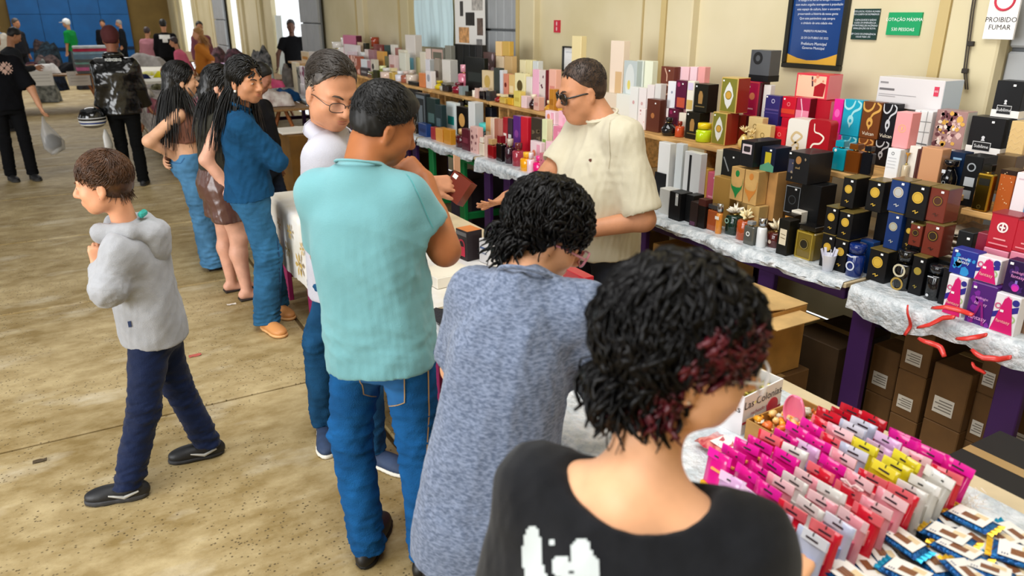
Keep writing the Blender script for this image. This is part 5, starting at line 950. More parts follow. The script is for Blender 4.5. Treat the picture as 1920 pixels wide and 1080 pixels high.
# pink scoop standing in the tray
p0 = on_z(1487, 800, NZ+.05); o = empty('plastic_scoop', (p0[0], p0[1], NZ+.045)); tag(o, 'pink plastic scoop standing upright in the sweets tray', 'scoop')
V = []; Fc = []; n1, n2 = 11, 9
for i in range(n1):
    t = i/(n1-1)
    for j in range(n2):
        a = (j/(n2-1)-.5)*math.pi*1.15; w = .036*math.sin(math.pi*(.12+.80*t))**.5; dpt = .026*(1-t*.55)
        V.append((dpt*math.cos(a)-.005, w*math.sin(a), .012+.088*t))
for i in range(n1-1):
    for j in range(n2-1): a = i*n2+j; Fc.append((a, a+1, a+n2+1, a+n2))
sc = mesh_obj('scoop_bowl', V, Fc, mat('#e87a9a', .3, coat=.3), o, smooth=True); md = sc.modifiers.new('s', 'SOLIDIFY'); md.thickness = .003
MB().tube([(.015, 0, .02), (.012, 0, -.01), (.008, 0, -.04)], [.012, .011, .010], 8, True, .6).build('scoop_handle', mat('#e8839f', .3), o, smooth=True)
# clear pack of pink sweets beside the tray, black cloth, red carton
p = on_z(1360, 835, NZ+.03); V = []; Fc = []
for sg in (1, -1):
    for i in range(9):
        for j in range(6):
            s, t = i/4-1, j/2.5-1; V.append((t*.045, s*.075, sg*.018*(1-abs(s)**4)*(1-abs(t)**4)+.018+.003*math.sin(i*3+j*2)))
for i in range(8):
    for j in range(5): a = i*6+j; Fc += [(a, a+1, a+7, a+6), (54+a, 54+a+6, 54+a+7, 54+a+1)]
o = mesh_obj('sweets_bag', V, Fc, mat('#d98a80', .2, col2='#b0283c', nscale=40, coat=.8), loc=(p[0], p[1], NZ+.002), smooth=True); tag(o, 'shiny bag of pink sweets lying beside the tray', 'bag')
MB().box(-.03, .03, -.03, .03, .036, .0365).build('white_label', mat('#ecdfdc', .4), o)
def nbox(label, x, y, w, d, h, col, rz=0, prints=(), name='boxed_goods', top=None, z=NZ):
    o = MB().box(-d/2, d/2, -w/2, w/2, 0, h, .0022).build(name, paper(col), loc=(x, y, z+.001)); o.rotation_euler.z = rz; tag(o, label, 'box', 'boxed goods on the customer side table')
    add_prints(o, d/2, w/2, h/2, prints)
    if top: MB().box(-d/2+.003, d/2-.003, -w/2+.003, w/2-.003, h, h+.0015).build('top_panel', paper(top), o)
    return o
nbox('tall red carton with white letter strip between the two foreground heads', 1.66, 2.34, .15, .05, .17, '#a80d20', 0, [('rect', .74, .02, .93, .98, '#b8182c')]+[('text', .84, .1+.13*i, .03, 'OI'[i % 2], '#e9b9b4') for i in range(7)])
nbox('dark box with red padlock picture and orange top', 1.60, 3.20, .10, .09, .15, '#2a2226', R(8), [('ring', .5, .5, .2, .3, '#b8243c'), ('rect', .25, .12, .8, .45, '#d2284a'), ('rect', .05, .82, .95, .95, '#6d6a6c')], top='#e2843a')
nbox('white box with blue printing beside the padlock box', 1.66, 3.08, .09, .08, .12, '#e6e6ea', R(8), [('rect', .1, .6, .9, .68, '#5a74a8'), ('rect', .1, .4, .7, .46, '#8d97b0')]); nbox('white box with green edge left of the padlock box', 1.50, 3.26, .09, .08, .09, '#e2e8e4', R(4), [('rect', 0, .8, 1, 1, '#4f9a86')])
nbox('flat white box with golden flourish under the raised elbow', 1.36, 2.95, .17, .20, .05, '#e6e0d2', R(5), top='#e9e2d0'); nbox('small purple and blue box behind the flat white box', 1.78, 3.02, .08, .05, .07, '#3a3f7d')
mb = MB(); rr = random.Random(9)
for i in range(26):
    a = rr.uniform(0, 6.28); l = rr.uniform(.03, .07); mb.tube([(0, 0, .01), (l*.5*math.cos(a), l*.5*math.sin(a), .04+rr.uniform(0, .03)), (l*math.cos(a+.6), l*math.sin(a+.6), .03+rr.uniform(0, .06))], [.006, .012, .002], 6, True, .4)
o = mb.build('artificial_flower', mat('#6d1428', .4), loc=(1.52, 3.52, NZ), smooth=True); tag(o, 'dark red artificial flower bunch on the table beyond the elbow', 'flowers')
V = []; Fc = []
for i in range(13):
    for j in range(11):
        s, t = i/6-1, j/5-1; V.append((t*.12, s*.16, max(.003, .045*(1-(s*s+t*t)*.6)+.012*math.sin(4*s+3*t)+.008*math.sin(9*t-5*s))))
for i in range(12):
    for j in range(10): a = i*11+j; Fc.append((a, a+11, a+12, a+1))
o = mesh_obj('black_cloth_bag', V, Fc, mat('#1d1d22', .7, bump=.4, bscale=60), loc=(1.22, 2.45, NZ), smooth=True); tag(o, 'crumpled black cloth bag on the table beside the grey sleeve', 'bag')
nbox('small red box at the corner of the white covered table', 1.17, 4.42, .10, .06, .05, '#d8383c', R(10)); nbox('white jar box with black cap beside the small red box', 1.20, 4.62, .09, .09, .14, '#dcd9d4', 0, [('rect', .1, .3, .9, .5, '#9a958d')], top='#1f1f22')
for i, (x, y, c, l) in enumerate([(1.35, 4.3, '#3a2a22', 'dark brown'), (1.42, 4.75, '#6d4a3a', 'brown'), (1.6, 4.5, '#8d8a94', 'grey'), (1.5, 4.1, '#b9a68d', 'beige'), (1.62, 3.9, '#4a2430', 'wine'), (1.34, 3.85, '#d9d6d2', 'white'), (1.5, 3.75, '#c9c9d2', 'silver')]): nbox(f'{l} boxed item on the white covered table behind the polo shirt', x, y, .09, .07, .09+.02*(i % 3), c, i*.3)
# ---------------------------------------------------------------- clothes stalls down the hall
def heap(label, x, y, z, w, d, h, c, seed, c2=None, name='folded_garment', cat='clothes', lay=0):
    r = random.Random(seed); nx, ny = 13, 10; ph = [r.uniform(0, 6) for _ in range(6)]; V = []; Fc = []
    for i in range(nx):
        for j in range(ny):
            s, t = i/(nx-1)*2-1, j/(ny-1)*2-1
            e = max(0, 1-abs(s)**(3.0 if not lay else 8))*max(0, 1-abs(t)**(3.0 if not lay else 8))
            zz = h*e**.6*(1+.18*math.sin(2.6*s+ph[0]+1.6*t)+.10*math.sin(5*t-3.5*s+ph[1])+.05*math.sin(9*s+ph[2])*math.cos(8*t+ph[3]))
            k = 1+.10*math.sin(4*math.atan2(t, s)+ph[4])
            V.append((s*w/2*k, t*d/2*k, max(0, zz)))
    for i in range(nx-1):
        for j in range(ny-1): a = i*ny+j; Fc.append((a, a+ny, a+ny+1, a+1))
    n = len(V); V += [(q[0], q[1], 0) for q in V]; Fc += [tuple(k+n for k in f[::-1]) for f in Fc]
    m = mat(c, .9, col2=c2, nscale=9, spec=.15) if c2 else mat(c, .9, noise=.25, nscale=7, spec=.15)
    o = mesh_obj(name, V, Fc, m, loc=(x, y, z+.002), smooth=True); o.rotation_euler.z = r.uniform(-.4, .4)
    return tag(o, label, cat, 'clothes laid out on the far stalls')
def stall(label, x0, x1, y0, y1, z=.75, m=None, skirt=None):
    o = empty('trestle_table', ((x0+x1)/2, (y0+y1)/2, 0)); tag(o, label, 'table', 'clothes stalls down the hall'); a, b_ = (x1-x0)/2, (y1-y0)/2
    MB().box(-a, a, -b_, b_, z-.03, z, .004).build('tabletop', m or wood('#8d6a40'), o)
    for yy in ((-b_+.25), (b_-.25)):
        for g in (-1, 1): MB().tube([(g*(a-.05), yy, 0), (g*(a-.30), yy, z-.03)], .025, 6).build('leg', wood('#a5602c'), o)
    if skirt: MB().box(-a-.01, a+.01, -b_-.012, -b_-.002, z-.55, z+.004).build('cloth_skirt', skirt, o); MB().box(-a-.012, -a-.002, -b_, b_, z-.45, z+.004).build('cloth_skirt', skirt, o); MB().box(-a, a, -b_, b_, z, z+.006).build('cloth_top', skirt, o)
    return o
stall('low trestle table of clothes at the left with white paper signs', -1.1, .62, 17.9, 19.3)
stall('long clothes table in the middle of the hall with white cloth', 1.25, 2.05, 15.2, 21.5, skirt=mat('#dcd8cc', .8))
stall('clothes table with hanging printed garments behind the three women', 0.92, 2.02, 9.9, 14.6, skirt=mat('#bdb4ac', .9, col2='#4a3f40', nscale=14))
stall('clothes table along the wall before the narrow door', 2.75, 3.75, 14.6, 20.0); stall('clothes table along the wall by the fair haired person', 2.75, 3.75, 21.4, 27)
for k, (u, lab) in enumerate(((78, 'left'), (148, 'right'))):
    p = on_y(u, 147, 17.86); o = MB().box(-.20, .20, -.004, .004, -.14, .14).build('paper_sign', mat('#e6e4df', .7), loc=p); tag(o, f'white paper sign hanging from the low left clothes table, {lab} one', 'sign')
    for q in range(3): MB().box(-.15, .15, -.0055, -.0045, .06-.06*q, .07-.06*q).build('faint_line', mat('#b9b6b0', .7), o)
# stack of folded towels in a clear crate on a wooden stand
o = empty('wooden_stand', (.52, 17.3, 0)); tag(o, 'wooden post stand carrying a clear crate of folded towels', 'stand')
for g in (-1, 1): MB().box(g*.045-.035, g*.045+.035, -.04, .04, 0, .78, .006).build('post', wood('#a8703c'), o)
MB().box(-.34, .34, -.25, .25, .78, .80, .004).build('shelf_board', wood('#a8703c'), o)
o = empty('clear_crate', (.50, 17.3, .80)); tag(o, 'clear plastic crate open at the top on the wooden stand', 'crate')
pl = mat('#e6eaec', .08, alpha=.07)
for q in ((-.33, .33, -.24, .24, 0, .008), (-.33, -.322, -.24, .24, .008, .42), (.322, .33, -.24, .24, .008, .42), (-.322, .322, -.24, -.232, .008, .42), (-.322, .322, .232, .24, .008, .42)): MB().box(*q).build('side_panel', pl, o)
z = .815
for k, (c, h, l) in enumerate([('#1c1a1e', .04, 'black'), ('#e0409a', .07, 'hot pink'), ('#5a3a48', .05, 'wine grey'), ('#6db5a8', .04, 'mint'), ('#1d2a30', .05, 'charcoal'), ('#3f6f93', .09, 'steel blue'), ('#7fb0cc', .05, 'sky blue'), ('#b9284a', .06, 'crimson'), ('#cfd6dc', .05, 'pale grey')]):
    o = MB().box(-.29, .29, -.2, .2, 0, h-.004, .012).build('folded_towel', mat(c, .9, noise=.2, nscale=8), loc=(.50, 17.3, z)); z += h; tag(o, f'{l} folded towel in the stack on the wooden stand', 'towel', 'folded towels in the clear crate')
H = [('white folded cloth on the low left table', 85, 128, .75, 46, 18, '#e2e0de', None, 18.3), ('black folded clothes at the end of the low left table', 130, 130, .75, 36, 14, '#15171c', None, 18.6), ('dark wine clothes behind the white folded cloth', 60, 118, .75, 34, 16, '#3a1420', None, 19.0), ('clear grey bag of clothes standing behind the low left table', 92, 104, .0, 40, 60, '#8d908c', '#4a4d4c', 20.4),
     ('navy clothes pile on the low left table edge', 40, 134, .75, 30, 12, '#14182c', None, 18.1),
     ('wide grey knit heap on the white cloth table', 275, 112, .75, 60, 22, '#a09c9a', '#8a8684', 19.8), ('pale cloth with yellow print on the white table', 288, 124, .75, 44, 7, '#e6e2d8', '#d6d02a', 16.8), ('bright yellow garment on the white cloth table', 300, 123, .75, 16, 8, '#dcd21c', None, 16.2), ('navy garment on the white cloth table corner', 269, 121, .75, 14, 7, '#1a2148', None, 16.0), ('brown folded garment on the white cloth table', 318, 110, .75, 26, 9, '#a8662c', None, 17.8), ('white lace garment on the white cloth table', 334, 113, .75, 24, 10, '#e6dfd2', '#c9c2a8', 17.3), ('crimson garment peeping over the grey knit heap', 258, 96, .75, 18, 8, '#b9304c', None, 21.0),
     ('dark floral heap of clothes by the narrow door', 444, 84, .75, 44, 26, '#2a2a2c', '#6d4a55', 19.0), ('second dark floral heap by the narrow door', 412, 88, .75, 32, 26, '#33302e', '#7d5a62', 19.5), ('green and teal garment heap near the wall', 445, 96, .75, 40, 16, '#1f8a5a', '#0f5a52', 17.6), ('black clothes heap beside the green garments', 470, 98, .75, 40, 18, '#131518', '#2a2a2c', 16.6), ('pink flowered garment heap behind the denim shirt', 405, 108, .75, 40, 18, '#e0a0b4', '#b9305c', 15.6), ('lilac and white garment heap behind the denim shirt', 430, 106, .75, 40, 20, '#d6d2ea', '#e66ab4', 16.0), ('bright green garment under the lilac heap', 434, 113, .75, 36, 10, '#1f9a34', None, 15.1), ('scarlet garment beside the bright green one', 420, 121, .75, 20, 8, '#cc1430', None, 14.5), ('magenta garment heap behind the profile face', 390, 122, .75, 20, 16, '#d23a7a', '#8d1a6a', 15.3), ('violet garment under the magenta heap', 400, 130, .75, 22, 10, '#6d2a9c', None, 14.3), ('mint and red printed garment at the table corner', 404, 138, .75, 26, 12, '#a5d2b0', '#c84a4a', 13.9),
     ('black bag with white letters behind the profile face', 385, 165, .75, 34, 26, '#17191d', None, 12.6), ('rose striped garments behind the profile face', 380, 182, .75, 50, 16, '#d6a5b0', '#8d3a55', 10.6), ('pale pink shoe boxes behind the profile face', 392, 172, .75, 40, 12, '#e2c3c9', '#b07080', 11.6), ('white and black printed garments behind the profile face', 375, 196, .75, 44, 14, '#dcd6d0', '#2a2628', 9.8), ('mauve leaf printed cushion on the printed stall', 292, 156, .75, 26, 24, '#b57a84', '#7d3a4a', 10.4), ('white dark patterned blouse on the printed stall', 272, 146, .75, 30, 16, '#cfcac2', '#33302c', 12.4), ('olive patterned scarf on the printed stall', 300, 140, .75, 30, 8, '#8d8a6a', '#33301c', 13.6)]
for i, (lab, u, v, z, wp, hp, c, c2, Y) in enumerate(H):
    k = (u-960)/FPX; n = RT-k*FW; X = -(Y*n[1]+(z-CAM_H)*n[2])/n[0]; dpt = (X*FW[0]+Y*FW[1]+(z-CAM_H)*FW[2])/FPX
    heap(lab, X, Y, z+.008, wp*dpt, max(.35, wp*dpt*.7), hp*dpt, c, i, c2)
# stacks of folded cloth and cartons between the denim shirt and the polo shirt
stall('clothes table in front of the fair haired person', 2.1, 2.7, 13.72, 15.95)
stall('clothes table holding the pink towels beside the bright doorway', 2.05, 2.72, 9.9, 13.6)
for i, (lab, u, Y, z, w, h, c, c2) in enumerate([('pink folded towels, upper of the pink stack', 500, 11.4, .895, .42, .10, '#e0668c', '#d0447a'), ('pink folded towels, lower of the pink stack', 500, 11.35, .757, .46, .10, '#d84a88', '#b93a78'), ('mint grey folded cloth topping the far stack', 494, 12.2, .757, .36, .34, '#c0ccc6', '#8d9a98'), ('dark grey folded cloth right of the pink stack', 543, 12.75, .757, .2, .30, '#8d8682', '#6a6462'), ('blue folded jeans right of the pink stack', 540, 10.9, .757, .26, .13, '#1a4a7a', '#123052'), ('white flowered folded cloth before the pink stack', 512, 10.35, .757, .50, .17, '#d9d2cc', '#a08a84'), ('black and grey folded cloth on the rear of the stall', 494, 13.2, .757, .36, .5, '#24282c', '#8d8a8a')]):
    k = (u-960)/FPX; n = RT-k*FW; X = -(Y*n[1]+(z-CAM_H)*n[2])/n[0]; heap(lab, X, Y, z, w, .4, h, c, 60+i, c2, lay=1)
carton('large ochre carton behind the denim shirt under white paper', 1.62, 2.05, 6.75, 7.35, 0, .88, card('#6d4a12')); carton('dark carton beside the large ochre carton', 2.1, 2.5, 6.8, 7.3, 0, .80, card('#2a1714'))
o = MB().box(-.2, .2, -.18, .18, 0, .02, .006).build('crumpled_paper', mat('#dcd6cc', .7), loc=(1.78, 7.0, .882)); tag(o, 'white paper lying on the large ochre carton', 'paper')
o = empty('plastic_chair', (1.68, 5.60, 0)); tag(o, 'white plastic chair loaded with a folded quilt behind the table', 'chair'); PW = mat('#dfe2dc', .4)
MB().box(-.23, .23, -.22, .22, .42, .45, .012).build('seat', PW, o); MB().box(.19, .23, -.22, .22, .47, .84, .012).build('backrest', PW, o)
for g in (-1, 1):
    for q in (-1, 1): MB().tube([(g*.19, q*.19, .42), (g*.23, q*.22, 0)], .022, 6).build('leg', PW, o)
    MB().box(-.22, .22, g*.25-.03, g*.25+.03, .62, .65, .01).build('armrest', PW, o)
for k in range(3):
    o = MB().box(-.17, .15, -.2, .2, 0, .055, .02).build('folded_quilt', mat(['#c9bfa0', '#8d7a5c', '#c9a5a5'][k], .9, col2=['#b0a27c', '#6d5a44', '#7d4a55'][k], nscale=24), loc=(1.68, 5.60, .46+.058*k)); tag(o, f'folded quilt on the white chair, {["lowest", "middle", "topmost pink striped"][k]} one', 'quilt', 'quilts on the white chair')

rr = random.Random(77)
pos = ['left', 'left middle', 'right middle', 'right']; PP = [(.34, 27.5), (1.42, 30.5), (2.05, 32), (-1.45, 26.5), (-.95, 25.5), (2.35, 21.6), (2.02, 22.4)]
for i in range(16):
    Y = [23.6, 28.4, 30.6, 33.2][i//4]; X = -1.55+1.12*(i % 4)+rr.uniform(-.03, .03)
    if min(math.hypot(X-a, Y-b_) for a, b_ in PP) < .95: continue
    heap(f'dark heap of clothes before the hoarding, {["nearest", "second", "third", "farthest"][i//4]} row, {pos[i % 4]} place', X, Y, 0.0, .84, .74, rr.uniform(.5, .85), ['#15171b', '#23252b', '#3a3a3c', '#1a2230', '#2a2424', '#4d4a48'][rr.randrange(6)], 300+i, ['#33363c', '#0c0d10', '#5a4a48', '#2a3a44'][rr.randrange(4)], lay=1)
# ---------------------------------------------------------------- body and cloth surfaces: smooth unions of tapered limbs, turned into one mesh
def A3(p): return np.array(p, dtype=np.float32)
def unit(v): v = np.array(v, float); return v/(np.linalg.norm(v)+1e-12)
class Field:
    def __init__(s): s.P = []; s.cuts = []
    def cone(s, p1, p2, r1, r2, k=.02, op=1):
        p1, p2 = A3(p1), A3(p2); ba = p2-p1; bb = float(ba@ba)+1e-9; r = max(r1, r2)
        def f(X, Y, Z):
            h = np.clip(((X-p1[0])*ba[0]+(Y-p1[1])*ba[1]+(Z-p1[2])*ba[2])/bb, 0, 1)
            return np.sqrt((X-p1[0]-ba[0]*h)**2+(Y-p1[1]-ba[1]*h)**2+(Z-p1[2]-ba[2]*h)**2)-(r1+(r2-r1)*h)
        s.P.append((np.minimum(p1, p2)-r, np.maximum(p1, p2)+r, f, k, op)); return s
    def chain(s, pts, rs, k=.02, op=1):
        for i in range(len(pts)-1): s.cone(pts[i], pts[i+1], rs[i], rs[i+1], k, op)
        return s
    def ell(s, c, r, Rm=None, k=.02, op=1):
        c, r = A3(c), A3(r); M = np.eye(3, dtype=np.float32) if Rm is None else np.array(Rm, dtype=np.float32); m = float(r.max())
        def f(X, Y, Z):
            x, y, z = X-c[0], Y-c[1], Z-c[2]; q = [(M[0, i]*x+M[1, i]*y+M[2, i]*z)/r[i] for i in range(3)]
            k0 = np.sqrt(q[0]**2+q[1]**2+q[2]**2); k1 = np.sqrt((q[0]/r[0])**2+(q[1]/r[1])**2+(q[2]/r[2])**2)+1e-6
            return k0*(k0-1)/k1
        s.P.append((c-m, c+m, f, k, op)); return s
    def loft(s, p0, p1, U, rows, k=.02, n=2.2, op=1):
        """elliptic trunk along p0-p1; U is the width axis; rows: (t, half width, half depth, offset u, offset v)"""
        p0, p1 = A3(p0), A3(p1); Wd = p1-p0; L = float(np.linalg.norm(Wd)); Wd = Wd/L; U = unit(U); U = A3(unit(U-Wd*float(np.dot(U, Wd)))); V = A3(np.cross(Wd, U))
        T = np.array([r[0]*L for r in rows]); tt = np.linspace(T[0], T[-1], 60)
        def sm(col):
            y = np.interp(tt, T, np.array([r[col] for r in rows]))
            for _ in range(3): y = np.concatenate([[y[0]], (y[:-2]+2*y[1:-1]+y[2:])/4, [y[-1]]])
            return y
        a_, b_, cu, cv = sm(1), sm(2), sm(3), sm(4); m = float(max(a_.max(), b_.max())+max(abs(cu).max(), abs(cv).max()))
        def f(X, Y, Z):
            x, y, z = X-p0[0], Y-p0[1], Z-p0[2]; w = x*Wd[0]+y*Wd[1]+z*Wd[2]; sh = w.shape; wf = w.ravel()
            a = np.interp(wf, tt, a_).reshape(sh); b = np.interp(wf, tt, b_).reshape(sh)
            u = np.abs(x*U[0]+y*U[1]+z*U[2]-np.interp(wf, tt, cu).reshape(sh))/a; v = np.abs(x*V[0]+y*V[1]+z*V[2]-np.interp(wf, tt, cv).reshape(sh))/b
            d = ((u**n+v**n)**(1/n)-1)*np.minimum(a, b)
            e = np.maximum(w-T[-1], T[0]-w)
            return np.where(e > 0, np.sqrt(np.maximum(d, 0)**2+e*e)+np.minimum(d, 0)*.0, np.maximum(d, e)).astype(np.float32)
        q = np.array([p0+Wd*T[0], p0+Wd*T[-1]]); s.P.append((q.min(0)-m, q.max(0)+m, f, k, op)); return s
    def cut(s, p, n): s.cuts.append((A3(p), A3(unit(n)))); return s       # removes what lies on the side n points to
    def mesh(s, vox, warp=None):
        lo = np.min([p[0] for p in s.P if p[4] == 1], 0)-3*vox; hi = np.max([p[1] for p in s.P if p[4] == 1], 0)+3*vox
        ax = [np.arange(lo[i], hi[i]+vox, vox, dtype=np.float32) for i in range(3)]; sh = tuple(len(a) for a in ax)
        D = np.full(sh, .25, np.float32)
        for (b0, b1, f, k, op) in s.P:
            m = k+2.5*vox; I = [(max(0, int((b0[i]-m-lo[i])/vox)), min(sh[i], int((b1[i]+m-lo[i])/vox)+2)) for i in range(3)]
            if any(a >= b for a, b in I): continue
            sl = tuple(slice(a, b) for a, b in I); X = ax[0][sl[0]][:, None, None]; Y = ax[1][sl[1]][None, :, None]; Z = ax[2][sl[2]][None, None, :]
            d = f(X, Y, Z).astype(np.float32); c = D[sl]
            if op == 1: h = np.maximum(k-np.abs(c-d), 0)/k; D[sl] = np.minimum(c, d)-h*h*k*.25
            elif op == -1: h = np.maximum(k-np.abs(c+d), 0)/k; D[sl] = np.maximum(c, -d)+h*h*k*.25
        for p, n in s.cuts:
            D = np.maximum(D, (ax[0][:, None, None]-p[0])*n[0]+(ax[1][None, :, None]-p[1])*n[1]+(ax[2][None, None, :]-p[2])*n[2])
        return nets(D, lo, vox)
def nets(D, lo, vox):
    S = D < 0; nx, ny, nz = D.shape
    c = [S[i:nx-1+i, j:ny-1+j, k:nz-1+k] for i in (0, 1) for j in (0, 1) for k in (0, 1)]
    tot = sum(x.astype(np.int8) for x in c); act = (tot > 0) & (tot < 8); idx = np.full(act.shape, -1, np.int64); q = np.argwhere(act); idx[act] = np.arange(len(q))
    val = np.stack([D[q[:, 0]+i, q[:, 1]+j, q[:, 2]+k] for i in (0, 1) for j in (0, 1) for k in (0, 1)], 1)
    cor = np.array([(i, j, k) for i in (0, 1) for j in (0, 1) for k in (0, 1)], float); acc = np.zeros((len(q), 3)); cnt = np.zeros(len(q))
    for a in range(8):
        for b_ in range(a+1, 8):
            if abs(cor[a]-cor[b_]).sum() != 1: continue
            va, vb = val[:, a], val[:, b_]; m = (va < 0) != (vb < 0); t = np.where(m, va/(va-vb+1e-12), 0)
            acc += m[:, None]*(cor[a]+(cor[b_]-cor[a])*t[:, None]); cnt += m
    V = (q+acc/cnt[:, None])*vox+lo; Q = []
    for a in range(3):
        b_, c_ = (a+1) % 3, (a+2) % 3; s0 = [slice(None)]*3; s1 = [slice(None)]*3; s0[a] = slice(0, -1); s1[a] = slice(1, None)
        e = S[tuple(s0)] != S[tuple(s1)]; p = np.argwhere(e); p = p[(p[:, b_] > 0) & (p[:, c_] > 0) & (p[:, b_] < D.shape[b_]-1) & (p[:, c_] < D.shape[c_]-1)]
        ins = S[p[:, 0], p[:, 1], p[:, 2]]
        def I(db, dc): t = p.copy(); t[:, b_] += db; t[:, c_] += dc; return idx[t[:, 0], t[:, 1], t[:, 2]]
        f = np.stack([I(-1, -1), I(0, -1), I(0, 0), I(-1, 0)], 1); f[~ins] = f[~ins][:, ::-1]; Q.append(f)
    Q = np.concatenate(Q); Q = Q[(Q >= 0).all(1)]
    return V.astype(np.float32), Q
def smooth(V, Q, it=2, lam=.5):
    e = np.concatenate([Q[:, [0, 1]], Q[:, [1, 2]], Q[:, [2, 3]], Q[:, [3, 0]]]); n = len(V)
    cnt = np.bincount(e[:, 0], minlength=n)+np.bincount(e[:, 1], minlength=n)
    for _ in range(it):
        acc = np.stack([np.bincount(e[:, 0], V[e[:, 1], i], n)+np.bincount(e[:, 1], V[e[:, 0], i], n) for i in range(3)], 1)
        V = V+lam*(acc/np.maximum(cnt, 1)[:, None]-V)
    return V
def normals(V, Q):
    n = np.cross(V[Q[:, 2]]-V[Q[:, 0]], V[Q[:, 3]]-V[Q[:, 1]]); N = np.stack([sum(np.bincount(Q[:, j], n[:, i], len(V)) for j in range(4)) for i in range(3)], 1)
    return N/(np.linalg.norm(N, axis=1)[:, None]+1e-9)
def waves(P, freq, seed, octs=3, ridge=True):
    r = np.random.default_rng(seed); out = np.zeros(len(P)); amp = 1
    for o in range(octs):
        for _ in range(3):
            d = r.normal(size=3); d /= np.linalg.norm(d); w = r.normal(size=3)*.5
            ph = P@d*freq*(2**o)+r.uniform(0, 6)+1.3*np.sin(P@w*freq*(2**o)*.6+r.uniform(0, 6)); v = np.sin(ph); out += amp*((1-np.abs(v))*2-1 if ridge else v)/3
        amp *= .5
    return out
def surf(name, F, vox, m, parent, origin, it=2, folds=None, mi=None):
    """folds: list of (amplitude, frequency, direction stretch, seed, weight function)"""
    V, Q = F.mesh(vox); V = smooth(V, Q, it)
    if folds:
        N = normals(V, Q)
        for (amp, fr, st, sd, wf) in folds: V = V+N*(amp*waves(V*np.array(st), fr, sd)*(wf(V) if wf else 1))[:, None]
    me = bpy.data.meshes.new(name); nv, nq = len(V), len(Q); W_ = V-np.array(origin, np.float32)
    me.vertices.add(nv); me.vertices.foreach_set('co', W_.astype(np.float32).ravel()); me.loops.add(nq*4); me.loops.foreach_set('vertex_index', Q.astype(np.int32).ravel())
    me.polygons.add(nq); me.polygons.foreach_set('loop_start', np.arange(nq, dtype=np.int32)*4); me.polygons.foreach_set('loop_total', np.full(nq, 4, np.int32)); me.polygons.foreach_set('use_smooth', np.ones(nq, bool))
    for x in (m if isinstance(m, (list, tuple)) else [m]): me.materials.append(x)
    if mi is not None: me.polygons.foreach_set('material_index', mi(V[Q].mean(1)).astype(np.int32))
    me.update(calc_edges=True); o = bpy.data.objects.new(name, me); COL.objects.link(o); o.parent = parent; return o

def skin(c): 
    return mat(c, .5, noise=.10, nscale=14, spec=.35)
def rotm(yaw, pitch=0, roll=0):
    """columns: right, forward, up; yaw = direction faced in the ground plane (radians from +X), pitch<0 looks down, roll tilts to the right"""
    f = np.array([math.cos(yaw)*math.cos(pitch), math.sin(yaw)*math.cos(pitch), math.sin(pitch)]); r0 = np.array([math.sin(yaw), -math.cos(yaw), 0]); u0 = np.cross(r0, f)
    r = r0*math.cos(roll)-u0*math.sin(roll); u = u0*math.cos(roll)+r0*math.sin(roll); return np.stack([r, f, u], 1)
def head(F, C, M, s=1.0, full=1.0, jaw=1.0):
    """C = centre between the eyes depth-wise; full widens cheeks and jaw"""
    P = lambda x, y, z: C+M@(np.array([x, y, z])*s)
    E = lambda c, r, k=.02, op=1: F.ell(P(*c), np.array(r)*s, M, k*s, op)
    w = full
    E((0, -.018, .060), (.075, .096, .084)); E((0, .028, .0), (.063*w, .064, .088), .03)
    E((0, .058, -.076), (.030*w, .028, .026), .035); 
    for g in (-1, 1):
        E((g*.042*w, .018, -.050), (.026*w, .04, .034), .03); E((g*.037*w, .056, -.014), (.026*w, .030, .026), .02)
        F.cone(P(g*.012, .086, .036), P(g*.044, .073, .038), .011*s, .009*s, .015*s)
        E((g*.031, .096, .016), (.019, .014, .012), .012, -1)
        E((g*.031, .078, .015), (.0155, .0145, .0125), .004)
        E((g*.012, .096, -.022), (.0085, .010, .008), .008)
        E((g*.077*1.0, -.012, .002), (.010, .019, .031), .008); E((g*.087, -.006, .004), (.006, .010, .018), .006, -1); E((g*.074, -.008, -.024), (.008, .010, .012), .008)
    F.cone(P(0, .090, .026), P(0, .115, -.014), .008*s, .0125*s, .014*s); E((0, .107, -.019), (.012, .014, .010), .008)
    E((0, .089, -.046), (.024, .011, .0065), .007); E((0, .087, -.0575), (.021, .011, .0075), .007); E((0, .099, -.0515), (.022, .006, .0016), .004, -1)
    E((0, .070, -.048), (.034*w, .02, .022), .02)
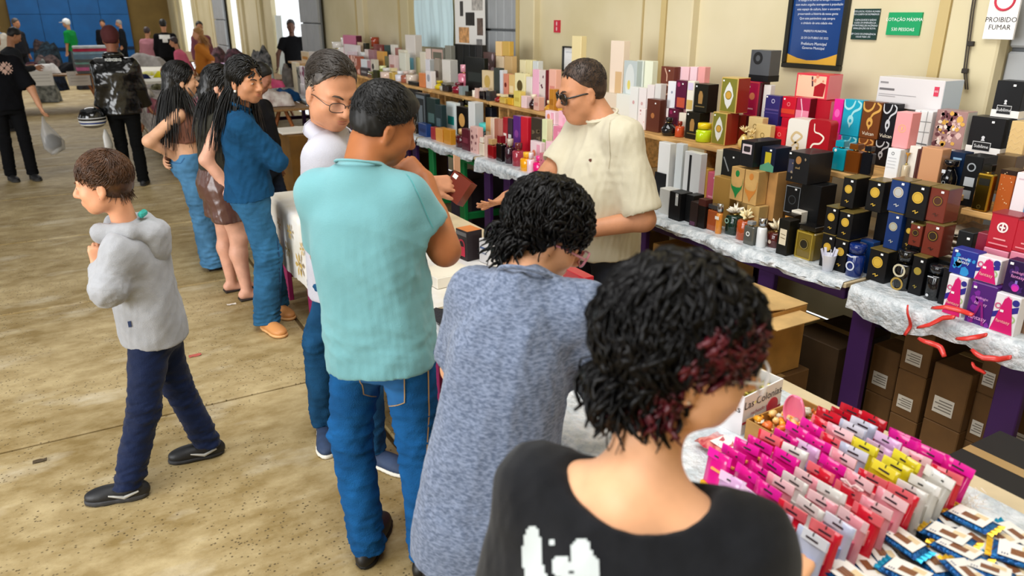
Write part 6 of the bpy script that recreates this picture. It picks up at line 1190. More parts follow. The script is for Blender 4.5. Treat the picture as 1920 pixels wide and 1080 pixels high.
def hand(F, W_, D, N_, s, curl=.5, side=1, spread=.12, fingers=None, thumb=None):
    """W_ wrist, D direction of the hand, N_ normal on the back of the hand, side=+1 when the thumb lies towards D x N"""
    D, N_ = unit(D), np.array(N_, float); N_ = unit(N_-D*(N_@D)); T = np.cross(D, N_)*side
    W_ = np.array(W_, float)
    for t, a, b in ((-.030, .083, .0095), (-.011, .088, .0105), (.010, .088, .0105), (.029, .080, .0105)): F.cone(W_+T*t*.55*s+D*.01*s, W_+D*b*0+D*a*s+T*t*s, .015*s, .0125*s, .012)
    L = [(-.031, .080, .058, .0075), (-.011, .087, .074, .0085), (.010, .089, .080, .0088), (.030, .083, .070, .0088)]
    for i, (t, a, l, r) in enumerate(L):
        c = (fingers[i] if fingers else curl); p = W_+T*t*s+D*a*s; d = unit(D+T*(t*spread*10)); ang = 0; pts = [p]; rs = [r*s*1.1]
        for j, fr in enumerate((.45, .30, .25)):
            ang += c*(.75, 1.0, .7)[j]; dd = d*math.cos(ang)-N_*math.sin(ang); p = p+dd*l*fr*s; pts.append(p); rs.append(r*s*(1-.1*j))
        F.chain(pts, rs, .004)
    tb = thumb if thumb is not None else (.7, .25)
    p = W_+T*.020*s+D*.022*s-N_*.006*s; d1 = unit(D*.7+T*tb[0]-N_*tb[1]); d2 = unit(D*.95+T*tb[0]*.3-N_*(tb[1]+.25*curl)); p1 = p+d1*.042*s; p2 = p1+d2*.03*s; p3 = p2+unit(d2-N_*.15*curl)*.024*s
    F.chain([p, p1, p2, p3], [.016*s, .0125*s, .0105*s, .009*s], .008)
def locks(name, C, M, s, m, parent, origin, n, test, flow, length, rad, wave=0, wfreq=3, seed=0, off=.004, nseg=7, ns=5, droop=.5, rxyz=(.080, .101, .090), centre=(0, -.018, .060), jitter=.25, flat=.6, hug=True, g=None, mx=1.035, taper=.75):
    """hair as many tapered locks rooted on the scalp; test(p) keeps roots, flow(p) gives the direction in head space"""
    if g is not None: rxyz = (.076+g, .097+g, .086+g)
    r = random.Random(seed); mb = MB(); k = 0; tries = 0; cx = np.array(centre); rx = np.array(rxyz); gd = M.T@np.array([0, 0, -1.0])
    while k < n and tries < n*30:
        tries += 1; d = np.array([r.gauss(0, 1) for _ in range(3)]); d /= np.linalg.norm(d)+1e-9; p = cx+d*rx
        if not test(p, d): continue
        k += 1; L = length*r.uniform(.7, 1.2) if not callable(length) else length(p)*r.uniform(.75, 1.2); step = L/nseg; pts = []; rs = []; q = p+d*off*r.uniform(.2, 2.2); ph = r.uniform(0, 6.28); ph2 = r.uniform(0, 6.28)
        f = np.array(flow(p, d), float)+np.array([r.gauss(0, jitter) for _ in range(3)])
        for i in range(nseg+1):
            t = i/nseg; e = q.copy()
            if wave:
                e = e+wave*s*0+wave*min(1, t*2+.3)*np.array([math.sin(ph+t*wfreq*6.28), math.cos(ph2+t*wfreq*6.28)*.8, math.sin(ph2+1+t*wfreq*5.5)*.6])
            pts.append(C+M@(e*s)); rs.append(rad*s*(1-taper*t**2)*r.uniform(.9, 1.1)+.0004)
            nrm = (q-cx)/rx; ln = np.linalg.norm(nrm)
            g = f-np.array(nrm/ln)*(f@(nrm/ln))*(1 if hug and q[2] > centre[2]-.07 else 0)
            f = f+gd*(droop*.25); q = q+unit(g)*step
            if hug:
                nrm = (q-cx)/rx; ln = np.linalg.norm(nrm)
                if q[2] > centre[2]-.07: q = cx+(q-cx)/ln*min(max(ln, 1.0), mx)
                elif ln < 1.0: q = cx+(q-cx)/ln
                if wave and L < .2 and q[2] <= centre[2]-.05:
                    lh = math.hypot(*((q-cx)/rx)[:2])
                    if lh > 1.06: q[:2] = cx[:2]+(q-cx)[:2]/lh*1.06
        mb.tube([tuple(x-np.array(origin)) for x in pts], rs, ns, True, flat)
    return mb.build(name, m, parent, smooth=True)
# ---------------------------------------------------------------- people
from mathutils.bvhtree import BVHTree
Z3 = np.array([0, 0, 1.0])
def V3(*a): return np.array(a, float)
def dirs(yaw): return np.array([math.cos(yaw), math.sin(yaw), 0]), np.array([math.sin(yaw), -math.cos(yaw), 0])   # forward, right
def project(target, name, pts, faces, centre, look, U, m, parent, off=.003):
    """lays a flat outline (pts in metres, s to the right, t up) on the surface of target, seen along look"""
    bt = BVHTree.FromPolygons([v.co for v in target.data.vertices], [tuple(p.vertices) for p in target.data.polygons])
    look = unit(look); U = unit(np.array(U)-look*(np.array(U)@look)); Vv = np.cross(U, look)
    if Vv[2] < 0: Vv = -Vv
    org = np.array(target.parent.location if target.parent else (0, 0, 0)); out = []; ok = []
    for s, t in pts:
        p = np.array(centre)-org+U*s+Vv*t-look*.5; h = bt.ray_cast(Vector(p), Vector(look), 1.2)
        ok.append(h[0] is not None); out.append(tuple(h[0]-Vector(look)*off) if h[0] is not None else (0, 0, 0))
    Fc = [f for f in faces if all(ok[i] for i in f)]; use = sorted({i for f in Fc for i in f}); mp = {i: k for k, i in enumerate(use)}
    if not Fc: return None
    return mesh_obj(name, [out[i] for i in use], [tuple(mp[i] for i in f) for f in Fc], m, parent, smooth=True)
def grid_poly(inside, w, h, step):
    nx, ny = int(2*w/step)+1, int(2*h/step)+1; pts = [(-w+i*step, -h+j*step) for i in range(nx) for j in range(ny)]; Fc = []
    for i in range(nx-1):
        for j in range(ny-1):
            c = (-w+(i+.5)*step, -h+(j+.5)*step)
            if inside(*c): a = i*ny+j; Fc.append((a, a+ny, a+ny+1, a+1))
    return pts, Fc
def stroke(P, w):
    pts = []; Fc = []
    for i, p in enumerate(P):
        a = np.array(P[max(0, i-1)]); b_ = np.array(P[min(len(P)-1, i+1)]); d = b_-a; n = np.array([-d[1], d[0]])/(np.linalg.norm(d)+1e-9)*w/2; pts += [tuple(np.array(p)-n), tuple(np.array(p)+n)]
        if i: Fc.append((2*i-2, 2*i, 2*i+1, 2*i-1))
    return pts, Fc
def dense(P, n=6):
    out = []
    for i in range(len(P)-1):
        for k in range(n): t = k/n; out.append((P[i][0]*(1-t)+P[i+1][0]*t, P[i][1]*(1-t)+P[i+1][1]*t))
    return out+[P[-1]]
def person(label, x, y): o = empty('person', (x, y, 0)); tag(o, label, 'person'); return o
def org(o): return np.array(o.location)
def sleeve(F, sh, el, wr, frac, r0, r1, k=.02):
    """sleeve from the shoulder; frac<1 ends on the upper arm, up to 2 reaches the wrist"""
    sh, el, wr = map(np.array, (sh, el, wr))
    if frac <= 1: end = sh+(el-sh)*frac; F.cone(sh, end, r0, r1, k); d = unit(el-sh)
    else: end = el+(wr-el)*(frac-1); F.cone(sh, el, r0, (r0+r1)/2, k); F.cone(el, end, (r0+r1)/2, r1, k); d = unit(wr-el)
    F.ell(end+d*r1*1.35, (r1*1.35,)*3, None, .004, -1); return end, d
def shoe(parent, ank, yaw, L, m, ms, name='shoe', pitch=0, high=.05, w=.046, accent=None):
    o = org(parent); f, r = dirs(yaw); a = np.array(ank); f3 = f*math.cos(pitch)+Z3*math.sin(pitch); u3 = Z3*math.cos(pitch)-f*math.sin(pitch)
    b = np.array([a[0], a[1], 0])-f*.055+Z3*(max(0, -math.sin(pitch))*L*.75 if pitch < 0 else 0); Rm = np.stack([r, f3, u3], 1)
    F = Field(); F.ell(b+f3*.03+u3*.035, (w*.85, .055, .045), Rm, .03); F.ell(b+f3*L*.45+u3*.035, (w*.95, L*.33, .038), Rm, .03); F.ell(b+f3*(L*.74)+u3*.030, (w, L*.25, .030), Rm, .03); F.cone(b+f3*.06+u3*.05, b+f3*.045+u3*(.06+high), w*.85, w*.75, .02)
    F.cut(b+u3*.012, -u3); s_ = surf(name, F, .009, m, parent, o, 2)
    F = Field(); F.ell(b+f3*.04+u3*.02, (w*.95, .06, .05), Rm, .03); F.ell(b+f3*L*.45+u3*.02, (w*1.0, L*.36, .05), Rm, .03); F.ell(b+f3*(L*.74)+u3*.02, (w*1.1, L*.27, .05), Rm, .03); F.cut(b+u3*.024, u3); F.cut(b+u3*.0, -u3); surf('sole', F, .011, ms, s_, o, 1)
    if accent:
        for sg in (1, -1): MB().tube([tuple(b+f3*L*q+r*sg*w*1.0+u3*h-o) for q, h in ((.06, .05), (.3, .03), (.55, .045))], [.004, .008, .003], 6).build('stripe', accent, s_)
    return s_
def eyes(parent, C, M, s, iris='#2a1a10', lid=None):
    o = org(parent)
    for g in (-1, 1):
        c = C+M@(np.array([g*.031, .0845, .0155])*s)-o
        e = MB().lathe([(.0085*math.sin(t)+1e-4, -.0085*math.cos(t)) for t in np.linspace(.05, 3.09, 8)], 12).build('eye', mat('#a89e96', .3), parent, smooth=True)
        e.matrix_local = Matrix.Translation(Vector(c)) @ Matrix([list(M[i])+[0] for i in range(3)]+[[0, 0, 0, 1]]) @ Matrix.Diagonal((1.3*s, .97*s, .55*s, 1))
        MB().lathe([(.0046, .0), (.0044, .0012), (.001, .0016)], 12).xf(Matrix.Translation((0, .0077, 0)) @ Matrix.Rotation(R(-90), 4, 'X')).build('iris', mat(iris, .15), e, smooth=True)
def brows(parent, C, M, s, c, t=.0038):
    o = org(parent)
    for g in (-1, 1): MB().tube([tuple(C+M@(np.array([g*x, yy, z])*s)-o) for x, yy, z in ((.012, .0985, .0335), (.026, .095, .040), (.040, .084, .040), (.050, .074, .034))], [t*s, t*1.2*s, t*s, t*.4*s], 6, True, .5).build('eyebrow', mat(c, .7), parent, smooth=True)
def lips(parent, C, M, s, c):
    o = org(parent); mb = MB()
    for z, yy, r in ((-.0465, .0995, .0036), (-.0565, .0975, .0042)): mb.tube([tuple(C+M@(np.array([x, yy-abs(x)*abs(x)*14, z+(abs(x)*.08 if z > -.05 else abs(x)*.12)])*s)-o) for x in (-.022, -.012, 0, .012, .022)], [.001*s, r*s, r*1.05*s, r*s, .001*s], 6, True, .6)
    mb.build('lips', mat(c, .4), parent, smooth=True)
def glasses(parent, C, M, s, rim, lens, thick=.0022, w=.026, h=.02, name='spectacles', cateye=0, temple_z=.018):
    o = org(parent); P = lambda x, y, z: tuple(C+M@(np.array([x, y, z])*s)-o); g_ = None
    mb = MB()
    for g in (-1, 1):
        A = np.linspace(0, 2*math.pi, 21); ring = [(g*.033+w*abs(math.cos(a))**.7*math.copysign(1, math.cos(a)), .116-abs(g*.033+w*math.cos(a))*.16, .012+h*abs(math.sin(a))**.7*math.copysign(1, math.sin(a))+(cateye*max(0, g*math.cos(a))*max(0, math.sin(a)))) for a in A]
        mb.tube([P(*p) for p in ring], thick*s, 6, False)
        mb.tube([P(g*.058, .107, temple_z), P(g*.068, .095, temple_z), P(g*.0745, .03, temple_z), P(g*.080, -.005, temple_z-.004), P(g*.080, -.02, temple_z-.022)], thick*s*.9, 6)
    mb.tube([P(-.008, .114, .018), P(0, .117, .022), P(.008, .114, .018)], thick*s, 6)
    fr = mb.build(name, rim, parent, smooth=True)
    for g in (-1, 1):
        pts = [P(g*.033+w*.95*math.cos(a), .1155-abs(g*.033+w*math.cos(a))*.16, .012+h*.95*math.sin(a)+(cateye*max(0, g*math.cos(a))*max(0, math.sin(a)))) for a in np.linspace(0, 6.283, 17)[:-1]]
        mesh_obj('lens', pts, [tuple(range(16))], lens, fr)
    return fr
LENS = mat('#f2f4f4', .05, alpha=.12); DARK = mat('#141012', .08, coat=.6, alpha=.93)
def ear_test(lo=-.03): return lambda p, d: True
def hairline(front=.062, zf=.065, zside=.0, zback=-.05):
    """keeps roots above a hairline: high at the forehead, lower at the sides and nape"""
    def t(p, d):
        x, y, z = p; a = d[1]
        lim = zf if a > .55 else (zside+(zf-zside)*max(0, (a-.1)/.45) if a > .1 else (zback if a < -.35 else zback+(zside-zback)*(a+.35)/.45)); return z > lim
    return t
def hair_cap(parent, C, M, s, m, zf=.07, zback=-.055, grow=.006, zs=.02, name='hair', vox=.006, extra=None, fold=.0025, cy=-.018, fr=90):
    """short hair as a shell over the skull, cut along the hairline"""
    o = org(parent); P = lambda x, y, z: C+M@(np.array([x, y, z])*s); F = Field()
    F.ell(P(0, cy, .060), np.array([.076+grow, .097+grow, .086+grow])*s, M, .02*s); F.ell(P(0, -.045, .01), np.array([.066+grow*.6, .058+grow, .062])*s, M, .02*s)
    if extra: extra(F, P, M)
    n1 = M@unit([0, .80, -.60]); F.cut(P(0, .055, zf), n1); F.cut(P(0, -.045, zback), M@unit([0, .25, -1]))
    # clear the ears and temples
    for g in (-1, 1): F.ell(P(g*.085, .032, zs-.028), np.array([.036, .042, .046])*s, M, .006*s, -1)
    return surf(name, F, vox*max(.8, s), m, parent, o, 1, [(fold, fr, (1, 1, .4), 3, None)])
def jeans(parent, hips, kn, an, yaw, m, waist=.165, dep=.125, th=.088, kr=.062, ar=.06, cuff=.05, seed=1, vox=.009, fold=.005, top=.12, name='jeans', hipw=.09, rise=0):
    """kn/an: right then left; flares to ar at the ankle"""
    f, r = dirs(yaw); F = Field(); h = np.array(hips)
    F.loft(h-Z3*.12, h+Z3*top, r, [(0, waist*.88, dep*.9, 0, -.0), (.4, waist*1.04, dep*1.05, 0, -.005), (1, waist*.93, dep*.9, 0, 0)], .05)
    for g, k_, a_ in ((1, kn[0], an[0]), (-1, kn[1], an[1])):
        hp = h+r*g*hipw-Z3*.05; a_ = np.array(a_, float); k_ = np.array(k_, float); e = a_+(a_-k_)*.12
        F.cone(hp, k_, th, kr, .035); F.cone(k_, e, kr, ar, .03)
    F.cut((0, 0, cuff), (0, 0, -1))
    kz = (kn[0][2]+kn[1][2])/2
    return surf(name, F, vox, m, parent, org(parent), 2, [(fold*.9, 24, (1, 1, 1.5), seed, None), (fold*1.2, 42, (.6, .6, 2.4), seed+5, lambda V: .25+np.exp(-((V[:, 2]-kz)/.10)**2)+1.3*np.exp(-((V[:, 2]-.09)/.09)**2))])
DENIM = mat('#1a6196', .9, noise=.22, nscale=7, bump=.25, bscale=240, spec=.15, sheen=.1); DENIML = mat('#3f7fae', .9, noise=.3, nscale=5, bump=.25, bscale=240, spec=.15)
STITCH = mat('#a9895c', .7)
def seam(target, parent, P, centre, look, U, w=.004, m=None): project(target, 'stitched_seam', *stroke(dense(P, 8), w), centre, look, U, m or STITCH, parent, .003)
def collar_ring(parent, c, n, r1, r2, t, m, U, name='neck_band'):
    n = unit(n); U = unit(np.array(U)-n*(np.array(U)@n)); W_ = np.cross(n, U); o = org(parent)
    return MB().tube([tuple(np.array(c)+U*r1*math.cos(a)+W_*r2*math.sin(a)-o) for a in np.linspace(0, 2*math.pi, 29)], t, 8, False, 1.4).build(name, m, parent, smooth=True)

# ---- man in the turquoise T-shirt, seen from behind
def teal_man():
    o = person('person in a turquoise T-shirt and blue jeans seen from behind, hand raised to face', .74, 2.17); O = org(o); yaw = R(44); f, r = dirs(yaw)
    hips = V3(.762, 2.19, .90); nk = V3(.735, 2.215, 1.455); shR = nk+r*.135-Z3*.095+f*.03; shL = nk-r*.150-Z3*.095+f*.01
    elR = on_y(834, 470, 2.11); wrR = on_y(797, 338, 2.30); elL = nk-r*.20-Z3*.33+f*.10; wrL = nk+f*.33-Z3*.24-r*.02
    C = on_y(718, 244, 2.27); M = rotm(R(2), R(-24), R(4)); s = .99; sk = skin('#a8683f')
    F = Field(); head(F, C, M, s, 1.08); F.cone(nk-Z3*.05, C+M@(np.array([0, -.035, -.05])*s), .066, .058, .03)
    F.loft(hips, nk, r, [(0, .15, .10, 0, 0), (.6, .14, .09, 0, 0), (.9, .06, .045, 0, 0)], .04)
    for sh, el, wr in ((shR, elR, wrR), (shL, elL, wrL)): F.chain([nk-Z3*.06, sh, el, wr], [.045, .055, .047, .033], .03)
    F.cone(elR+(wrR-elR)*.12, elR+(wrR-elR)*.5, .046, .043, .02)
    hd = on_y(757, 303, 2.36)-wrR; hand(F, wrR, hd, r*.3+Z3*.7-f*.5, 1.02, .75, -1, .02, [.9, .85, .7, .35], (.55, .5)); hand(F, wrL, f+Z3*.3, Z3*.6-r, 1, .6, 1)
    surf('body', F, .0063, sk, o, O, 2)
    hair_cap(o, C, M, s, mat('#050404', .55), .074, -.045, .010, .028, fold=.002, extra=lambda F, P, M: F.ell(P(0, .02, .09), np.array([.062, .072, .058])*s, M, .02))
    locks('short_hair_strands', C, M, s, mat('#050404', .5), o, O, 1000, lambda p, d: hairline(zf=.075, zside=.035, zback=-.02)(p, d), lambda p, d: (d[0]*.6, .5+d[1]*.4, -.3), .028, .0014, 0, 1, 3, .0, 3, 4, .2, g=.010, mx=1.015)
    brows(o, C, M, s, '#050404'); lips(o, C, M, s, '#8d4a3c')
    m = mat('#6da2a8', .92, noise=.07, nscale=5, bump=.12, bscale=300, spec=.15, sheen=.2)
    F = Field(); eR, dR = sleeve(F, shR+Z3*.0, elR, wrR, .46, .072, .080); sleeve(F, shL, elL, wrL, .75, .07, .074)
    F.loft(hips-Z3*.13, nk, r, [(0, .192, .142, 0, .0), (.12, .194, .147, 0, .005), (.35, .186, .143, 0, .01), (.62, .19, .138, 0, 0), (.80, .175, .118, 0, -.005), (.91, .11, .075, 0, -.01), (1.0, .06, .055, 0, 0)], .05, 2.4)
    for sh in (shR, shL): F.cone(nk-Z3*.04, sh, .052, .066, .06)
    F.cut(hips-Z3*.115+r*0, unit(-Z3+r*.12-f*.02))
    t = surf('t_shirt', F, .0075, m, o, O, 3, [(.0055, 32, (1, 1, .3), 5, lambda V: np.clip((1.45-V[:, 2])*1.6, .1, 1)), (.011, 22, (1, 1, .8), 9, lambda V: np.exp(-(((V-(shR*.55+hips*.45+r*.05))**2).sum(1))/.03)), (.004, 44, (.5, .5, 1.6), 13, lambda V: np.exp(-((V[:, 2]-.90)/.07)**2))])
    collar_ring(o, nk+Z3*.012-f*.0, unit(Z3+f*.35), .072, .066, .004, m, r)
    seam(t, t, [(-.02, .16), (.0, .05), (.03, -.03), (.05, -.07)], shR+Z3*-.02, unit(f*.7-r*.7+V3(-.1, 1, -.25)), V3(.9, -.4, 0), .003, mat('#4f9da0', .9))
    aR, aL = V3(.835, 2.06, .09), V3(.668, 2.225, .09); kR, kL = V3(.845, 2.115, .50), V3(.655, 2.275, .51)
    j = jeans(o, hips-Z3*.02, (kR, kL), (aR, aL), yaw, mat('#165288', .9, noise=.25, nscale=6, bump=.25, bscale=240, spec=.15), .158, .125, .098, .076, .070, .045, 3, top=.0)
    look = unit(f*.75+V3(.25, .9, -.25)); c = hips+r*.055-f*.14-Z3*.135
    pk = [(-.075, .07), (.075, .07), (.072, -.05), (.0, -.095), (-.072, -.05), (-.075, .07)]
    def ins(s, t): return abs(s) < .074 and t < .07 and t > -.05-(.045*(1-abs(s)/.074))
    project(j, 'back_pocket', *grid_poly(ins, .08, .10, .008), c, look, r, mat('#1a5a92', .9, noise=.2, nscale=9), j, .004); 
    project(j, 'pocket_stitching', *stroke(dense(pk, 6), .0035), c, look, r, STITCH, j, .0055); project(j, 'pocket_stitching', *stroke(dense([(-.075, .055), (.075, .055)], 8), .0035), c, look, r, STITCH, j, .0055)
    seam(j, j, [(-.16, .10), (-.05, .045), (.09, .10)], c, look, r, .0035); seam(j, j, [(.145, .1), (.15, -.1), (.14, -.35), (.13, -.6)], c, look, r, .004)
    bk = mat('#141312', .5); shoe(o, aR, yaw+R(-8), .29, bk, mat('#0f0e0d', .7)); shoe(o, aL, yaw+R(10), .29, bk, mat('#0f0e0d', .7))
teal_man()
# ---- man with spectacles in the white polo shirt
def polo_man():
    o = person('person with grey hair and spectacles in a white polo shirt, holding out a box', .86, 2.98); O = org(o); yaw = R(-25); f, r = dirs(yaw)
    hips = V3(.87, 2.98, .93); nk = V3(.885, 3.0, 1.455); shR = nk+r*.165-Z3*.085; shL = nk-r*.165-Z3*.085
    wrL = V3(1.34, 3.06, 1.185); elL = V3(1.12, 3.22, 1.10); elR = nk+r*.20-Z3*.33+f*.02; wrR = elR+f*.22+V3(.05, .0, -.03)
    C = on_y(621, 181, 2.94); M = rotm(R(-80), R(-20), R(-4)); s = 1.13; sk = skin('#c98e6c')
    F = Field(); head(F, C, M, s, 1.08); F.cone(nk-Z3*.05, C+M@(np.array([0, -.03, -.06])*s), .066, .060, .03)
    F.loft(hips, nk, r, [(0, .15, .10, 0, 0), (.75, .11, .065, 0, 0), (.92, .05, .04, 0, 0)], .04)
    for sh, el, wr in ((shR, elR, wrR), (shL, elL, wrL)): F.chain([nk-Z3*.06, sh, el, wr], [.045, .055, .046, .032], .03)
    hand(F, wrL, V3(.95, -.1, -.15), V3(-.25, -.75, .65), 1.05, .25, 1, .05, [.35, .3, .28, .25], (.75, .1)); hand(F, wrR, f, Z3, 1, .6, -1)
    surf('body', F, .0063, sk, o, O, 2)
    hm = mat('#2a221c', .5, nscale=50, col2='#5a534d')
    hair_cap(o, C, M, s, hm, .092, -.05, .006, .036, fold=.0015); locks('combed_hair', C, M, s, mat('#2a221b', .4), o, O, 1100, hairline(zf=.105, zside=.06, zback=.0), lambda p, d: (.6, -.6, .1), .05, .0018, 0, 1, 5, .0, 5, 4, .5, g=.006, mx=1.025)
    locks('grey_sideburns', C, M, s, mat('#8d867c', .6), o, O, 220, lambda p, d: abs(d[0]) > .7 and .0 < p[2] < .055 and -.05 < p[1] < .012, lambda p, d: (0, -.6, -.5), .014, .0012, 0, 1, 8, .003, 2, 4, .1)
    brows(o, C, M, s, '#3a2a1e', .0042); lips(o, C, M, s, '#b06a5a')
    eyes(o, C-M@np.array([0, .003, 0]), M, s, '#3a2616')
    for g in (-1, 1):
        c = C+M@(np.array([g*.031, .083, .0185])*s)-O
        e = MB().lathe([(.0105*math.sin(t)+1e-4, -.0105*math.cos(t)) for t in np.linspace(.05, 3.09, 8)], 12).build('eyelid', sk, o, smooth=True); e.matrix_local = Matrix.Translation(Vector(c)) @ Matrix([list(M[i])+[0] for i in range(3)]+[[0, 0, 0, 1]]) @ Matrix.Diagonal((1.35*s, .95*s, .62*s, 1))
    glasses(o, C-M@np.array([0, .006, .006]), M, s, mat('#3a2f2c', .3), LENS, .0016, .027, .017)
    m = mat('#b6b6c0', .9, bump=.18, bscale=260, spec=.15, sheen=.1)
    F = Field(); sleeve(F, shR, elR, wrR, .85, .085, .088); sleeve(F, shL, elL, wrL, .8, .08, .082)
    F.loft(hips-Z3*.16, nk, r, [(0, .185, .135, 0, .0), (.3, .19, .145, 0, .015), (.6, .19, .135, 0, .0), (.82, .185, .115, 0, -.005), (.92, .12, .08, 0, -.01), (1.0, .07, .06, 0, 0)], .05, 2.4)
    for sh in (shR, shL): F.cone(nk-Z3*.04, sh, .055, .072, .06)
    F.cut(hips-Z3*.15, (0, 0, -1))
    t = surf('polo_shirt', F, .0085, m, o, O, 3, [(.005, 32, (1, 1, .3), 25, lambda V: np.clip((1.45-V[:, 2])*1.6, .1, 1)), (.004, 34, (1, 1, 1), 29, lambda V: np.exp(-(((V-shR+Z3*.1)**2).sum(1))/.02))])
    fh = f
    for g in (-1, 1):        # turned down collar
        V = []; Fc = []
        for i in range(13):
            a = math.pi*(i/12)*.97-.05; base = nk+Z3*(.028-.018*math.cos(math.pi-a)*-1)+(-f*math.cos(a)*-.078*-1)+r*g*math.sin(a)*.082; d = -f*math.cos(a)+r*g*math.sin(a)
            top = nk-f*math.cos(a)*.072+r*g*math.sin(a)*.075+Z3*(.045-.022*(1-math.cos(a))); low = nk-f*math.cos(a)*(.10+.02*(1-math.cos(a))/2)+r*g*math.sin(a)*.112+Z3*(-.002-.042*(1-math.cos(a)))
            V += [tuple(top-O), tuple((top*.5+low*.5)+d*.008+Z3*.006-O), tuple(low+d*.004-O)]
        for i in range(12): Fc += [(3*i, 3*i+1, 3*i+4, 3*i+3), (3*i+1, 3*i+2, 3*i+5, 3*i+4)]
        c_ = mesh_obj('collar', V, Fc, mat('#bcbcc8', .9, spec=.15), o, smooth=True); md = c_.modifiers.new('s', 'SOLIDIFY'); md.thickness = .004
    aL, aR = V3(.79, 3.16, .09), V3(.90, 2.82, .09)
    jeans(o, hips-Z3*.03, (V3(.92, 2.87, .5), V3(.79, 3.13, .5)), (aR, aL), yaw, mat('#1c4a70', .9, noise=.3, nscale=6, bump=.25, bscale=240, spec=.15), .165, .13, .094, .074, .072, .06, 13, top=.02)
    nv = mat('#2c3e5c', .7, noise=.2, nscale=20); ws = mat('#e0dccf', .6); shoe(o, aL, R(-105), .29, nv, ws); shoe(o, aR, R(-60), .29, nv, ws)
    # the open box in his hand
    b = empty('perfume_box', (1.475, 3.045, 1.145), R(20)); tag(b, 'opened reddish brown perfume box held out between two hands', 'perfume box'); b.rotation_euler = (R(28), R(22), R(35))
    bm = mat('#6d2616', .3, coat=.5); t_ = .003
    for q in ((-.03, .03, -.055, .055, -.06, -.057), (-.03, -.027, -.055, .055, -.057, .06), (.027, .03, -.055, .055, -.057, .06), (-.027, .027, -.055, -.052, -.057, .06), (-.027, .027, .052, .055, -.057, .06)): MB().box(*q).build('side_panel', bm, b)
    mesh_obj('open_lid', [(-.03, .055, .06), (.03, .055, .06), (.03, .10, .115), (-.03, .10, .115), (-.03, .059, .058), (.03, .059, .058), (.03, .104, .112), (-.03, .104, .112)], [(0, 1, 2, 3), (7, 6, 5, 4), (0, 4, 5, 1), (1, 5, 6, 2), (2, 6, 7, 3), (3, 7, 4, 0)], mat('#c99a7c', .5), b)
    MB().box(-.0312, -.0302, .02, .045, .03, .05).build('price_sticker', STK, b)
polo_man()
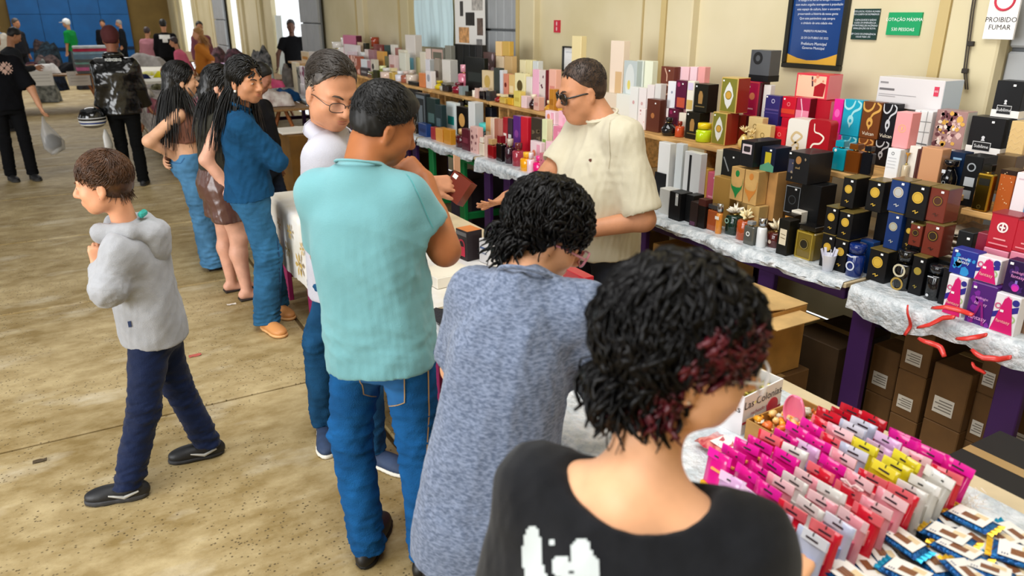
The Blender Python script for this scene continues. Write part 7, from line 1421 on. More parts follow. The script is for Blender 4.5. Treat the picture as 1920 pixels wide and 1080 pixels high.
# ---- boy in the grey hooded sweatshirt, walking to the left
def boy():
    o = person('boy in a pale grey hooded sweatshirt and navy trousers walking across the floor', .08, 3.22); O = org(o); yaw = R(157); f, r = dirs(yaw)
    hips = V3(.135, 3.22, .70); nk = on_y(238, 418, 3.22); C = on_y(196, 352, 3.21); M = rotm(R(160), R(-6), R(0)); s = .94; sk = skin('#dfa07c')
    shR = nk+r*.105-Z3*.075+f*.02; shL = nk-r*.115-Z3*.085
    elL = on_y(203, 545, 3.06); wrL = on_y(184, 498, 3.17); elR = shR+V3(-.02, .02, -.2); wrR = shR+f*.06-Z3*.14-r*.08
    F = Field(); head(F, C, M, s, 1.0); F.cone(nk-Z3*.05, C+M@(np.array([0, -.035, -.055])*s), .05, .043, .025)
    F.loft(hips, nk, r, [(0, .10, .08, 0, 0), (.9, .09, .06, 0, 0)], .03)
    for sh, el, wr in ((shR, elR, wrR), (shL, elL, wrL)): F.chain([nk-Z3*.05, sh, el, wr], [.036, .036, .034, .023], .02)
    hand(F, wrL, on_y(180, 468, 3.18)-wrL, -f*.2-r*.8+V3(0, -.6, 0), .74, .95, 1, .02); hand(F, wrR, f, Z3, .74, .6, -1)
    surf('body', F, .0053, sk, o, O, 2)
    hm = mat('#4a2d16', .45, noise=.4, nscale=30)
    hair_cap(o, C, M, s, hm, .068, -.055, .010, .02, fold=.002)
    locks('hair_strands', C, M, s, hm, o, O, 1800, hairline(zf=.066, zside=.03, zback=-.025), lambda p, d: (d[0]*.5, .75 if p[1] > -.06 else -.15, -.15 if p[1] > -.05 else -.9), .05, .0018, .002, 1.2, 6, .0, 4, 4, .35, g=.011, mx=1.03)
    brows(o, C, M, s, '#5a3a20', .003); lips(o, C, M, s, '#c9766a'); eyes(o, C, M, s)
    m = mat('#a4a6ab', .95, noise=.05, nscale=30, bump=.2, bscale=320, spec=.1, sheen=.2)
    F = Field()
    sleeve(F, shR, elR, wrR, 1.85, .062, .042); F.cone(shL, elL, .066, .060, .03); F.cone(elL, elL+(wrL-elL)*.85, .060, .046, .03); F.ell(elL+Z3*.0, (.062, .062, .055), None, .03)
    d_ = unit(wrL-elL); F.ell(elL+(wrL-elL)*.9+d_*.06, (.06,)*3, None, .004, -1)
    up = unit(nk-hips); F.loft(hips-up*.085, nk, r, [(0, .138, .125, 0, 0), (.12, .142, .13, 0, 0), (.4, .138, .125, 0, .0), (.7, .132, .112, 0, -.01), (.88, .11, .09, 0, -.01), (1, .06, .055, 0, 0)], .05, 2.3)
    for sh in (shR, shL): F.cone(nk-Z3*.03, sh, .05, .06, .05)
    F.cut(hips-up*.075, unit(-up+f*.12))
    t = surf('hooded_sweatshirt', F, .0065, m, o, O, 3, [(.0045, 22, (1, 1, .7), 33, None), (.004, 60, (1, 1, 1.3), 37, lambda V: np.exp(-(((V-elL)**2).sum(1))/.012))])
    F = Field(); hc = nk-f*.075-Z3*.035; Rm = np.stack([r, f, Z3], 1)                    # hood lying on the back
    F.ell(hc, (.095, .075, .05), Rm, .03); F.ell(hc-f*.03-Z3*.06, (.075, .045, .075), Rm, .04); F.chain([hc+r*.09+f*.04+Z3*.02, nk+r*.07+f*.075-Z3*.02, nk+f*.095-Z3*.07], [.04, .034, .022], .03); F.chain([hc-r*.09+f*.04+Z3*.02, nk-r*.07+f*.075-Z3*.02, nk+f*.095-Z3*.07], [.04, .034, .022], .03)
    F.ell(nk+Z3*.055+f*.01, (.07, .075, .075), Rm, .015, -1)
    surf('hood', F, .0065, m, o, O, 2, [(.003, 40, (1, 1, 1), 41, None)])
    MB().box(-.012, .012, -.028, .028, -.012, .014, .008).xf(Matrix.Translation(Vector(nk-f*.065+Z3*.035-O)) @ Matrix.Rotation(yaw, 4, 'Z')).build('hood_lining', mat('#3aa59a', .9), o)
    seam(t, t, [(-.075, .02), (-.06, -.05), (-.02, -.085)], on_y(212, 590, 3.1), V3(.05, .9, -.3), V3(1, 0, 0), .004, mat('#2c3650', .8)); project(t, 'cloth_label', *grid_poly(lambda a, b: True, .006, .012, .004), on_y(243, 608, 3.1), V3(.05, .9, -.3), V3(1, 0, 0), mat('#1f2f52', .8), t, .003)
    aF = on_z(236, 905, .075); aF = V3(aF[0]+.01, aF[1], .07); aB = on_z(385, 822, .09); aB = V3(aB[0], aB[1], .085)
    kF = V3(.045, 3.12, .37); kB = V3(.19, 3.28, .375)
    nv = mat('#0c1b3c', .75, noise=.12, nscale=10, bump=.15, bscale=200, spec=.2, sheen=.1)
    jeans(o, hips, (kB, kF), (aB, aF), yaw, nv, .108, .094, .084, .066, .062, .06, 43, .007, .004, top=.03, name='trousers', hipw=.05)
    bk = mat('#1e1f22', .5); wh = mat('#b9b9b4', .5)
    shoe(o, aF, R(165), .235, bk, mat('#3a3a3c', .7), 'sneaker', 0, .03, .040, wh); shoe(o, aB, R(172), .225, bk, mat('#2a2a2c', .7), 'sneaker', 0, .03, .040, wh)
boy()
# ---- woman in the heathered T-shirt, curly dark hair
HEATH = mat('#525d72', .95, col2='#788399', nscale=70, stretch=(1, 1, 2.5), bump=.12, bscale=300, spec=.1, sheen=.2)
def curly(parent, C, M, s, m, n, test, L, rad, wave, seed, rxyz, centre, off=.006, drop=.5, fl=None, wf=1.3, name='curly_hair', nseg=8, flat=.32):
    return locks(name, C, M, s, m, parent, org(parent), n, test, fl or (lambda p, d: (.1, -1, -.4) if d[0] > .35 and p[2] < .09 and d[1] > -.5 else (d[0]*.8+.25, (d[1]+.25)*.9, -.1-.4*(1-d[2]))), L, rad, wave, wf, seed, off, nseg, 4, drop, rxyz, centre, .4, flat, True, None, 1.10)
def grey_woman():
    o = person('person with short curly dark hair in a heathered blue grey T-shirt, bending over the table', .86, 1.5); O = org(o); yaw = R(38); f, r = dirs(yaw)
    hips = V3(.79, 1.50, .72); nk = V3(.925, 1.53, 1.275); C = on_y(1022, 450, 1.60); M = rotm(R(-16), R(-32), R(4)); s = .98; sk = skin('#dba27c')
    shR = nk+r*.145-Z3*.085+f*.02; shL = nk-r*.150-Z3*.085+f*.03
    elL = shL+V3(-.035, .06, -.235); wrL = elL+f*.2-Z3*.06; elR = shR+V3(.10, -.03, -.26); wrR = elR+f*.2+Z3*.0
    F = Field(); head(F, C, M, s, 1.1); F.cone(nk-Z3*.05, C+M@(np.array([0, -.035, -.055])*s), .062, .054, .03); F.ell(C+M@(np.array([0, .04, -.085])*s), np.array([.04, .04, .03])*s, M, .03)
    F.loft(hips, nk, r, [(0, .13, .10, 0, 0), (.75, .11, .065, 0, 0), (.92, .05, .04, 0, 0)], .04)
    for sh, el, wr in ((shR, elR, wrR), (shL, elL, wrL)): F.chain([nk-Z3*.06, sh, el, wr], [.045, .052, .045, .032], .03); hand(F, wr, f, Z3, .95, .5, -1 if sh is shR else 1)
    surf('body', F, .0063, sk, o, O, 2)
    hm = mat('#070606', .42, noise=.5, nscale=25, spec=.22); ts = lambda p, d: p[2] > (.08 if d[1] > .45 else (-.045 if d[1] < -.1 else .0)) and not (d[0] > .25 and p[2] < .07 and d[1] > -.2)
    hair_cap(o, C, M, s, hm, .078, -.08, .028, .016, vox=.007, fold=.006, cy=-.03, fr=70)
    curly(o, C, M, s, hm, 1000, ts, .09, .0080, .009, 5, (.094, .114, .101), (0, -.026, .058), .006, .5)
    curly(o, C, M, s, hm, 220, lambda p, d: d[1] < -.15 and p[2] < .03, .055, .007, .006, 6, (.088, .104, .096), (0, -.026, .05), .003, 1.1, lambda p, d: (d[0]*.3, .1, -1), name='nape_curls')
    lips(o, C, M, s, '#c07a72'); brows(o, C, M, s, '#2a201a')
    glasses(o, C, M, s, mat('#d98a9c', .15, coat=.5, alpha=.75), LENS, .0034, .028, .021, cateye=.010)
    F = Field(); sleeve(F, shL, elL, wrL, .78, .074, .082); sleeve(F, shR, elR, wrR, .9, .078, .088)
    up = unit(nk-hips); F.loft(hips-up*.24, nk, r, [(0, .165, .15, 0, -.0), (.15, .178, .17, 0, .0), (.3, .178, .165, 0, .0), (.55, .166, .15, 0, .0), (.75, .168, .13, 0, -.01), (.88, .13, .095, 0, -.015), (1, .06, .06, 0, 0)], .05, 2.3)
    for sh in (shR, shL): F.cone(nk-Z3*.04, sh, .052, .068, .06)
    F.cut(hips-up*.22, unit(-Z3*1+r*.25+f*.1))
    t = surf('t_shirt', F, .007, HEATH, o, O, 3, [(.005, 32, (1, 1, .3), 55, None), (.010, 32, (1, 1, .7), 59, lambda V: np.exp(-(((V-shR+Z3*.14)**2).sum(1))/.015)+.4*np.exp(-((V[:, 2]-.72)/.06)**2))])
    collar_ring(o, nk+Z3*.0, unit(Z3+f*.75), .070, .066, .006, HEATH, r); seam(t, t, [(-.03, .14), (-.02, .04), (.0, -.03)], shR, V3(.4, .9, -.3), V3(.9, -.4, 0), .003, mat('#56627a', .9))
    kR, kL = V3(.80, 1.42, .42), V3(.70, 1.58, .42); bkm = mat('#16161c', .8, spec=.2)
    jeans(o, hips-Z3*.05, (kR, kL), (V3(.79, 1.38, .08), V3(.69, 1.56, .08)), yaw, bkm, .15, .13, .09, .07, .065, .05, 63, .010, .003, top=.0, name='trousers')
    for a in (V3(.79, 1.38, .08), V3(.69, 1.56, .08)): shoe(o, a, yaw, .25, mat('#1c1b1b', .6), mat('#111111', .7))
grey_woman()
# ---- person in the black T-shirt, nearest the camera
def black_tee():
    o = person('person with dark curly hair tinted red at the side, black T-shirt, back to the viewer', .64, .74); O = org(o); yaw = R(30); f, r = dirs(yaw)
    hips = V3(.60, .70, .74); nk = V3(.655, .745, 1.232); C = V3(.749, .764, 1.396); M = rotm(R(-30), R(-10), R(2)); s = .98; sk = skin('#e0a880')
    shR = nk+r*.155-Z3*.085+f*.02; shL = nk-r*.165-Z3*.085+f*.0
    elL = shL+V3(-.04, .03, -.27); wrL = elL+f*.2+Z3*.05; elR = shR+V3(.05, -.03, -.27); wrR = elR+f*.2+Z3*.05
    F = Field(); head(F, C, M, s, 1.06); F.cone(nk-Z3*.05, C+M@(np.array([0, -.035, -.055])*s), .060, .050, .035); F.chain([nk-r*.13-Z3*.075, nk-Z3*.03-f*.01, nk+r*.13-Z3*.075], [.05, .066, .05], .03)
    F.loft(hips, nk, r, [(0, .13, .10, 0, 0), (.75, .11, .065, 0, 0), (.92, .05, .04, 0, 0)], .04)
    for sh, el, wr in ((shR, elR, wrR), (shL, elL, wrL)): F.chain([nk-Z3*.06, sh, el, wr], [.045, .050, .043, .03], .03); hand(F, wr, f, Z3, .92, .5, -1 if sh is shR else 1)
    surf('body', F, .0063, sk, o, O, 2)
    hm = mat('#060506', .42, noise=.5, nscale=25, spec=.22); red = mat('#4d0816', .42, noise=.4, nscale=30)
    side = lambda p, d: d[0] > .3 and .15 < d[1] < .85
    ts = lambda p, d: p[2] > (.09 if d[1] > .4 else (-.06 if d[1] < -.05 else -.0)) and not (d[0] > .25 and p[2] < .065 and d[1] > -.15)
    hair_cap(o, C, M, s, hm, .075, -.10, .030, .03, vox=.007, fold=.006, cy=-.032, fr=70)
    curly(o, C, M, s, hm, 1150, lambda p, d: ts(p, d) and not (side(p, d) and p[2] < .05), .095, .0080, .010, 15, (.097, .118, .108), (0, -.028, .056), .006, .55)
    curly(o, C, M, s, hm, 420, lambda p, d: d[1] < -.0 and -.07 < p[2] < .03, .075, .0075, .008, 16, (.09, .108, .104), (0, -.030, .045), .003, 1.2, lambda p, d: (d[0]*.3, .05, -1), name='nape_curls')
    curly(o, C, M, s, red, 130, lambda p, d: side(p, d) and .05 < p[2] < .115, .05, .009, .010, 17, (.099, .120, .109), (0, -.028, .056), .005, .6, name='red_tinted_curls')
    curly(o, C, M, s, red, 110, lambda p, d: d[0] > .45 and -.55 < d[1] < .1 and -.06 < p[2] < .0, .055, .0075, .008, 18, (.092, .108, .104), (0, -.030, .045), .004, 1.0, lambda p, d: (d[0]*.3, -.3, -1), name='red_nape_curls')
    glasses(o, C, M, s, mat('#e6e2e0', .15, coat=.5, alpha=.8), LENS, .0026, .029, .022); lips(o, C, M, s, '#c98072')
    ea = C+M@(np.array([.088, -.008, -.022])*s)-O; MB().lathe([(.003, 0), (.003, .003)], 8, tuple(ea)).build('ear_stud', metal('#d9d9dc', .2), o)
    m = mat('#17181b', .95, noise=.2, nscale=20, bump=.1, bscale=300, spec=.12, sheen=.12)
    F = Field(); sleeve(F, shL, elL, wrL, .85, .078, .088); sleeve(F, shR, elR, wrR, .85, .078, .088)
    up = unit(nk-hips); F.loft(hips-up*.12, nk, r, [(0, .185, .145, 0, 0), (.4, .182, .14, 0, .0), (.7, .186, .125, 0, -.01), (.84, .16, .10, 0, -.015), (.93, .10, .075, 0, -.01), (1, .06, .06, 0, 0)], .05, 2.4)
    for sh in (shR, shL): F.cone(nk-Z3*.045, sh, .054, .070, .06)
    nb = nk+Z3*.010+f*.012; F.ell(nk+Z3*.05-f*.01, (.135, .115, .105), np.stack([r, f, Z3], 1), .012, -1)
    t = surf('t_shirt', F, .007, m, o, O, 3, [(.005, 18, (1, 1, .6), 75, None)])
    # pale brush print on the back
    c0 = on_y(1062, 1062, .64); look = unit(c0-C0)
    wm = mat('#b9c0c0', .9)
    def blob(ps):
        def ins(a, b):
            return any(((a-x)/rx)**2+((b-y)/ry)**2 < 1 for x, y, rx, ry in ps)
        return ins
    project(t, 'brush_print', *grid_poly(blob([(-.052, .015, .016, .045), (-.048, -.03, .02, .04), (-.02, .035, .005, .004), (-.008, -.0, .014, .016), (.022, .012, .016, .028), (.034, -.01, .014, .03), (.012, -.03, .03, .02), (.045, -.035, .012, .02)]), .085, .07, .004), c0, look, V3(.87, -.5, 0), wm, t, .002)
    jeans(o, hips-Z3*.03, (V3(.64, .62, .44), V3(.52, .78, .44)), (V3(.64, .60, .08), V3(.50, .78, .08)), yaw, mat('#1b1d24', .85, spec=.2), .15, .13, .088, .066, .06, .05, 83, .011, .003, top=.0, name='trousers')
    for a in (V3(.64, .60, .08), V3(.50, .78, .08)): shoe(o, a, yaw, .25, mat('#1c1b1b', .6), mat('#111111', .7))
black_tee()
# ---- seller behind the table
def seller():
    o = person('heavy person in a cream T-shirt and dark sunglasses, reaching out across the table', 2.33, 3.12); O = org(o); yaw = R(172); f, r = dirs(yaw)
    hips = V3(2.36, 3.12, .86); nk = V3(2.34, 3.10, 1.41); C = on_x(1092, 178, 2.26); M = rotm(R(166), R(-13), R(0)); s = 1.18; sk = skin('#c48a66')
    shL = nk-r*.175-Z3*.085-f*.0; shR = nk+r*.17-Z3*.085+f*.04
    elL = on_x(1207, 412, 2.36); wrL = V3(2.02, 3.00, .86); elR = V3(2.06, 3.30, 1.03); wrR = on_y(950, 372, 3.12)
    F = Field(); head(F, C, M, s, 1.16); F.cone(nk-Z3*.06, C+M@(np.array([0, -.035, -.05])*s), .080, .070, .03); F.ell(C+M@(np.array([0, .035, -.085])*s), np.array([.05, .045, .035])*s, M, .03)
    F.loft(hips, nk, r, [(0, .17, .15, 0, 0), (.75, .11, .065, 0, 0), (.92, .05, .04, 0, 0)], .04)
    for sh, el, wr in ((shR, elR, wrR), (shL, elL, wrL)): F.chain([nk-Z3*.07, sh, el, wr], [.055, .066, .056, .036], .03)
    hand(F, wrR, V3(-.93, -.25, -.10), V3(.15, -.35, -.92), 1.08, .22, -1, .12, [.3, .25, .2, .1], (1.0, -.2)); hand(F, wrL, f+r*.2, Z3*.6-r*.5, 1.05, .7, 1)
    surf('body', F, .0065, sk, o, O, 2)
    hm = mat('#2a1c14', .5, noise=.5, nscale=40, col2='#4a382c'); hair_cap(o, C, M, s, hm, .092, -.045, .004, .034, fold=.0008)
    locks('cropped_hair', C, M, s, mat('#21160f', .55), o, O, 900, hairline(zf=.098, zside=.045, zback=-.03), lambda p, d: (d[0]*.4, .3, -.4), .012, .0024, 0, 1, 21, .0, 2, 4, .2, g=.003)
    brows(o, C, M, s, '#33221a', .0042); lips(o, C, M, s, '#b0685a')
    glasses(o, C-M@np.array([0, .014, .004]), M, s, mat('#17110f', .12, coat=.6), DARK, .0042, .027, .022, 'sunglasses')
    m = mat('#cfc8b0', .92, noise=.04, nscale=6, bump=.15, bscale=300, spec=.12, sheen=.15)
    F = Field(); sleeve(F, shL, elL, wrL, .84, .096, .105); sleeve(F, shR, elR, wrR, .55, .085, .092)
    F.loft(hips-Z3*.18, nk, r, [(0, .225, .215, 0, .02), (.25, .235, .24, 0, .045), (.5, .232, .235, 0, .04), (.72, .222, .18, 0, .01), (.86, .175, .125, 0, -.005), (.95, .10, .085, 0, 0), (1.0, .07, .07, 0, 0)], .06, 2.3)
    for sh in (shR, shL): F.cone(nk-Z3*.045, sh, .062, .088, .06)
    F.ell(nk+Z3*.05+f*.03, (.085, .085, .062), np.stack([r, f, Z3], 1), .012, -1)
    F.cut(hips-Z3*.17, (0, 0, -1))
    t = surf('t_shirt', F, .0085, m, o, O, 3, [(.006, 26, (1, 1, .3), 95, None), (.010, 28, (1, 1, .6), 99, lambda V: np.exp(-(((V-shL-f*.09+Z3*.14)**2).sum(1))/.02))])
    collar_ring(o, nk+Z3*.006+f*.024, unit(Z3*1+f*.40), .080, .082, .005, m, r)
    q = on_x(1107, 300, 2.2); project(t, 'chest_emblem', *grid_poly(lambda a, b: a*a+b*b < .00006, .009, .009, .003), q, unit(q-C0), V3(.87, -.5, 0), mat('#5a2c1c', .7), t, .003)
    seam(t, t, [(.0, .12), (.012, .03), (.02, -.05), (.015, -.11)], shL+f*.075-Z3*.03, V3(.75, .65, -.1), V3(.65, -.75, 0), .003, mat('#b9ae90', .9))
    jeans(o, hips-Z3*.05, (V3(2.33, 3.24, .46), V3(2.33, 3.00, .46)), (V3(2.38, 3.24, .09), V3(2.38, 3.0, .09)), yaw, mat('#2a2f3c', .9), .2, .18, .11, .085, .075, .05, 103, .012, .003, top=.0, name='trousers')
    for a in (V3(2.38, 3.24, .09), V3(2.38, 3.0, .09)): shoe(o, a, yaw, .28, mat('#1c1b1b', .6), mat('#e0dccf', .7))
seller()
# ---- the women by the far end of the white covered table
def long_hair(o, C, M, s, m, zf, n, L, seed, fl, mx=1.04, g=.010, rad=.0052, wave=.003, front=True):
    hair_cap(o, C, M, s, m, zf, -.30, g-.002, .018, fold=.002, extra=lambda F, P, M: F.chain([P(0, -.06, .05), P(0, -.075, -.05), P(0, -.085, -.05)-Z3*.10, P(0, -.09, -.05)-Z3*(L-.10)], [.07, .062, .058, .03], .03))
    locks('long_hair', C, M, s, m, o, org(o), n, hairline(zf=zf-.005, zside=.03, zback=-.08), fl, L, rad, wave, .8, seed, 0, 9, 4, 1.9, flat=.3, centre=(0, -.018, .060), jitter=.12, g=g, mx=mx)
    locks('long_hair_back', C, M, s, m, o, org(o), n, lambda p, d: d[1] < -.15 and p[2] < .06, lambda p, d: M.T@V3(0, 0, -1)+V3(d[0]*.15, 0, 0), L*.95, rad, wave, .8, seed+1, 0, 8, 4, 1.4, flat=.3, centre=(0, -.018, .060), jitter=.08, g=g, mx=mx)
HB = mat('#070606', .38, noise=.4, nscale=20)
def denim_woman():
    o = person('person with long black hair in a denim shirt and jeans, arms crossed, looking back', .86, 4.66); O = org(o); yaw = R(-8); f, r = dirs(yaw)
    hips = V3(.85, 4.66, .90); nk = V3(.845, 4.67, 1.375); C = on_y(461, 157, 4.62); M = rotm(R(-58), R(-6), R(2)); s = 1.0; sk = skin('#b8805c')
    shR = nk+r*.150-Z3*.08; shL = nk-r*.150-Z3*.08; elR = nk+r*.155-Z3*.30+f*.18; wrR = nk-r*.10-Z3*.28+f*.165; elL = nk-r*.155-Z3*.30+f*.18; wrL = nk+r*.07-Z3*.25+f*.155
    F = Field(); head(F, C, M, s, 1.06); F.cone(nk-Z3*.05, C+M@(np.array([0, -.035, -.055])*s), .056, .05, .03); F.loft(hips, nk, r, [(0, .13, .10, 0, 0), (.75, .11, .065, 0, 0), (.92, .05, .04, 0, 0)], .04)
    for sh, el, wr, sd in ((shR, elR, wrR, -1), (shL, elL, wrL, 1)): F.chain([nk-Z3*.06, sh, el, wr], [.045, .048, .04, .028], .03); hand(F, wr, -r*sd*-.0+unit(wr-el), f, .9, .4, sd)
    surf('body', F, .0055, sk, o, O, 2)
    long_hair(o, C, M, s, HB, .078, 800, .42, 31, lambda p, d: (d[0]*.9, -.55, .1-.5*(1-d[2])))
    brows(o, C, M, s, '#17100c', .0042); lips(o, C, M, s, '#a55a50'); eyes(o, C, M, s)
    for g in (1, -1): MB().lathe([(.008*math.sin(t)+1e-4, -.008*math.cos(t)) for t in np.linspace(.1, 3.04, 6)], 8, tuple(C+M@np.array([g*.080, -.004, -.034])-O)).build('earring', mat('#e6e0d4', .3), o, smooth=True)
    m = mat('#164468', .92, noise=.12, nscale=12, bump=.2, bscale=260, spec=.15)
    F = Field(); sleeve(F, shR, elR, wrR, 1.9, .072, .05); sleeve(F, shL, elL, wrL, 1.9, .072, .05)
    F.loft(hips-Z3*.06, nk, r, [(0, .194, .160, 0, 0), (.2, .172, .138, 0, 0), (.5, .152, .122, 0, .0), (.75, .162, .118, 0, -.005), (.9, .115, .08, 0, -.01), (1, .06, .055, 0, 0)], .05, 2.3)
    for sh in (shR, shL): F.cone(nk-Z3*.04, sh, .05, .065, .06)
    F.cut(hips-Z3*.05, unit(-Z3+f*.15)); t = surf('denim_shirt', F, .0075, m, o, O, 3, [(.008, 20, (1, 1, .8), 111, None), (.004, 44, (1, 1, 1), 117, None)])
    collar_ring(o, nk+Z3*.02, unit(Z3+f*.5), .066, .064, .013, m, r, 'shirt_collar')
    aR, aL = V3(.85, 4.60, .09), V3(.97, 4.86, .09); k_ = (V3(.90, 4.58, .5), V3(.93, 4.80, .5))
    j = jeans(o, hips, k_, (aR, aL), yaw, mat('#2f6288', .9, noise=.28, nscale=6, bump=.25, bscale=240, spec=.15), .146, .118, .094, .085, .088, .045, 113, .008, .004, top=.0)
    c = on_y(520, 450, 4.6); seam(j, j, [(-.02, .3), (0, .1), (.005, -.1), (.0, -.42)], c, unit(c-C0), V3(.9, -.4, 0), .007, mat('#173f66', .9))
    cl = mat('#c98a50', .5)
    for a in (aR, aL): shoe(o, V3(a[0], a[1]-.02, .08), R(-75), .25, cl, mat('#d9a56c', .6), 'clog', 0, .0, .048)
denim_woman()
def shorts_woman():
    o = person('person in a dark olive top and brown satin shorts, mostly hidden behind the denim shirt', .80, 5.34); O = org(o); yaw = R(5); f, r = dirs(yaw)
    hips = V3(.78, 5.34, .84); nk = V3(.80, 5.36, 1.30); C = V3(.87, 5.34, 1.44); M = rotm(R(-20), R(-12), 0); s = .96; sk = skin('#dba58c')
    shR = nk+r*.14-Z3*.075; shL = nk-r*.14-Z3*.075; elR = V3(.70, 5.22, 1.0); wrR = V3(.80, 5.18, .83); elL = shL-Z3*.27; wrL = elL+f*.2
    F = Field(); head(F, C, M, s); F.cone(nk-Z3*.05, C+M@np.array([0, -.035, -.055]), .052, .046, .03); F.loft(hips-Z3*.04, nk, r, [(0, .15, .12, 0, 0), (.4, .125, .10, 0, 0), (.75, .11, .065, 0, 0), (.92, .05, .04, 0, 0)], .04)
    for sh, el, wr in ((shR, elR, wrR), (shL, elL, wrL)): F.chain([nk-Z3*.06, sh, el, wr], [.045, .045, .038, .027], .03); hand(F, wr, unit(wr-el), -r if sh is shR else r, .9, .4, -1 if sh is shR else 1)
    aL, aR = V3(.79, 5.44, .07), V3(.85, 5.21, .07)
    for g, k_, a in ((-1, V3(.80, 5.45, .45), aL), (1, V3(.85, 5.25, .45), aR)): F.chain([hips+r*g*.085-Z3*.06, k_, k_-Z3*.12-f*.018, a], [.092, .060, .058, .036], .03); F.chain([a-Z3*.03-f*.03, a+f*.08-Z3*.045, a+f*.15-Z3*.055], [.034, .034, .022], .02)
    surf('body', F, .0075, sk, o, O, 2)
    long_hair(o, C, M, s, HB, .075, 320, .40, 41, lambda p, d: (d[0]*.9, -.5, .1-.5*(1-d[2])))
    F = Field(); F.loft(hips+Z3*.02, nk, r, [(0, .145, .115, 0, 0), (.4, .135, .11, 0, 0), (.75, .155, .11, 0, -.005), (.9, .11, .075, 0, -.01), (1, .055, .05, 0, 0)], .05); 
    for sh in (shR, shL): F.cone(nk-Z3*.04, sh+ (nk-sh)*.15, .048, .056, .05)
    F.cut(hips+Z3*.03, (0, 0, -1)); surf('top', F, .008, mat('#2c2a20', .9, bump=.2, bscale=200), o, O, 3, [(.003, 30, (1, 1, .7), 121, None)])
    F = Field(); F.loft(hips-Z3*.12, hips+Z3*.09, r, [(0, .16, .135, 0, 0), (.5, .168, .14, 0, -.005), (1, .14, .11, 0, 0)], .05)
    for g in (-1, 1): F.cone(hips+r*g*.09-Z3*.06, hips+r*g*.10-Z3*.30, .10, .108, .04)
    F.cut(hips-Z3*.27, (0, 0, -1)); surf('satin_shorts', F, .008, mat('#5a3c34', .28, coat=.3, bump=.1, bscale=40), o, O, 3, [(.006, 30, (1, 1, .6), 127, None)])
    for a in (aL, aR): MB().box(-.03, .17, -.042, .042, 0, .016, .005).xf(Matrix.Translation(Vector(V3(a[0]-.03, a[1], 0)-O)) @ Matrix.Rotation(yaw, 4, 'Z')).build('sandal', mat('#2b211c', .6), o)
shorts_woman()
def brown_woman():
    o = person('person with long black hair in a tan sleeveless crop top and wide jeans, in profile', .69, 6.14); O = org(o); yaw = R(2); f, r = dirs(yaw)
    hips = V3(.69, 6.14, .86); nk = V3(.655, 6.15, 1.275); C = on_y(340, 155, 6.13); M = rotm(R(3), R(-2), 0); s = 1.0; sk = skin('#d6a584')
    shR = nk+r*.135-Z3*.075; shL = nk-r*.135-Z3*.075; elR = on_y(279, 265, 5.98); wrR = V3(.60, 6.05, .90); elL = shL-Z3*.26-f*.05; wrL = V3(.56, 6.16, .90)
    F = Field(); head(F, C, M, s, .98); F.cone(nk-Z3*.05, C+M@np.array([0, -.035, -.055]), .05, .045, .03); F.loft(hips, nk, r, [(0, .145, .11, 0, 0), (.35, .118, .09, 0, 0), (.75, .11, .065, 0, 0), (.92, .05, .04, 0, 0)], .04)
    for sh, el, wr in ((shR, elR, wrR), (shL, elL, wrL)): F.chain([nk-Z3*.06, sh, el, wr], [.045, .046, .04, .027], .03); hand(F, wr, V3(.2, .6, -.4) if sh is shR else V3(-.3, -.6, -.4), -f, .9, .7, -1 if sh is shR else 1)
    aR, aL = V3(.76, 6.02, .06), V3(.86, 6.28, .06)
    for a, g in ((aR, 1), (aL, -1)): F.chain([hips+r*g*.075-Z3*.05, a+Z3*.42-f*.02, a+Z3*.05], [.08, .05, .035], .02)
    for a in (aR, aL): F.chain([a+Z3*.05, a-Z3*.02, a+f*.09-Z3*.03, a+f*.14-Z3*.035], [.035, .032, .03, .018], .02)
    surf('body', F, .006, sk, o, O, 2)
    long_hair(o, C, M, s, HB, .082, 700, .46, 51, lambda p, d: (d[0]*.9, -.6, .05-.5*(1-d[2])))
    locks('front_hair_lock', C, M, s, HB, o, O, 160, lambda p, d: abs(d[0]) > .5 and -.4 < d[1] < .25 and p[2] < .06, lambda p, d: (d[0]*.1, .1, -1), .42, .004, .003, .8, 53, 0, 12, 4, .2, g=.012, mx=1.08)
    brows(o, C, M, s, '#1a1210', .0035); lips(o, C, M, s, '#b56a62'); eyes(o, C, M, s)
    F = Field(); F.loft(hips+Z3*.115, nk, r, [(0, .125, .098, 0, .0), (.5, .148, .118, 0, .008), (.8, .13, .09, 0, -.005), (1, .055, .05, 0, 0)], .05)
    for sh in (shR, shL): F.cone(nk-Z3*.045, sh+(nk-sh)*.25, .045, .046, .05)
    F.ell(nk+Z3*.03+f*.05, (.08, .07, .075), np.stack([r, f, Z3], 1), .012, -1); F.cut(hips+Z3*.13, (0, 0, -1)); surf('crop_top', F, .007, mat('#85594a', .9, bump=.2, bscale=220), o, O, 3, [(.003, 34, (1, 1, .7), 131, None)])
    j = jeans(o, hips, (V3(.74, 6.04, .46), V3(.80, 6.24, .46)), (aR, aL), yaw, mat('#4a7aa0', .9, noise=.35, nscale=5, bump=.25, bscale=240, spec=.15), .152, .12, .10, .095, .105, .03, 133, .008, .005, top=.06)
    c = on_y(330, 304, 6.0); seam(j, j, [(-.08, .04), (-.05, .0), (.03, -.01), (.06, .03)], c, unit(c-C0), V3(.9, -.4, 0), .007, mat('#2c5a86', .9)); c = on_y(318, 420, 6.0); seam(j, j, [(-.02, .35), (0, .1), (.0, -.25)], c, unit(c-C0), V3(.9, -.4, 0), .008, mat('#2c5a86', .9))
    for a in (aR, aL): MB().box(-.05, .17, -.04, .04, 0, .015, .005).xf(Matrix.Translation(Vector(V3(a[0], a[1], 0)-O)) @ Matrix.Rotation(yaw, 4, 'Z')).build('sandal', mat('#231a18', .6), o)
brown_woman()
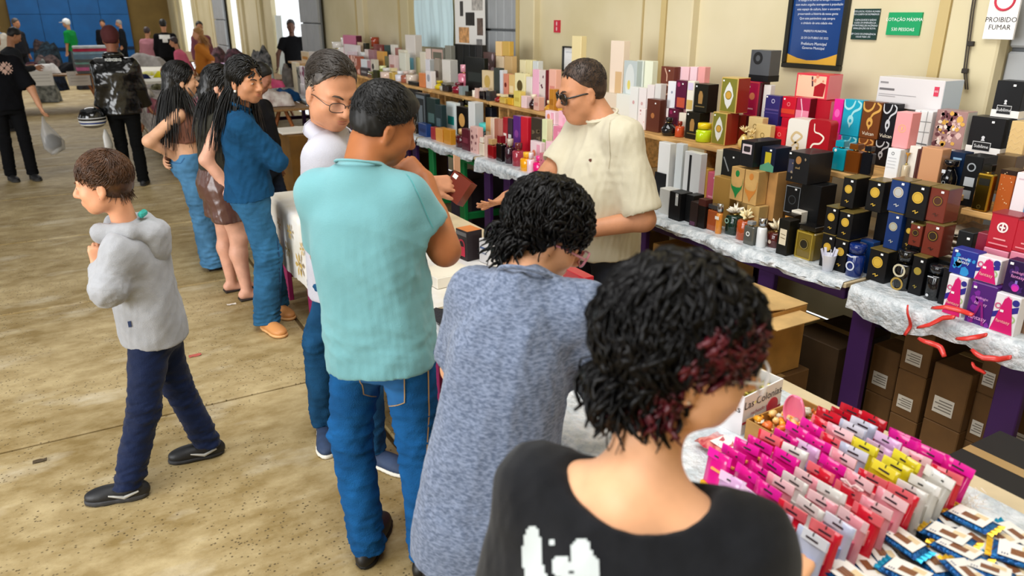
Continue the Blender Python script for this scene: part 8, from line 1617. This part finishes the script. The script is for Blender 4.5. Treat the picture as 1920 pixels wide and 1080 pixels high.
def far_person(label, x, y, yaw, h, top, bottom, hair, sk='#b5805f', long=False, cap=None, armpose='down', girth=1.0, lean=0, vox=.014, sleeves=1.0, topname='shirt', topm=None, head_turn=0, pitch=-8, no_head=False, shoes='#1c1c1e', extra=None, topr=1.0):
    o = person(label, x, y); O = org(o); f, r = dirs(yaw); k = h/1.75; g = girth
    hips = V3(x, y, .92*k); nk = hips+Z3*.52*k*math.cos(lean)+f*.52*k*math.sin(lean); C = nk+Z3*.185*k+f*(.045*k+.1*math.sin(lean)); M = rotm(yaw+head_turn, R(pitch), 0); s = k
    shR = nk+r*.165*k*g-Z3*.085*k; shL = nk-r*.165*k*g-Z3*.085*k; arms = {}
    for nm, sh, q in (('R', shR, 1), ('L', shL, -1)):
        if armpose == 'down': el = sh+r*q*.06-Z3*.28*k; wr = el+f*.05+r*q*.0-Z3*.25*k
        elif armpose == 'front': el = sh+r*q*.05-Z3*.27*k+f*.03; wr = el+f*.22*k+Z3*.02-r*q*.06
        elif armpose == 'out': el = sh+r*q*.13-Z3*.26*k; wr = el+r*q*.03-Z3*.24*k
        else: el, wr = armpose[nm]
        arms[nm] = (sh, np.array(el, float), np.array(wr, float))
    F = Field()
    head(F, C, M, s); F.cone(nk-Z3*.05, C+M@(np.array([0, -.035, -.055])*s), .058*k, .052*k, .03); F.loft(hips, nk, r, [(0, .14*g, .10, 0, 0), (.75, .11, .065, 0, 0), (.92, .05, .04, 0, 0)], .04)
    for nm, (sh, el, wr) in arms.items(): F.chain([nk-Z3*.06, sh, el, wr], [.045, .05*k, .043*k, .03*k], .03); hand(F, wr, unit(wr-el), -r if nm == 'R' else r, k, .5, -1 if nm == 'R' else 1)
    surf('body', F, max(.0085, vox*.66), skin(sk), o, O, 1)
    hm = mat(hair, .5)
    if long: hair_cap(o, C, M, s, hm, .075, -.09, .010, .02, vox=.01); locks('long_hair', C, M, s, hm, o, O, 160, lambda p, d: d[1] < .2 and p[2] < .09, lambda p, d: (d[0]*.3, -.3, -1), .30*k, .009, .005, .8, 3, 0, 8, 4, .3, g=.01, mx=1.1)
    else: hair_cap(o, C, M, s, hm, .075, -.05, .010, .025, vox=.01)
    if cap: 
        c_ = hair_cap(o, C, M, s*1.03, mat(cap, .8), .062, -.03, .015, .03, name='cap', vox=.01); MB().box(-.065, .065, .0, .09, -.006, .006, .004).xf(Matrix.Translation(Vector(C+M@(np.array([0, .085, .068])*s)-O)) @ Matrix([list(M[i])+[0] for i in range(3)]+[[0, 0, 0, 1]])).build('cap_brim', mat(cap, .8), o)
    F = Field()
    for nm, (sh, el, wr) in arms.items(): sleeve(F, sh, el, wr, sleeves, .075*k*topr, (.08 if sleeves <= 1 else .05)*k*topr)
    F.loft(hips-Z3*.10*k, nk, r, [(0, .175*g*topr, .14*g*topr, 0, 0), (.4, .175*g*topr, .135*g*topr, 0, .005), (.78, .18*g*topr, .12*topr, 0, -.005), (.92, .11, .075, 0, -.01), (1, .06, .055, 0, 0)], .05, 2.3)
    for sh in (shR, shL): F.cone(nk-Z3*.04, sh, .052*k, .066*k*topr, .06)
    F.cut(hips-Z3*.09*k, (0, 0, -1)); t = surf(topname, F, vox, topm or mat(top, .9, spec=.15), o, O, 2, [(.005, 22, (1, 1, .7), 7, None)])
    st = .06
    ft = [(r*.1-f*st), (-r*.1+f*st)]
    jeans(o, hips-Z3*.02, tuple(hips*V3(1, 1, 0)+q*.9+f*.03+Z3*.49*k for q in ft), tuple(hips*V3(1, 1, 0)+q+Z3*.09 for q in ft), yaw, mat(bottom, .9, spec=.15), .155*g, .12*g, .09, .07, .068, .05, 5, vox, .004, top=.03, name='trousers')
    for q in ft: shoe(o, hips*V3(1, 1, 0)+q+Z3*.09, yaw, .27, mat(shoes, .6), mat('#3a3836', .7))
    if extra: extra(o, t, C, M, s, nk, f, r, hips, arms)
    return o
far_person('person with tied black hair looking down, behind the denim shirt', 1.28, 6.25, R(-28), 1.52, '#17171b', '#1f2634', '#0a0808', '#a5705a', pitch=-30, vox=.010)
# leather jacket man with helmet
def leather_extra(o, t, C, M, s, nk, f, r, hips, arms):
    O = org(o); c = on_y(212, 112, 9.66); mm = mat('#c9ccc8', .6)
    bars = []
    for i, q in enumerate('11111111'): x = -.075+.0215*i; bars.append((x, .016 if i % 3 else .012))
    def ins(a, b): return any(abs(a-x) < .0085 and abs(b) < h and not (abs(a-x) < .003 and abs(b) < h*.45) for x, h in bars)
    collar_ring(o, nk+Z3*.03, Z3+f*.2, .075, .07, .028, LEATH, r, 'jacket_collar')
    project(t, 'white_lettering', *grid_poly(ins, .09, .02, .004), c, unit(c-C0), V3(.9, -.4, 0), mm, t, .006)
LEATH = mat('#0c0d0e', .22, coat=.5, bump=.5, bscale=7, stretch=(1, 1, .35))
lm = far_person('person in a shiny black jacket and dark cap walking away, helmet in hand', .50, 9.75, R(78), 1.74, '#0c0d0e', '#0a0b0c', '#1a1210', '#8d5a44', cap='#4a1a1c', topname='leather_jacket', topm=LEATH, sleeves=1.95, girth=1.02, topr=1.14, vox=.010, extra=leather_extra,
    armpose=dict(R=(on_y(262, 165, 9.7), on_y(277, 196, 9.78)), L=(on_y(190, 160, 9.7), on_y(186, 200, 9.75))))
p = on_y(173, 222, 9.72); o = empty('helmet', p); tag(o, 'dark motorcycle helmet with white stripes hanging from a hand', 'helmet')
MB().lathe([(.02+.12*math.sin(t), -.115*math.cos(t)) for t in np.linspace(.12, 2.35, 12)], 22).xf(Matrix.Rotation(R(155), 4, 'X')).build('shell', mat('#101214', .15, coat=.7), o, smooth=True)
for z, w_, c in ((-.06, .012, '#e6e4d8'), (-.025, .018, '#d9dad9'), (.012, .010, '#c9ccd0'), (-.043, .008, '#1c3f9a')): MB().lathe([(.02+.12*math.sqrt(max(0, 1-(z/.115)**2))+.003, z-w_/2), (.02+.12*math.sqrt(max(0, 1-(z/.115)**2))+.005, z+w_/2)], 22).build('stripe', mat(c, .4), o, smooth=True)
MB().lathe([(.10, .0), (.112, .03), (.10, .055)], 20, (0, 0, .045)).build('padded_rim', mat('#1d2022', .7), o, smooth=True)
p = on_y(200, 262, 9.74); o = empty('plastic_bag', (p[0], p[1], p[2]-.14)); tag(o, 'white plastic bag hanging beside the black jacket', 'bag')
MB().tube([(0, 0, .26), (0, 0, .18), (.01, 0, .08), (0, 0, 0)], [.012, .045, .06, .045], 10, True, .5).build('bag_body', mat('#dcdcdc', .4, coat=.3), o, smooth=True)
# man at the left edge with a bag
def bag_extra(o, t, C, M, s, nk, f, r, hips, arms):
    c = on_y(11, 128, 10.6); project(t, 'pink_print', *grid_poly(lambda a, b: (a/.07)**2+(b/.075)**2 < 1-.5*math.sin(7*math.atan2(b, a))**2 and (abs(math.sin(a*90)+math.cos(b*80)) > .25), .09, .09, .006), c, unit(c-C0), V3(.9, -.4, 0), mat('#c9a89c', .8), t, .006)
far_person('person in a black printed T-shirt at the left edge carrying a plastic bag', -.66, 10.75, R(-72), 1.76, '#0e0f14', '#0f1013', '#1a1512', '#d29a78', cap='#8fb0dc', sleeves=.9, girth=1.05, vox=.011, extra=bag_extra, pitch=-4, armpose=dict(R=(V3(-.93, 10.7, 1.12), V3(-1.0, 10.6, .9)), L=(on_y(58, 165, 10.72), on_y(74, 198, 10.66))))
p = on_y(83, 234, 10.64); o = empty('plastic_bag', p); tag(o, 'clear plastic bag with black goods hanging from a hand', 'bag')
MB().tube([(0, 0, .10), (0, 0, .03), (.02, -.01, -.10), (.06, -.02, -.24), (.09, -.03, -.33)], [.012, .03, .10, .15, .10], 12, True, .55).build('bag_film', mat('#c9cbce', .25, coat=.5, alpha=.45), o, smooth=True)
MB().tube([(.02, -.01, -.12), (.055, -.02, -.21), (.085, -.03, -.28)], [.05, .125, .07], 10, True, .5).build('black_contents', mat('#111214', .5), o, smooth=True); MB().tube([(.07, -.03, -.29), (.10, -.035, -.335)], [.09, .06], 10, True, .5).build('white_contents', mat('#dedede', .6), o, smooth=True)
# people far down the hall
far_person('person in a black T-shirt standing in the bright doorway', 4.22, 16.45, R(-105), 1.76, '#0a0a0c', '#1c1d22', '#120d0b', '#5a3a2a', armpose='out', girth=1.08, sleeves=.6)
far_person('person in an orange brown top with long fair hair by the clothes tables', 2.45, 16.6, R(150), 1.62, '#b5702a', '#5a3a1c', '#a5763f', '#d29a78', long=True, sleeves=1.2, girth=1.05, head_turn=R(25), armpose=dict(R=(V3(2.55, 16.8, 1.05), V3(2.4, 16.7, .92)), L=(V3(2.58, 16.4, 1.05), V3(2.6, 16.3, .82))))
far_person('person in a black jacket with white lettering on the back, far off', 2.35, 21.6, R(80), 1.74, '#0d0d10', '#0d0d10', '#0d0b0a', sleeves=1.9, girth=1.15, extra=lambda o, t, C, M, s, nk, f, r, hips, arms: project(t, 'white_back_print', *grid_poly(lambda a, b: (b > 0 and abs(a) < .13) or (abs(a) < .06 and b > -.09), .14, .1, .012), nk-f*.2-Z3*.13, f, r, mat('#d9d9d6', .7), t, .01))
far_person('person in a green top and white cap before the blue hoarding', .34, 27.5, R(150), 1.72, '#0f7d3a', '#26303a', '#d9d9d6', '#b98a6c', cap='#dfe2e4', sleeves=1.0, girth=1.1)
far_person('person in dark clothes before the blue hoarding, centre', 1.42, 30.5, R(-100), 1.68, '#101218', '#1c2028', '#120e0c', sleeves=1.9, girth=1.15)
far_person('person in dark clothes before the blue hoarding, near its right end', 2.05, 32.0, R(170), 1.66, '#15181c', '#15181c', '#8d8a88', sleeves=1.9)
far_person('person in a grey black hooded top leaning over the clothes at the left', -.95, 15.6, R(20), 1.72, '#26282c', '#17181c', '#151314', lean=.5, sleeves=1.9, girth=1.25, armpose='front', pitch=-35)
far_person('person in a white and dark patterned top at the far left', -1.45, 26.5, R(-60), 1.68, '#b9b3a8', '#2a2a2c', '#3a2a20', sleeves=.9)
far_person('person in dark clothes beside the left end of the blue hoarding', -.95, 25.5, R(-40), 1.75, '#1d1f26', '#1d1f26', '#4a4038', sleeves=1.9)
far_person('person in a mauve top behind the fair haired person', 3.05, 20.6, R(-90), 1.70, '#7d4a58', '#3a2a38', '#1a1414', sleeves=1.9, girth=.95)
far_person('person in a pink and red dress stooping beside the fair haired person', 2.35, 18.4, R(160), 1.42, '#c9607a', '#c8322c', '#2a1c20', sleeves=1.0, lean=.3)
far_person('person in a rosy striped top beside the black jacket, far off', 2.02, 22.4, R(60), 1.55, '#a5707a', '#7d5560', '#3a2c2c', sleeves=1.5)
